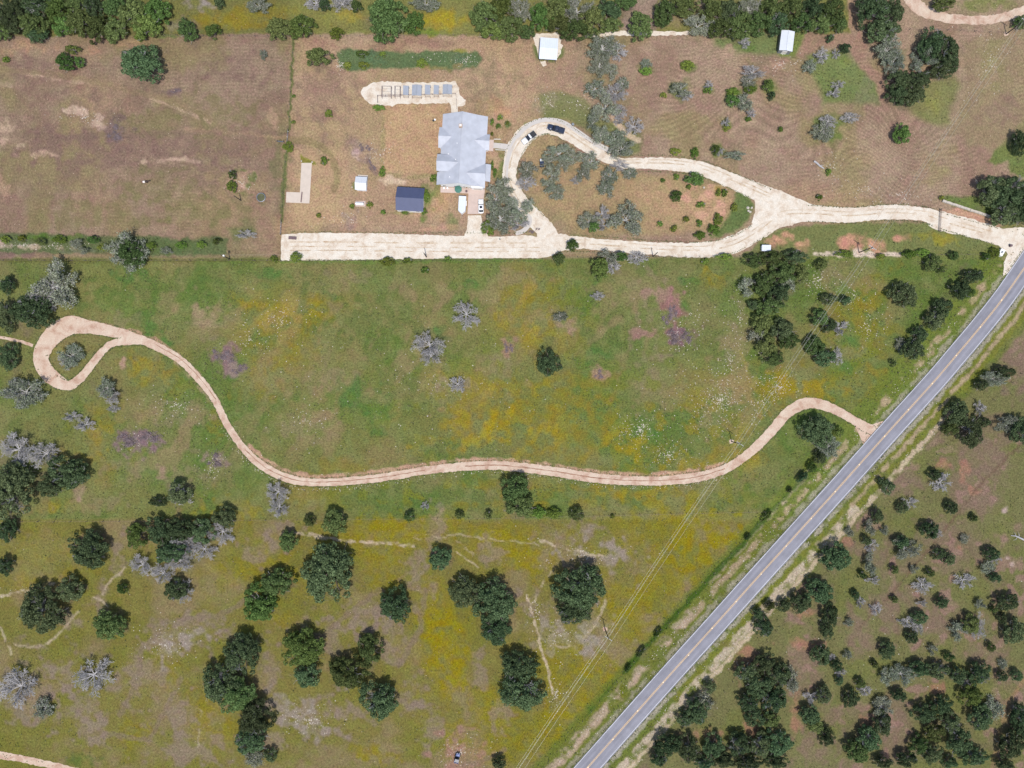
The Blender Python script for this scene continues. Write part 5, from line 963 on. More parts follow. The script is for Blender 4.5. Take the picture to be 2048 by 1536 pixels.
house = empty('ranch_house', (-16.75, 77.1, 0), R(-3.3), 'long ranch house with pale grey metal roof and several cross gables', 'house')
RU, RV = M['grey_roof_u'], M['grey_roof_v']
MB().box(-6.2, 7.3, -11.5, 11.0, 0, 2.9).build('wall', M['white'], house)
for v in (-11.60, 11.1):
    MB().add([(-6.3, v - .04, 2.6), (7.6, v - .04, 2.6), (4.7, v - .04, 3.85), (0, v - .04, 6.0), (-6.3, v + .04 - .08, 2.95), (-6.3, v + .04, 2.6), (7.6, v + .04, 2.6), (4.7, v + .04, 3.85), (0, v + .04, 6.0), (-6.3, v + .04, 2.95)],
             [(0, 1, 2, 3, 4), (9, 8, 7, 6, 5), (0, 5, 6, 1), (1, 6, 7, 2), (2, 7, 8, 3), (3, 8, 9, 4), (4, 9, 5, 0)]).build('gable_wall', M['white'], house)
MB().slab([(-6.7, -11.7, 2.92), (0, -11.7, 6.2), (0, 11.6, 6.2), (-6.7, 11.6, 2.92)], 0.14).build('roof', RU, house)
MB().slab([(-7.55, -11.7, 2.50), (-6.7, -11.7, 2.915), (-6.7, -7.5, 2.915), (-7.55, -7.5, 2.50)], 0.14).build('roof', RU, house)
MB().slab([(0.004, -11.7, 6.2), (4.8, -11.7, 4.05), (4.8, 11.6, 4.05), (0.004, 11.6, 6.2)], 0.14).build('roof', RU, house)
MB().slab([(4.804, -11.7, 4.05), (8.2, -11.7, 2.95), (8.2, 11.6, 2.95), (4.804, 11.6, 4.05)], 0.14).build('porch_roof', RU, house)
MB().tube([(0, -11.7, 6.23), (0, 11.6, 6.23)], 0.10, 6).build('ridge_cap', RU, house)
def wing(u_out, u_in, u_eave, vr, zr, ve, ze, name='gable_roof'):
    for k, v in enumerate(ve):
        s = 0.004 if k else 0.0
        MB().slab([(u_out, vr + s, zr), (u_in, vr + s, zr), (u_eave, v, ze), (u_out, v, ze)], 0.12).build(name, RV, house)
    MB().tube([(u_out, vr, zr + .02), (u_in, vr, zr + .02)], 0.08, 6).build('ridge_cap', RV, house)
wing(-7.6, -3.2, -6.75, 3.8, 4.62, (7.2, 0.4), 2.96); wing(-7.6, -0.45, -3.9, -4.9, 6.04, (-2.1, -7.6), 4.32)
wing(9.2, 4.2, 8.0, 3.2, 4.32, (5.7, 0.5), 3.02); wing(8.5, 1.9, 8.0, -7.9, 5.22, (-4.1, -12.1), 2.99)
MB().slab([(8.45, -9.8, 3.25), (10.1, -9.8, 2.7), (10.1, -4.1, 2.7), (8.45, -4.1, 3.25)], 0.1).build('porch_roof', RU, house)
gable_wall(house, -7.2, -6.25, .9, 6.7, 2.8, 4.3, 'u', M['white'], 'gable_wall'); gable_wall(house, -7.2, -3.4, -7.1, -2.6, 4.2, 5.8, 'u', M['white'], 'gable_wall'); gable_wall(house, 7.35, 8.7, 1.0, 5.2, 2.85, 4.05, 'u', M['white'], 'gable_wall')
gable_wall(house, 4.0, 8.0, -11.98, -4.5, 2.8, 4.95, 'u', M['white'], 'gable_wall')
for v in (-9.6, -7.0, -4.3): MB().box(9.8, 9.95, v - .07, v + .07, 0, 2.62).build('porch_post', M['white'], house)
for u in (5.2, 7.9):
    pass
ch = MB().box(-.85, .25, 6.2, 7.2, 4.6, 7.2).build('chimney', M['brick'], house, 0.02)
MB().box(-.6, 0.0, 6.45, 6.95, 7.2, 7.45).build('chimney_cap', M['white'], ch)
for u, v in ((-4.0, -2.0), (-1.4, -4.1), (-3.1, -9.6), (-1.2, 1.2)):
    z = 6.2 - .49 * abs(u); MB().lathe([(.09, z - .2), (.09, z + .55), (.14, z + .55), (.14, z + .62), (0.001, z + .66)], 10, (u, v)).build('vent_pipe', M['white'], house)
for u, w in ((-5.0, 1.2), (-1.2, 1.5), (1.6, 0.9)): opening(house, 'window', u, -11.56, 0.8, w, 1.2, 's')
opening(house, 'window', 0.0, -11.70, 3.3, 0.9, 0.9, 's'); opening(house, 'door', 3.1, -11.56, 0.05, 1.0, 2.1, 's', False)
for v in (-10, -2, 5.2, 9): opening(house, 'window', 7.32, v, 1.0, 1.4, 1.3, 'e')
for v in (-9.5, 9.2): opening(house, 'window', -6.22, v, 1.0, 1.4, 1.3, 'w')
opening(house, 'garage_door', 6.1, -12.00, 0.05, 2.7, 2.2, 's', False); opening(house, 'door', 8.72, 3.2, 0.05, 1.0, 2.1, 'e', False)
MB().box(8.75, 10.4, 1.2, 5.0, 0, .16).build('porch_slab', M['patio'], house)

def slab_poly(name, pts, z0, z1, mat, label, cat='slab'):
    return tag(MB().prism([tuple(P(x, y, 0))[:2] for x, y in pts], z0, z1).build(name, mat), label, cat)
slab_poly('patio_slab', [(881, 374), (937, 377), (937, 387), (881, 385)], 0.0, 0.14, M['patio'], 'pinkish patio slab along the south gable of the ranch house', 'patio')
slab_poly('parking_pad', [(937.4, 377), (970, 379), (967, 400), (964, 428), (935, 428)], 0.0, 0.12, M['patio'], 'pinkish concrete parking pad at the house garage under the white car', 'pad')
slab_poly('concrete_slab', [(603, 326), (624, 326), (619, 407), (572, 405), (573, 384), (600, 385)], 0.0, 0.12, M['concrete'], 'bare L-shaped pale concrete slab near the west yard fence')
slab_poly('tank_pad', [(711, 402), (731, 402), (731, 413), (711, 413)], 0.0, 0.08, M['patio'], 'small pinkish pad under the white propane tank', 'pad')

def shed(name, label, px, py, du, dv, rz, ze, zr, axis, roof, wall, over=0.25, base_z=None):
    b = P(px, py, (ze + zr) / 2); e = empty(name, (b.x, b.y, 0), R(rz), label, 'shed')
    gable(e, 'roof', -du / 2, du / 2, -dv / 2, dv / 2, ze, zr, axis, roof, 0.08)
    gable_wall(e, -du / 2 + over, du / 2 - over, -dv / 2 + over, dv / 2 - over, ze - .02, zr - .12, axis, wall)
    return e
e = shed('blue_roof_shed', 'white shed with navy blue metal roof beside the house yard', 819.5, 397, 9.1, 7.7, -3.5, 2.9, 4.7, 'u', M['blue_roof'], M['white'])
opening(e, 'door', -1.0, -3.62, 0.05, 2.2, 2.2, 's', False); opening(e, 'window', 2.6, -3.62, 1.0, 1.2, 1.0, 's'); opening(e, 'window', -4.32, 0, 1.0, 1.2, 1.0, 'w')
e = shed('garden_shed', 'small pale metal-roofed shed with a little deck, left of the navy-roofed shed', 721.5, 366, 3.8, 4.4, -3.5, 2.3, 3.1, 'u', M['shed_roof'], M['white'])
opening(e, 'door', 0, 1.97, 0.05, 1.0, 1.9, 'n', False); MB().box(-1.7, 1.7, 1.99, 3.4, 0, .22).build('deck', M['concrete'], e)
b = P(1097.5, 96, 3.2); barn = empty('open_barn', (b.x, b.y, 0), R(-4), 'open barn with white metal roof on a pale stone pad by the top wood', 'barn')
gable(barn, 'roof', -2.95, 2.95, -3.6, 3.5, 2.9, 3.35, 'u', M['white_roof'], 0.1)
for u in (-2.6, 0, 2.6):
    for v in (-3.2, 3.1): MB().box(u - .09, u + .09, v - .09, v + .09, 0, 2.82).build('post', M['wood'], barn)
MB().box(-2.65, 2.65, 2.95, 3.05, 0, 2.8).build('back_wall', M['siding'], barn); MB().box(-2.72, -2.66, -2.6, 2.9, .1, 2.0).build('side_panel', M['galv_dark'], barn)
hb = MB(); hb.box(-1.6, 1.2, 0.4, 2.4, 0, 1.1); tag(hb.build('hay_stack', plain('hay', (0.36, 0.28, 0.14), 0.95, var=0.3, scale=5, bump=0.5), barn))
e = shed('grey_shed', 'narrow light grey metal shed at the edge of the top middle wood', 1574.5, 81, 4.4, 6.7, -7, 2.6, 3.0, 'v', M['shed_roof'], M['galv_dark'], 0.2)
opening(e, 'door', 0, -3.17, 0.05, 1.6, 2.0, 's', False)
b = P(1532.5, 496, 1.4); e = empty('well_house', (b.x, b.y, 0), R(-1), 'little white flat-roofed well house on the strip below the drive', 'shed')
MB().box(-1.35, 1.35, -.85, .85, 0, 1.5).build('wall', M['white'], e); MB().slab([(-1.5, -1.0, 1.52), (1.5, -1.0, 1.52), (1.5, 1.0, 1.62), (-1.5, 1.0, 1.62)], 0.1).build('roof', M['white_roof'], e); opening(e, 'door', 0, -.87, .05, .8, 1.2, 's', False)

# animal pens: five roofed coops and two open runs in one row
pl = ['leftmost', 'second', 'middle', 'fourth', 'rightmost']
for i, (x0, x1, y0, y1, big) in enumerate([(806.5, 817, 171.5, 190, 0), (824, 843, 169.5, 191, 1), (850, 860.5, 170, 189, 0), (867.5, 877.5, 170.5, 188.5, 0), (885.5, 904, 169, 188, 1)]):
    b = P((x0 + x1) / 2, (y0 + y1) / 2, 1.9); w = (x1 - x0) * S; d = (y1 - y0) * S
    e = empty('animal_pen', (b.x, b.y, 0), R(-2), f'{pl[i]} of five metal-roofed pens on the white gravel, {"wide" if big else "narrow"} roof', 'pen', 'roofed pens above the house')
    if big: gable(e, 'roof', -w / 2, w / 2, -d / 2, d / 2, 1.85, 2.15, 'v', M['galv'], 0.05)
    else: MB().slab([(-w / 2, -d / 2, 2.15), (w / 2, -d / 2, 1.9), (w / 2, d / 2, 1.9), (-w / 2, d / 2, 2.15)], 0.05).build('roof', M['galv'], e)
    for u in (-w / 2 + .08, w / 2 - .08):
        for v in (-d / 2 - .25, d / 2 - .08): MB().box(u - .04, u + .04, v - .04, v + .04, 0, 1.8).build('post', M['rust'], e)
    for z in (.4, .9, 1.4): MB().tube([(-w / 2, -d / 2 - .25, z), (w / 2, -d / 2 - .25, z)], .025, 4).build('rail', M['rust'], e)
    MB().box(-w / 2 + .12, w / 2 - .12, d / 2 - .1, d / 2 - .06, 0, 1.7).build('back_panel', M['galv_dark'], e)
for i, (x0, x1, y0, y1) in enumerate([(763.5, 782, 172.5, 193.5), (789.5, 800, 172.5, 193)]):
    b = P((x0 + x1) / 2, (y0 + y1) / 2, 1.6); w = (x1 - x0) * S; d = (y1 - y0) * S
    e = empty('open_run', (b.x, b.y, 0), R(-1), ['wide' , 'narrow'][i] + ' roofless pipe run at the left end of the pen row', 'pen', 'roofless runs of the pen row')
    for u in (-w / 2, w / 2):
        for v in (-d / 2, d / 2): MB().box(u - .05, u + .05, v - .05, v + .05, 0, 1.8).build('post', M['rust'], e)
        MB().box(u - .05, u + .05, -d / 2 + .05, d / 2 - .05, 1.65, 1.8).build('side_rail', M['rust'], e); MB().box(u - .03, u + .03, -d / 2 + .05, d / 2 - .05, .7, .8).build('side_rail', M['rust'], e)
    for v in (-d / 2, d / 2): MB().box(-w / 2 + .05, w / 2 - .05, v - .04, v + .04, 1.68, 1.77).build('end_rail', M['rust'], e)
    for k in range(3 if i == 0 else 2):
        v = -d / 2 + d * (k + 1) / (4 if i == 0 else 3); MB().tube([(-w / 2, v, 1.74), (w / 2, v, 1.74)], .022, 4).build('cross_bar', M['galv_dark'], e)
def panel_fence(label, pts, hgt=1.2, mat='rust', spacing=2.4):
    a = P(*pts[0]); e = empty('pipe_fence', (a.x, a.y, 0), 0, label, 'fence')
    pm = MB().box(-.045, .045, -.045, .045, 0, hgt).mesh('post'); pm.materials.append(M[mat])
    for p, q in zip(pts[:-1], pts[1:]):
        A, B = P(*p) - a, P(*q) - a; n = max(1, int((B - A).length / spacing))
        for k in range(n + 1): o = mobj('post', pm, None, e); o.location = A + (B - A) * k / n
        for z in (hgt * .35, hgt * .65, hgt * .97): MB().tube([A + Vector((0, 0, z)), B + Vector((0, 0, z))], .03, 4).build('rail', M[mat], e)
    return e
panel_fence('thin rusty pipe fence closing the lower side of the pens', [(756, 206), (756, 193), (912, 189), (913, 200), (914, 218)])

# ------------------------------------------------------------------ vehicles
def wheel(parent, x, y, r=.37, w=.24):
    t = MB().lathe([(r * .62, -w / 2), (r * .96, -w / 2), (r, -w / 4), (r, w / 4), (r * .96, w / 2), (r * .62, w / 2)], 18)
    t.v = [(a, c, b + 0) for a, b, c in [(v[0], v[1], v[2]) for v in t.v]]
    wh = t.build('wheel', M['rubber'], parent, smooth=False); wh.location = (x, y, r)
    rim = MB().lathe([(0.001, -w * .42), (r * .6, -w * .46), (r * .62, 0), (r * .6, w * .46), (0.001, w * .42)], 14); rim.v = [(a, c, b) for a, b, c in rim.v]
    rim.build('rim', M['chrome'], wh)

def loft(secs, n=12, pw=4.0):
    """secs: (x, half width, z0, z1) -> closed body of rounded sections."""
    mb = MB(); V = []
    for x, hw, z0, z1 in secs:
        zc, hz = (z0 + z1) / 2, (z1 - z0) / 2
        for k in range(n):
            a = 2 * math.pi * (k + .5) / n; c, s = math.cos(a), math.sin(a)
            q = (abs(c) ** pw + abs(s) ** pw) ** (-1 / pw); V.append((x, hw * c * q, zc + hz * s * q))
    m = len(secs); F = [(i * n + k, i * n + (k + 1) % n, (i + 1) * n + (k + 1) % n, (i + 1) * n + k) for i in range(m - 1) for k in range(n)]
    F += [tuple(range(n - 1, -1, -1)), tuple((m - 1) * n + k for k in range(n))]
    return mb.add(V, F)

def lights(e, xf, xr, w, z):
    for s in (-1, 1):
        MB().box(xf - .12, xf + .03, s * w - .17, s * w + .17, z, z + .16).build('headlight', M['lamp_lens'], e); MB().box(xr - .03, xr + .10, s * w - .10, s * w + .10, z, z + .24).build('tail_light', M['red_lens'], e)
        MB().box(.55, .75, s * (w + .22) - .10, s * (w + .22) + .10, z + .25, z + .42).build('wing_mirror', M['black'], e)

def car(label, px, py, heading, L, paint, sunroof=True):
    b = P(px, py, .8); e = empty('parked_car', (b.x, b.y, .13), R(heading), label, 'car'); h = L / 2; w = .93
    loft([(-h, w * .80, .38, .78), (-h + .12, w * .92, .30, .98), (-h + .8, w, .28, 1.02), (0, w, .26, .98), (h - 1.3, w, .28, .96), (h - .35, w * .93, .30, .84), (h - .05, w * .80, .36, .68), (h, w * .7, .4, .6)]).build('body', M[paint], e, smooth=True)
    loft([(-h + .35, w * .66, .95, 1.05), (-h + 1.0, w * .82, .93, 1.42), (.1, w * .84, .93, 1.46), (h - 1.75, w * .80, .93, 1.05)], 12, 3.0).build('greenhouse', M['glass'], e, smooth=True)
    rf = loft([(-h + .95, w * .74, 1.36, 1.475), (-h + 1.5, w * .79, 1.38, 1.515), (.05, w * .79, 1.40, 1.515), (.35, w * .74, 1.36, 1.45)], 12, 5).build('roof', M[paint], e, smooth=True)
    if sunroof: MB().box(-.95, -.10, -.42, .42, 1.50, 1.53).build('sunroof', M['glass'], rf)
    for x in (h - .95, -h + .95):
        for s in (-1, 1): wheel(e, x, s * (w - .10))
    lights(e, h - .10, -h + .02, w * .68, .58); return e

def pickup(label, px, py, heading, L, paint, cover=None, dark_roof=False):
    b = P(px, py, .9); e = empty('pickup_truck', (b.x, b.y, .06), R(heading), label, 'pickup'); h = L / 2; w = .98
    loft([(h - 1.9, w, .45, 1.12), (h - 1.0, w, .45, 1.14), (h - .25, w * .95, .48, 1.08), (h, w * .86, .52, .90)]).build('hood', M[paint], e, smooth=True)
    loft([(-h + 1.9, w, .42, 1.14), (h - 1.9, w, .42, 1.14)]).build('cab', M[paint], e, smooth=True)
    loft([(-h + 1.95, w * .80, 1.08, 1.72), (-h + 2.15, w * .84, 1.08, 1.86), (h - 2.75, w * .84, 1.08, 1.88), (h - 1.75, w * .82, 1.08, 1.14)], 12, 3).build('greenhouse', M['glass'], e, smooth=True)
    if dark_roof:
        loft([(-h + 2.0, w * .76, 1.80, 1.93), (-h + 2.6, w * .80, 1.80, 1.93)], 12, 5).build('roof', M[paint], e, smooth=True); loft([(-h + 2.62, w * .78, 1.80, 1.91), (h - 2.8, w * .76, 1.80, 1.90)], 12, 5).build('roof', M['glass'], e, smooth=True)
    else: loft([(-h + 2.0, w * .76, 1.80, 1.93), (-h + 2.3, w * .80, 1.80, 1.93), (h - 2.9, w * .80, 1.80, 1.93), (h - 2.65, w * .74, 1.80, 1.90)], 12, 5).build('roof', M[paint], e, smooth=True)
    bed = MB()
    for s in (-1, 1): bed.box(-h, -h + 1.88, s * w - .06 if s > 0 else -w, s * w if s > 0 else -w + .06, .45, 1.16)
    bed.box(-h, -h + .06, -w + .061, w - .061, .45, 1.16); bed.box(-h + .061, -h + 1.88, -w + .061, w - .061, .62, .70)
    bed.build('bed', M[paint], e, 0.0)
    if cover: MB().box(-h + .03, -h + 1.86, -w + .03, w - .03, 1.162, 1.21).build('bed_cover', M[cover], e, 0.015)
    MB().box(h - .02, h + .09, -w * .9, w * .9, .45, .66).build('bumper', M['chrome'], e); MB().box(-h - .10, -h + .0, -w * .9, w * .9, .45, .62).build('bumper', M['chrome'], e)
    for x in (h - 1.0, -h + 1.1):
        for s in (-1, 1): wheel(e, x, s * (w - .11), .41, .28)
    lights(e, h - .08, -h + .02, w * .72, .78); return e

def utv(label, px, py, heading, seat, body, roof=None, cargo=None):
    b = P(px, py, .7); e = empty('utility_cart', (b.x, b.y, .03), R(heading), label, 'utility cart')
    loft([(.45, .62, .40, .80), (1.0, .60, .40, .86), (1.4, .48, .42, .70)]).build('hood', M[body], e, smooth=True)
    MB().box(-.55, .5, -.66, .66, .34, .46).build('floor', M['black'], e, .02)
    for s in (-1, 1):
        st = MB().box(-.55, -.02, s * .33 - .28, s * .33 + .28, .46, .74).build('seat', M[seat], e, .04); MB().box(-.66, -.54, s * .33 - .28, s * .33 + .28, .74, 1.25).build('seat_back', M[seat], st, .03)
    bx = MB().box(-1.45, -.70, -.66, .66, .62, .70)
    bx.box(-1.45, -1.40, -.66, .66, .701, .98); bx.box(-.75, -.70, -.66, .66, .701, .98); bx.box(-1.399, -.751, .61, .66, .701, .98); bx.box(-1.399, -.751, -.66, -.61, .701, .98); bx.build('cargo_box', M[cargo or body], e)
    for s in (-1, 1):
        MB().tube([(.55, s * .60, .8), (.15, s * .58, 1.75), (-.65, s * .58, 1.78), (-.72, s * .60, .7)], .03, 6).build('roll_bar', M['black'], e)
    if roof: MB().box(-.68, .2, -.62, .62, 1.80, 1.86).build('roof', M[roof], e, .02)
    MB().tube([(.45, .33, .85), (.25, .33, 1.08)], .02, 6).build('steering_column', M['black'], e)
    for x in (.95, -1.05):
        for s in (-1, 1): wheel(e, x, s * .60, .31, .24)
    for s in (-1, 1): MB().box(1.30, 1.42, s * .38 - .09, s * .38 + .09, .60, .72).build('headlight', M['lamp_lens'], e)
    return e
car('white car with dark sunroof on the pink parking pad by the house', 962, 412.5, 91, 4.75, 'paint_white')
pickup('dark navy pickup truck on the top of the drive loop', 1112, 257.5, 163, 5.75, 'paint_navy', None)
pickup('white pickup truck with black bed cover, next to the navy pickup', 1058, 275.5, 217, 5.3, 'paint_white', 'black', True)
utv('small cart with white hood beside the grey oaks inside the drive loop', 1083.5, 326, 92, 'black', 'paint_white', 'paint_navy', 'paint_navy')
utv('blue-bodied utility cart on rubble at the bottom of the picture', 914.5, 1516, 76, 'black', 'paint_blue', 'paint_navy').scale = (1.15, 1.15, 1.1)
b = P(924.5, 410, 1.6); e = empty('enclosed_trailer', (b.x, b.y, 0), R(-3), 'white enclosed cargo trailer with pointed nose parked on grass by the pad', 'trailer')
MB().prism([(-1.15, 2.75), (-1.15, -2.0), (0, -3.0), (1.15, -2.0), (1.15, 2.75)], .45, 2.35).build('body', M['white'], e, .03)
MB().prism([(-1.18, 2.78), (-1.18, -2.02), (0, -3.04), (1.18, -2.02), (1.18, 2.78)], 2.352, 2.42).build('roof', M['white_roof'], e)
MB().tube([(0, -2.9, .5), (0, -3.9, .5)], .06, 6).build('hitch', M['galv_dark'], e); MB().box(-1.0, 1.0, 2.76, 2.80, .55, 2.25).build('rear_door', M['white'], e)
for y in (.4, 1.25):
    for s in (-1, 1):
        w_ = empty('axle_mount', (0, 0, 0)); bpy.data.objects.remove(w_)
        t = MB().lathe([(.2, -.11), (.34, -.11), (.34, .11), (.2, .11)], 14); t.v = [(c, a, b_) for a, b_, c in t.v]; o = t.build('wheel', M['rubber'], e); o.location = (s * 1.19, y, .34)
        MB().box(s * 1.16, s * 1.36, y - .42, y + .42, .72, .77).build('mudguard', M['white'], e)

# ------------------------------------------------------------------ small yard things
b = P(719, 407.5, .8); e = empty('propane_tank', (b.x, b.y, .08), R(-3), 'white horizontal propane tank on its small pinkish pad', 'tank')
loft([(-1.45, .10, .75, .95), (-1.38, .32, .53, 1.17), (-1.15, .46, .39, 1.31), (1.15, .46, .39, 1.31), (1.38, .32, .53, 1.17), (1.45, .10, .75, .95)], 16, 2).build('vessel', M['white'], e, smooth=True)
for x in (-.8, .8): MB().box(x - .1, x + .1, -.35, .35, 0, .42).build('leg', M['galv_dark'], e)
MB().lathe([(.16, 1.30), (.16, 1.46), (.0011, 1.50)], 12).build('valve_dome', M['white'], e)
b = P(522.5, 395, .3); e = empty('stock_tank', (b.x, b.y, 0), 0, 'round galvanised stock tank standing in the west mown field', 'stock tank')
MB().lathe([(1.38, 0), (1.42, .02), (1.42, .60), (1.46, .63), (1.46, .66), (1.34, .66), (1.32, .62), (1.32, .06), (.001, .05)], 28).build('tank_wall', M['galv_dark'], e)
tw = MB().lathe([(1.315, .40), (.001, .402)], 28).build('water', plain('murky_water', (.10, .10, .05), .15, var=.3, scale=1), e)
MB().lathe([(1.40, .64), (1.50, .655), (1.40, .675)], 28).build('rim', M['chrome'], e)
def bench(name, label, px, py, rz, L, w, mat, cat='bench'):
    b = P(px, py, .4); e = empty(name, (b.x, b.y, .07), R(rz), label, cat)
    for k in range(4): y = -w / 2 + w * (k + .5) / 4; MB().box(-L / 2, L / 2, y - w * .11, y + w * .11, .42, .47).build('slat', M[mat], e)
    for x in (-L / 2 + .25, 0, L / 2 - .25): MB().box(x - .06, x + .06, -w / 2, w / 2, .30, .418).build('bearer', M[mat], e)
    for x in (-L / 2 + .25, L / 2 - .25):
        for y in (-w / 2 + .1, w / 2 - .1): MB().box(x - .05, x + .05, y - .05, y + .05, 0, .298).build('leg', M[mat], e)
    return e
bench('flat_rack', 'long dark slatted rack on the left end of the gravel parking strip', 585, 476, -4, 2.6, 1.0, 'rust', 'rack')
b = P(603, 394, .3); e = empty('steel_beam', (b.x, b.y, .12), R(-6), 'dark rusty steel beam lying on the bare concrete slab', 'beam')
for z0, z1, w in ((0, .03, .14), (.03, .27, .03), (.27, .30, .14)): MB().box(-w, w, -1.7, 1.7, z0, z1).build('flange' if w > .1 else 'web', M['rust'], e)
b = P(916.5, 378.5, 2.2); e = empty('patio_umbrella', (b.x, b.y, .14), R(20), 'green patio umbrella at the south side of the ranch house', 'umbrella')
mb = MB(); ap = (0, 0, 2.6); rim_ = [(1.25 * math.cos(R(45 * k)), 1.25 * math.sin(R(45 * k)), 2.05) for k in range(8)]
for k in range(8): mb.add([ap, rim_[k], rim_[(k + 1) % 8]], [(0, 1, 2)]); mb.add([rim_[k], rim_[(k + 1) % 8], (rim_[(k + 1) % 8][0], rim_[(k + 1) % 8][1], 1.9), (rim_[k][0], rim_[k][1], 1.9)], [(0, 3, 2, 1)])
mb.build('canopy', M['umbrella'], e); MB().tube([(0, 0, 0), (0, 0, 2.62)], .03, 8).build('pole', M['chrome'], e)
for k in range(8): MB().tube([(0, 0, 2.5), (rim_[k][0] * .97, rim_[k][1] * .97, 2.02)], .012, 4).build('rib', M['chrome'], e)
def chair(label, px, py, rz, mat, base):
    b = P(px, py, .5); e = empty('patio_chair', (b.x, b.y, base), R(rz), label, 'chair', 'patio chairs')
    MB().box(-.26, .26, -.26, .26, .40, .45).build('seat', M[mat], e, .015); MB().box(-.26, .26, .22, .27, .455, .95).build('backrest', M[mat], e, .015)
    for s in (-1, 1):
        MB().box(s * .27 - .025, s * .27 + .025, -.24, .2, .62, .66).build('armrest', M[mat], e)
        for y in (-.22, .22): MB().box(s * .23 - .02, s * .23 + .02, y - .02, y + .02, 0, .398).build('leg', M[mat], e)
chair('pale patio chair at the left end of the house patio, nearer the wall corner', 888, 376.5, 30, 'white', .14); chair('pale patio chair at the left end of the house patio, nearer the umbrella', 895, 376.5, -40, 'white', .14)
def pot(label, px, py, r, base, mat='copper', green=True):
    b = P(px, py, .3); e = empty('plant_pot', (b.x, b.y, base), 0, label, 'pot'); MB().lathe([(.001, 0), (r * .7, 0), (r, .55), (r * 1.06, .55), (r * 1.06, .62), (r * .9, .62), (r * .86, .5), (.001, .48)], 14).build('vessel', M[mat], e)
    if green: o = mobj('plant', PROTO['shrub'][0][1], None, e); o.scale = (r * .75, r * .75, .35); o.location = (0, 0, .5); o.material_slots[0].link = 'OBJECT'; o.material_slots[0].material = M['leaf_shrub']
pot('round dark terracotta pot by the house patio wall, upper of two', 933.5, 374, .45, .14); pot('round dark terracotta pot at the patio edge, lower of two', 933, 383, .38, .14, 'rust', False)
b = P(867, 242, .4); e = empty('kettle_grill', (b.x, b.y, 0), R(30), 'black kettle grill with pale side shelf on the back lawn of the house', 'grill')
MB().lathe([(.001, .55), (.22, .58), (.34, .75), (.36, .85), (.33, 1.0), (.2, 1.1), (.001, 1.13)], 16).build('kettle', M['black'], e, smooth=True)
for k in range(3): a = R(120 * k); MB().tube([(.2 * math.cos(a), .2 * math.sin(a), .6), (.36 * math.cos(a), .36 * math.sin(a), 0)], .02, 5).build('leg', M['chrome'], e)
MB().box(.38, .85, -.3, .3, .82, .86).build('side_shelf', M['white'], e)
b = P(1145.5, 250, .4); e = empty('wheeled_bin', (b.x, b.y, .13), R(35), 'small dark bin at the edge of the drive loop near the navy pickup', 'bin')
MB().frustum((-.24, .24, -.28, .28, .06), (-.31, .31, -.36, .36, 1.0)).build('bin_body', M['black'], e); MB().box(-.34, .34, -.40, .40, 1.002, 1.07).build('lid', M['galv_dark'], e, .02)
for s in (-1, 1): t = MB().lathe([(.04, -.04), (.12, -.04), (.12, .04), (.04, .04)], 10); t.v = [(c, a, b_) for a, b_, c in t.v]; o = t.build('wheel', M['rubber'], e); o.location = (s * .3, .30, .12)
# roadside mailbox plinth at the drive mouth and bin beside the road
b = P(2002, 505, .7); e = empty('mailbox_plinth', (b.x, b.y, 0), R(-32), 'white masonry mailbox plinth at the driveway mouth beside the road', 'mailbox')
MB().box(-.75, .75, -1.15, 1.15, 0, 1.2).build('plinth', M['white'], e, .03); MB().box(-.2, .2, -.35, .35, 1.2, 1.5).build('letter_box', M['galv_dark'], e, .04)
b = P(2020.5, 491.5, .3); e = empty('road_cone_drum', (b.x, b.y, .08), 0, 'dark round drum standing on the gravel driveway mouth', 'drum')
MB().lathe([(.001, 0), (.42, 0), (.44, .05), (.40, .1), (.40, .8), (.43, .85), (.38, .9), (.001, .88)], 18).build('drum_body', M['rust'], e); MB().lathe([(.435, .40), (.455, .44), (.435, .48)], 18).build('hoop', M['black'], e)
# low stone wall and culvert at the entrance
b = P(1884, 402); e = empty('stone_wall', (b.x, b.y, 0), 0, 'low pale stone wall beside the entrance drive under the dark oak', 'wall')
A = Vector((0, 0, 0)); B = P(1987, 436) - b; n = 26; D = (B - A) / n; ang = math.atan2(D.y, D.x)
bs = []
for k in range(4):
    q = MB().box(-.36, .36, -.34 - .05 * rnd.random(), .34 + .05 * rnd.random(), 0, .5 + .1 * rnd.random()).mesh('stone'); q.materials.append(M['rock']); bs.append(q)
for k in range(n): o = mobj('stone', rnd.choice(bs), None, e); o.location = A + D * (k + .5) + Vector((rnd.uniform(-.04, .04), rnd.uniform(-.04, .04), 0)); o.rotation_euler = (0, 0, ang + rnd.uniform(-.06, .06)); o.scale = (.93, rnd.uniform(.85, 1.1), rnd.uniform(.85, 1.15))

def gate(label, a, b, mat='galv_dark', hgt=1.2, z=.03):
    A, B = P(*a), P(*b); L = (B - A).length; e = empty('farm_gate', (A.x, A.y, z), math.atan2(B.y - A.y, B.x - A.x), label, 'gate')
    for k in range(5): MB().tube([(0.05, 0, .15 + hgt * k / 4.6), (L - .05, 0, .15 + hgt * k / 4.6)], .035, 5).build('rail', M[mat], e)
    for x in (0.05, L / 2, L - .05): MB().tube([(x, 0, .12), (x, 0, hgt + .12)], .035, 5).build('upright', M[mat], e)
    for x in (-.12, L + .12): MB().box(x - .09, x + .09, -.09, .09, -.05, hgt + .4).build('gate_post', M['wood'], e)
gate('grey pipe gate in the west yard fence by the green shrub', (577, 264), (575.5, 286), 'chrome'); gate('grey pipe gate at the left end of the gravel strip', (563.6, 444), (562.4, 469), 'chrome'); gate('dark pipe gate across the entrance drive', (1879, 420), (1877, 462), 'rust')
gate('short grey gate lying open against the west yard fence', (556, 284), (568, 285), 'chrome')

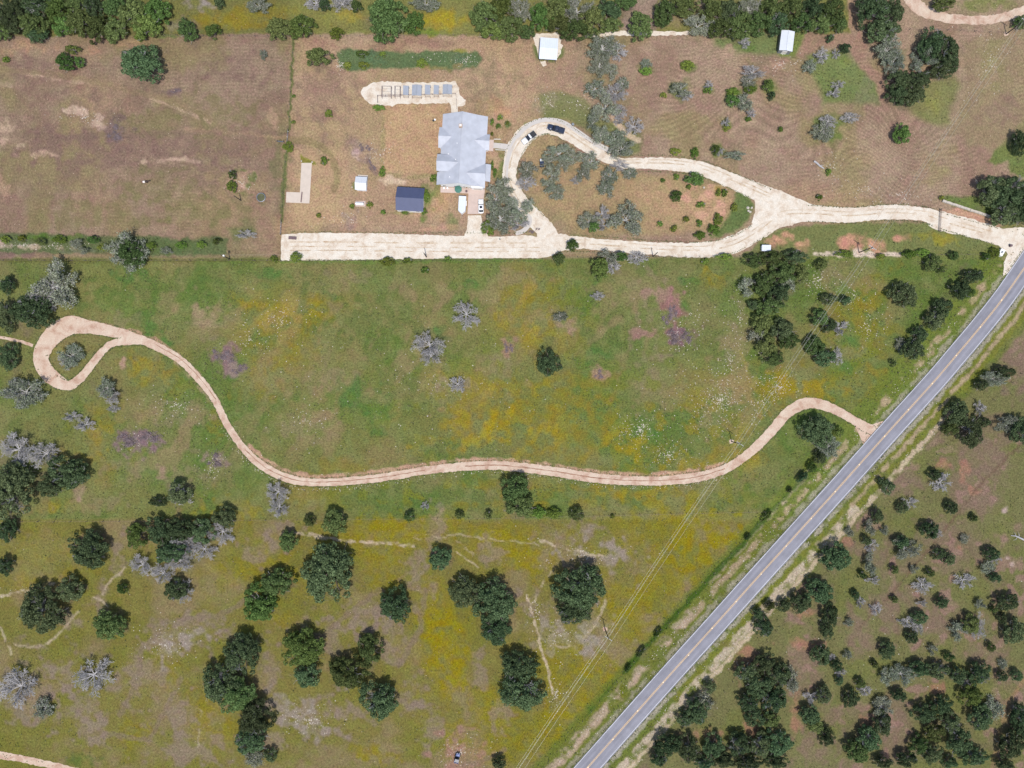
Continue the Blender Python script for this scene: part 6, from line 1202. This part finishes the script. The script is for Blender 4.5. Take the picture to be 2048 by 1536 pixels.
def wire_fence(label, pts, spacing=4.2, hgt=1.25, mat='wood'):
    a = P(*pts[0]); e = empty('wire_fence', (a.x, a.y, 0), 0, label, 'fence', 'wire fences')
    pm = MB().frustum((-.07, .07, -.07, .07, -.2), (-.06, .06, -.06, .06, hgt)).mesh('post'); pm.materials.append(M[mat]); Q = [P(*p) - a for p in pts]
    for A, B in zip(Q[:-1], Q[1:]):
        n = max(1, int((B - A).length / spacing))
        for k in range(n): o = mobj('post', pm, None, e); o.location = A + (B - A) * k / n; o.rotation_euler = (rnd.uniform(-.04, .04), rnd.uniform(-.04, .04), rnd.uniform(0, 1.5))
    o = mobj('post', pm, None, e); o.location = Q[-1]
    for z in (.3, .6, .9, 1.15): MB().tube([q + Vector((0, 0, z)) for q in Q], .006, 3).build('wire', M['rust'], e)
wire_fence('wire fence along the west yard, upper stretch to the grey gate', [(588, 80), (583, 160), (577.5, 261)]); wire_fence('wire fence along the west yard, lower stretch between the two gates', [(575, 290), (568, 360), (564, 441)])
wire_fence('wire fence under the west field bank', [(-20, 521), (200, 521.5), (458, 521), (561, 521.5)]); wire_fence('wire fence below the gravel parking strip', [(563, 523), (760, 521.5), (1085, 518.5), (1120, 516)]); wire_fence('wire fence below the lower drive to the road corner', [(1128, 515), (1480, 513), (1640, 511), (1990, 509)])
wire_fence('wire fence between the green meadow and the yellow pasture', [(-20, 1043), (240, 1042), (470, 1040), (1000, 1036), (1528, 1023)], 5); wire_fence('wire fence along the near road verge above the track mouth', [(1984, 516), (1900, 640), (1795, 745), (1750, 800)]); wire_fence('wire fence along the near road verge below the track mouth', [(1690, 905), (1605, 962), (1532, 1028), (1250, 1342), (1080, 1540)])
wire_fence('wire fence beyond the far road verge', [(2060, 730), (1930, 852), (1760, 1022), (1620, 1182), (1430, 1402), (1310, 1545)]); wire_fence('wire fence along the top meadow', [(330, 72), (588, 74), (960, 71)]); wire_fence('wire fence by the top right lane', [(1818, 60), (1920, 62), (2008, 67)])
panel_fence('low pale edging rail round the front lawn of the house', [(1001, 279), (988, 279)], .5, 'white', 1.2); panel_fence('low pale edging rail along the front lawn under the walk', [(991, 300), (1011, 301), (1010, 325), (1008, 335)], .5, 'white', 1.4)

# power poles and lines
POLE_H = 9.2
def pole(label, px, py, h, arm_az=None, trans=False, wood='pole_wood'):
    b = P(px, py); e = empty('utility_pole', (b.x, b.y, 0), 0, label, 'power pole', 'power poles')
    MB().tube([(0, 0, -.3), (0, 0, h)], [.19, .12], 10).build('pole', M[wood], e)
    if arm_az is not None:
        c, s = math.cos(arm_az), math.sin(arm_az); z = h - .35
        Mx = Matrix(((c, -s, 0, 0), (s, c, 0, 0), (0, 0, 1, 0), (0, 0, 0, 1)))
        MB().box(-1.35, 1.35, -.08, .08, z - .07, z + .07, Mx).build('crossarm', M['bark_dead'], e)
        for k in (-1.2, -.45, 1.2): MB().lathe([(.03, z + .07), (.07, z + .12), (.04, z + .17), (.07, z + .22), (.001, z + .27)], 8, (k * c, k * s)).build('insulator', M['white'], e)
        for t in (-1, 1): MB().tube([(t * .75 * c, t * .75 * s, z - .05), (0, 0, z - .75)], .025, 4).build('brace', M['galv_dark'], e)
    if trans:
        t = MB().lathe([(.001, h - 1.9), (.26, h - 1.88), (.28, h - 1.0), (.2, h - .92), (.001, h - .9)], 14, (.42, 0)).build('transformer', M['white'], e, smooth=True); MB().box(.1, .2, -.05, .05, h - 1.6, h - 1.5).build('bracket', M['galv_dark'], t)
    return b
LP = [(2012, 68), (1718, 505), (1463, 883), (1210, 1258)]
Lp = [P(*p) for p in LP]; dirs = [(Lp[min(i + 1, 3)] - Lp[max(i - 1, 0)]) for i in range(4)]
names = ['power pole by the dirt lane in the top right corner', 'power pole on the red earth strip above the thicket', 'power pole in the meadow beside the pink track', 'power pole in the yellow pasture near the road']
az = [math.atan2(d.y, d.x) + math.pi / 2 for d in dirs]
for i in range(4):
    pole(names[i], *LP[i], POLE_H, az[i], i == 1)
    tag(slab_poly('caliche_apron', [(LP[i][0] + (5 + 1.2 * math.sin(3.7 * t)) * math.cos(t), LP[i][1] + (4.2 + math.cos(2.9 * t)) * math.sin(t)) for t in [k * .7 for k in range(9)]], -.05, .03, M['pinkgravel'], 'round pale caliche patch at the foot of the ' + names[i], 'ground'), kind='structure')
ext = P(1040, 1520) - Lp[3]; ends = [Lp[0] + (Lp[0] - Lp[1]).normalized() * 60] + Lp + [Lp[3] + (Lp[3] - Lp[2]).normalized() * 75]
azs = [az[0]] + az + [az[3]]
for j, (k, dz, lab) in enumerate([(-1.2, -.08, 'outer power line wire on the road side of the poles'), (-.45, -.08, 'middle power line wire along the crossarms'), (1.2, -.08, 'outer power line wire on the meadow side of the poles'), (.14, -1.4, 'lower neutral wire of the power line below the crossarms')]):
    pts = []
    for i in range(5):
        A = ends[i] + Vector((k * math.cos(azs[i]), k * math.sin(azs[i]), POLE_H + dz)); B = ends[i + 1] + Vector((k * math.cos(azs[i + 1]), k * math.sin(azs[i + 1]), POLE_H + dz))
        for t in range(0 if i == 0 else 1, 13):
            u = t / 12; q = A.lerp(B, u); q.z -= 1.1 * 4 * u * (1 - u); pts.append(q)
    tag(MB().tube(pts, .022, 4).build('power_line', M['wire'], None), lab, 'power line', 'wires of the main power line')
sp = [(460, 518), (853, 514), (1306, 513)]
for i, p in enumerate(sp): pole(['service pole with white transformer below the west field', 'service pole at the edge of the gravel parking strip', 'service pole beside the lower drive'][i], *p, 7.5, None, i == 0)
pole('lone dark pole beside the shrub ring in the west field', 482, 401, 6.0)
pts = []
for i in range(2):
    A, B = P(*sp[i]) + Vector((0, 0, 7.4)), P(*sp[i + 1]) + Vector((0, 0, 7.4))
    for t in range(0 if i == 0 else 1, 13): u = t / 12; q = A.lerp(B, u); q.z -= 4 * u * (1 - u); pts.append(q)
tag(MB().tube(pts, .014, 4).build('service_wire', M['wire'], None), 'single service wire strung above the middle fence', 'power line')

# ------------------------------------------------------------------ the cow
def cow(label, px, py, rz):
    J = [((-1.0, 0, 1.15), .26, .30), ((-.55, 0, 1.12), .36, .36), ((0, 0, 1.05), .40, .38), ((.5, 0, 1.10), .33, .36), ((.85, 0, 1.22), .20, .24), ((1.15, 0, 1.32), .14, .17), ((1.40, 0, 1.22), .15, .14), ((1.68, 0, 1.02), .10, .10)]
    E = [(i, i + 1) for i in range(7)]; extra = []
    for s in (-1, 1):
        extra += [(1, [((-.72, s * .22, .80), .14), ((-.80, s * .22, .45), .075), ((-.74, s * .22, .05), .06)]), (3, [((.52, s * .20, .72), .11), ((.54, s * .20, .38), .065), ((.54, s * .20, .05), .06)]), (6, [((1.30, s * .26, 1.34), .045)])]
    extra.append((0, [((-1.22, 0, 1.0), .05), ((-1.25, .03, .55), .03)]))
    V = [j[0] for j in J]; Rr = [(j[1], j[2]) for j in J]
    for root, ch_ in extra:
        p = root
        for co, r in ch_: V.append(co); Rr.append((r, r)); E.append((p, len(V) - 1)); p = len(V) - 1
    me = bpy.data.meshes.new('cow'); me.from_pydata(V, E, []); o = bpy.data.objects.new('cow', me); C.objects.link(o)
    sk = o.modifiers.new('skin', 'SKIN'); o.modifiers.new('sub', 'SUBSURF').levels = 2; o.modifiers['sub'].render_levels = 2
    for i, sv in enumerate(me.skin_vertices[0].data): sv.radius = Rr[i]; sv.use_root = (i == 2)
    m, nt, bs_ = nodes_of('pied_hide'); tc = N(nt, 'ShaderNodeTexCoord'); sp_ = N(nt, 'ShaderNodeSeparateXYZ'); nt.links.new(tc.outputs['Object'], sp_.inputs[0])
    ns = N(nt, 'ShaderNodeTexNoise', i_Scale=1.6, i_Detail=2.0); nt.links.new(tc.outputs['Object'], ns.inputs['Vector'])
    ad = N(nt, 'ShaderNodeMath', operation='MULTIPLY_ADD', i_1=.5, i_2=-.1); nt.links.new(ns.outputs['Fac'], ad.inputs[0]); sm = N(nt, 'ShaderNodeMath', operation='ADD'); nt.links.new(sp_.outputs[0], sm.inputs[0]); nt.links.new(ad.outputs[0], sm.inputs[1])
    mr = N(nt, 'ShaderNodeMapRange', i_1=-1.3, i_2=1.7); nt.links.new(sm.outputs[0], mr.inputs[0])
    r = ramp(nt, [(0, (.16, .075, .06)), (.31, (.70, .64, .58)), (.55, (.05, .03, .025))]); r.color_ramp.interpolation = 'CONSTANT'; nt.links.new(mr.outputs[0], r.inputs[0]); nt.links.new(r.outputs[0], bs_.inputs['Base Color']); bs_.inputs['Roughness'].default_value = .8
    me.materials.append(m); b = P(px, py, .8); o.location = (b.x, b.y, 0); o.rotation_euler = (0, 0, R(rz)); return tag(o, label, 'cow')
cow('brown and white cow with dark head grazing in the west mown field', 290, 364, 8)

# ------------------------------------------------------------------ boulders, brush piles
def rock_mesh(seed, sub=2):
    bm = bmesh.new(); bmesh.ops.create_icosphere(bm, subdivisions=sub, radius=.5); rs = random.Random(seed)
    for v in bm.verts: v.co *= rs.uniform(.78, 1.12); v.co.z *= .75
    me = bpy.data.meshes.new('boulder'); bm.to_mesh(me); bm.free(); me.materials.append(M['rock']); return me
for i, (x, y, s, lab) in enumerate([(1496, 415.5, .95, 'pale boulder at the drive edge, upper left of the group'), (1503.5, 415.5, .8, 'pale boulder at the drive edge, nearest the gravel'), (1497, 421.5, .8, 'pale boulder at the drive edge, left of the lower pair'), (1500.5, 423.5, .8, 'pale boulder at the drive edge, right of the lower pair'),
                                  (602.8, 322, .5, 'pale stone at the upper left corner of the bare slab'), (624, 324, .55, 'pale stone at the upper right corner of the bare slab'), (704, 374, .5, 'pale stone left of the small garden shed'), (855, 832, .5, 'lone white stone in the green meadow'), (1408, 375, .7, 'white stone in the orchard island')]):
    o = mobj('boulder', rock_mesh(i), None); b = P(x, y, .2); o.location = (b.x, b.y, .12); o.scale = (s * 1.1, s, s * .9); o.rotation_euler = (0, 0, i); tag(o, lab, 'boulder', 'pale boulders')
def brush_mesh(seed, n):
    rs = random.Random(seed); mb = MB(); cl = [(rs.gauss(0, .38), rs.gauss(0, .38), rs.uniform(.2, .55)) for _ in range(9)]
    for k in range(n):
        cx, cy, cr = rs.choice(cl); a = rs.uniform(0, 6.283); r = abs(rs.gauss(0, .6)); z = .04 + max(0, 1 - r) * .5 * rs.random(); L = rs.uniform(.08, .34); d = rs.uniform(0, 6.283)
        c = Vector((cx + cr * r * math.cos(a), cy + cr * r * math.sin(a), z)); t = Vector((math.cos(d), math.sin(d), rs.uniform(-.25, .25))) * L / 2
        p, q = c - t, c + t; p.z = max(p.z, .02); q.z = max(q.z, .02); rr = rs.uniform(.006, .018); mb.tube([p, q], [rr, rr * .6], 3, False)
    return mb.mesh('branches')
BR = [brush_mesh(k, 620) for k in range(3)]
for k in range(3): BR[k].materials.append(plain('dead_brush', (0.17, 0.13, 0.135), .95, var=.5, scale=3))
def brush(label, px, py, rx, ry, hgt=.9, rz=0):
    b = P(px, py); e = empty('brush_pile', (b.x, b.y, 0), R(rz), label, 'brush pile', 'heaps of cut brush'); o = mobj('branches', rnd.choice(BR), None, e); o['kind'] = 'stuff'; o.scale = (rx * S, ry * S, hgt * 1.5)
brush('large purplish brush heap in the right of the green meadow, upper half', 1340, 630, 16, 26, .6); brush('large purplish brush heap in the right of the green meadow, lower half', 1356, 676, 24, 24, .9); brush('long brush heap left of the pink track bend', 272, 880, 42, 22, .9, 8)
brush('small brush heap close to the pink track bend', 433, 920, 20, 14, .7); brush('greyish brush heap above the pink track, upper one', 448, 712, 24, 20, .6, -40); brush('greyish brush heap above the pink track, lower one', 480, 738, 17, 13, .5); brush('dark twiggy debris beside the back lawn', 728, 297, 12, 12, .5); brush('dark twiggy debris above the garden shed', 744, 330, 8, 12, .4, 30)
brush('dark brush heap in the middle of the west mown field', 233, 265, 20, 16, .6); brush('small dark brush heap below the big oak of the west field', 352, 182, 11, 6, .4)
brush('small brown brush heap in the middle of the meadow', 1016, 697, 9, 16, .4); brush('reddish scraped brush heap below the lone dark meadow oak', 1200, 748, 12, 9, .3); brush('reddish twig heap at the lower edge of the house drive corner', 1068, 462, 12, 6, .3, 25)
b = P(1638, 330, .3); e = empty('fallen_log', (b.x, b.y, 0), R(-38), 'pale fallen log lying in the upper mown field', 'log')
MB().tube([(-2.1, 0, .3), (-1, .1, .32), (.4, -.05, .3), (2.1, .1, .25)], [.34, .32, .28, .18], 9).build('trunk', M['bark_dead'], e); MB().tube([(.3, 0, .35), (1.2, .8, .6)], [.12, .06], 6).build('limb', M['bark_dead'], e)
b = P(2040, 1076, 1); e = empty('fallen_log', (b.x, b.y, 0), R(-15), 'bleached fallen tree at the right edge of the scrub', 'log')
MB().tube([(-2.6, 0, .3), (-1, .3, .35), (.6, 0, .4), (2.4, -.3, .3)], [.12, .2, .28, .32], 8).build('trunk', M['bark_dead'], e)
for q in ((-1.6, .9), (-.4, 1.2), (-1.0, -.9)): MB().tube([(q[0] + .5, 0.1, .35), (q[0], q[1], .7), (q[0] - .6, q[1] * 1.5, .5)], [.12, .07, .03], 5).build('limb', M['bark_dead'], e)

# ------------------------------------------------------------------ uncountable scatter: stones, flowers, tufts
def cover_at(x, y):
    i = np.clip(np.searchsorted(AX, x), 0, len(AX) - 1); j = np.clip(np.searchsorted(AY, y), 0, len(AY) - 1); return COL[j, i]
BLOCK = np.zeros(GX.shape, bool)
for q, w in ((PINK, 0), (PINK2, 0)):
    BLOCK |= segdist([(a, b_) for a, b_, _ in q], GX, GY) < 11
BLOCK |= segdist(ROADC, GX, GY) < 24
for pts, w in (([(1075, 488), (1200, 489), (1400, 500), (1510, 466), (1580, 420), (1700, 430), (1850, 429), (2050, 495)], 17), ([(1580, 420), (1460, 360), (1340, 328), (1240, 326), (1130, 265), (1060, 263), (1022, 325), (1040, 402), (1112, 474)], 16), ([(565, 494), (1110, 494)], 26), ([(735, 188), (920, 188)], 24), ([(928, 225), (925, 375)], 56), ([(820, 375), (820, 420)], 30), ([(612, 326), (605, 406)], 22)):
    BLOCK |= segdist(pts, GX, GY) < w
def blocked(x, y):
    i = np.clip(np.searchsorted(AX, x), 0, len(AX) - 1); j = np.clip(np.searchsorted(AY, y), 0, len(AY) - 1); return BLOCK[j, i]
rs = np.random.RandomState(5)
px_, py_, sz_ = [], [], []
def scat(n, cx, cy, rx, ry, s0, s1):
    a = rs.rand(n) * 6.283; r = np.abs(rs.normal(size=n)) * .75; px_.append(cx + rx * r * np.cos(a)); py_.append(cy + ry * r * np.sin(a)); sz_.append(rs.uniform(s0, s1, n) ** 1.0)
for a in [(520, 1440, 800, 90, 80), (240, 1280, 860, 44, 34), (160, 1340, 910, 60, 36), (140, 1560, 775, 40, 30), (120, 1700, 600, 70, 60), (120, 1640, 560, 30, 40), (90, 1480, 640, 20, 90), (90, 1460, 720, 30, 50), (110, 1735, 660, 40, 60), (150, 620, 1440, 60, 26), (130, 1160, 1110, 70, 40), (120, 1120, 1270, 50, 40), (110, 350, 810, 60, 30), (70, 420, 940, 30, 40), (60, 273, 878, 40, 22), (40, 433, 918, 16, 12), (130, 560, 640, 60, 60), (90, 610, 840, 50, 40), (80, 500, 680, 40, 40), (200, 860, 760, 330, 160), (120, 1980, 120, 40, 80), (60, 1560, 130, 40, 20), (90, 1400, 640, 90, 60), (70, 1355, 670, 24, 40), (50, 700, 440, 50, 22), (60, 1100, 205, 30, 25), (50, 1160, 210, 40, 20), (60, 1250, 265, 24, 24), (60, 680, 130, 16, 14), (70, 930, 120, 26, 16), (30, 860, 118, 40, 12), (70, 40, 490, 60, 8), (60, 110, 492, 60, 6), (120, 920, 1508, 46, 30), (60, 170, 235, 40, 16), (60, 1330, 1400, 40, 60), (150, 1380, 1300, 60, 60), (80, 1800, 390, 60, 14), (60, 1720, 380, 60, 20), (60, 1660, 330, 60, 40), (90, 1110, 1390, 20, 50), (60, 760, 310, 40, 30), (50, 480, 365, 30, 22), (60, 60, 1180, 60, 10), (50, 1070, 1220, 16, 30), (90, 1520, 800, 60, 60), (120, 330, 1290, 60, 40), (80, 1800, 1340, 200, 150)]:
    scat(*a, .07, .21)
for off, n in ((-13, 500), (11, 200)):
    q = catmull([(x, y, 0) for x, y in offset([(a, b_) for a, b_, _ in PINK[8:22]], off)], 3.0); i = rs.randint(0, len(q), n); px_.append(q[i, 0] + rs.normal(size=n) * 3); py_.append(q[i, 1] + rs.normal(size=n) * 3); sz_.append(rs.uniform(.05, .18, n))
for off, n, lo, hi in ((52, 700, 0, 7), (-50, 400, 0, 6), (66, 260, 2, 9), (-44, 200, 5, 11), (28, 300, 0, 12), (-28, 200, 0, 12)):
    q = catmull([(x, y, 0) for x, y in offset(ROADC[lo:hi], off)], 3.0); i = rs.randint(0, len(q), n); px_.append(q[i, 0] + rs.normal(size=n) * 4); py_.append(q[i, 1] + rs.normal(size=n) * 4); sz_.append(rs.uniform(.06, .2, n))
X = np.concatenate(px_); Y = np.concatenate(py_); Z = np.concatenate(sz_); ok = ~blocked(X, Y); X, Y, Z = X[ok], Y[ok], Z[ok]
oc = np.array([(1, 0, 0), (0, 1, 0), (-1, 0, 0), (0, -1, 0), (0, 0, .8)], np.float32); of = np.array([(0, 1, 4), (1, 2, 4), (2, 3, 4), (3, 0, 4)])
n = len(X); jit = rs.uniform(.7, 1.3, (n, 5, 3)); an = rs.rand(n) * 6.283
V = oc[None] * jit * Z[:, None, None]; c, s = np.cos(an)[:, None], np.sin(an)[:, None]; V = np.stack([V[..., 0] * c - V[..., 1] * s, V[..., 0] * s + V[..., 1] * c, V[..., 2]], -1)
V[..., 0] += ((X - 1024) * S)[:, None]; V[..., 1] += ((768 - Y) * S)[:, None]; V[..., 2] -= .01
o = mobj('loose_stones', np_mesh('loose_stones', V.reshape(-1, 3), (of[None] + 5 * np.arange(n)[:, None, None]).reshape(-1, 3)), M['rock']); tag(o, 'countless pale limestone fragments strewn over meadow, verges and track edges', 'stones', kind='stuff')

def tufts(name, n, accept, s0, s1, mat, label, cat, seed, zlift):
    r_ = np.random.RandomState(seed); x = r_.uniform(-40, 2088, n); y = r_.uniform(-40, 1576, n); a = accept(cover_at(x, y), x, y); k = (r_.rand(n) < a) & ~blocked(x, y); x, y = x[k], y[k]; m = len(x)
    p = np.stack([(x - 1024) * S, (768 - y) * S, r_.uniform(zlift[0], zlift[1], m)], 1); nr = r_.normal(size=(m, 3)) * .6 + np.array([0, 0, .7]); nr /= np.linalg.norm(nr, axis=1)[:, None]
    o = mobj(name, quads_mesh(name, p, nr, r_.uniform(s0, s1, m), r_), mat); tag(o, label, cat, kind='stuff'); return m
M['flower'] = leafy('yellow_petals', (0.185, 0.150, 0.030), (0.31, 0.25, 0.042), .2, .0); M['grass'] = leafy('meadow_grass', (0.085, 0.100, 0.042), (0.165, 0.180, 0.085), .3, .0); M['straw'] = leafy('dry_straw', (0.26, 0.20, 0.135), (0.40, 0.32, 0.23), .2, .0)
yel = lambda c, x, y: np.clip(((c[:, 0] + c[:, 1]) / 2 / (c[:, 2] + .004) - 3.4) / 5.0, 0, 1)
grn = lambda c, x, y: np.clip((c[:, 1] / (c[:, 0] + .004) - .80) / .35, 0, 1) * np.clip(.4 + (fbm(x.astype(np.float32), y.astype(np.float32), 40, 333, 3) - .4) * 3, 0, 1)
dry = lambda c, x, y: np.clip((c[:, 0] / (c[:, 1] + .004) - 1.05) / .5, 0, 1) * .8
def edge_tufts():
    r_ = np.random.RandomState(9); xs, ys = [], []
    DW = lambda d, w: [(x, y, w) for x, y in d]
    for pts, n in ((DW(D1, 29), 700), (DW(D2, 29), 700), (DW(D3, 53), 400), (PINK, 1300), (PINK2, 200), (DW(ROADC, 44), 1300)):
        q = catmull(pts, 3.0)
        for sg in (-1, 1):
            d = np.gradient(q[:, :2], axis=0); d /= np.linalg.norm(d, axis=1)[:, None] + 1e-9; i = r_.randint(0, len(q), n); of_ = sg * (q[i, 2] / 2 + .6 + np.abs(r_.normal(size=n)) * 1.2)
            xs.append(q[i, 0] - d[i, 1] * of_); ys.append(q[i, 1] + d[i, 0] * of_)
    x = np.concatenate(xs).astype(np.float32); y = np.concatenate(ys).astype(np.float32); cl = lambda d: [(a, b_) for a, b_, _ in catmull([(p[0], p[1], 0) for p in d], 8.0)]
    keep = (segdist(cl(D1), x, y) > 14.2) & (segdist(cl(D2), x, y) > 14.2) & (segdist(cl(D3), x, y) > 26.2) & (segdist(cl(PINK), x, y) > 7.4) & (segdist(cl(PINK2), x, y) > 6.6) & ~inpoly([(1500, 388), (1500, 450), (1545, 466), (1612, 446), (1612, 400), (1550, 378)], x, y) & ~inpoly([(1060, 440), (1050, 480), (1120, 512), (1140, 470), (1100, 450)], x, y) & (segdist(cl(ROADC), x, y) > 21.5)
    x, y = x[keep], y[keep]; m = len(x); p = np.stack([(x - 1024) * S, (768 - y) * S, r_.uniform(.08, .16, m)], 1); nr = r_.normal(size=(m, 3)) * .35 + np.array([0, 0, .8]); nr /= np.linalg.norm(nr, axis=1)[:, None]
    tag(mobj('edge_grass', quads_mesh('edge_grass', p, nr, r_.uniform(.2, .55, m), r_), M['grass']), 'ragged grass creeping over the edges of drive, track and road', 'grass', kind='stuff')
edge_tufts()
print(tufts('wildflowers', 150000, yel, .14, .34, M['flower'], 'drifts of tiny yellow wildflowers through meadow and pasture', 'wildflowers', 1, (.15, .4)),
      tufts('grass_tufts', 130000, grn, .25, .62, M['grass'], 'uneven green grass tufts across the unmown meadow', 'grass', 2, (.06, .3)),
      tufts('dry_tufts', 60000, dry, .18, .42, M['straw'], 'dry straw and stubble over the mown land', 'grass', 3, (.03, .14)), 'stones', n)
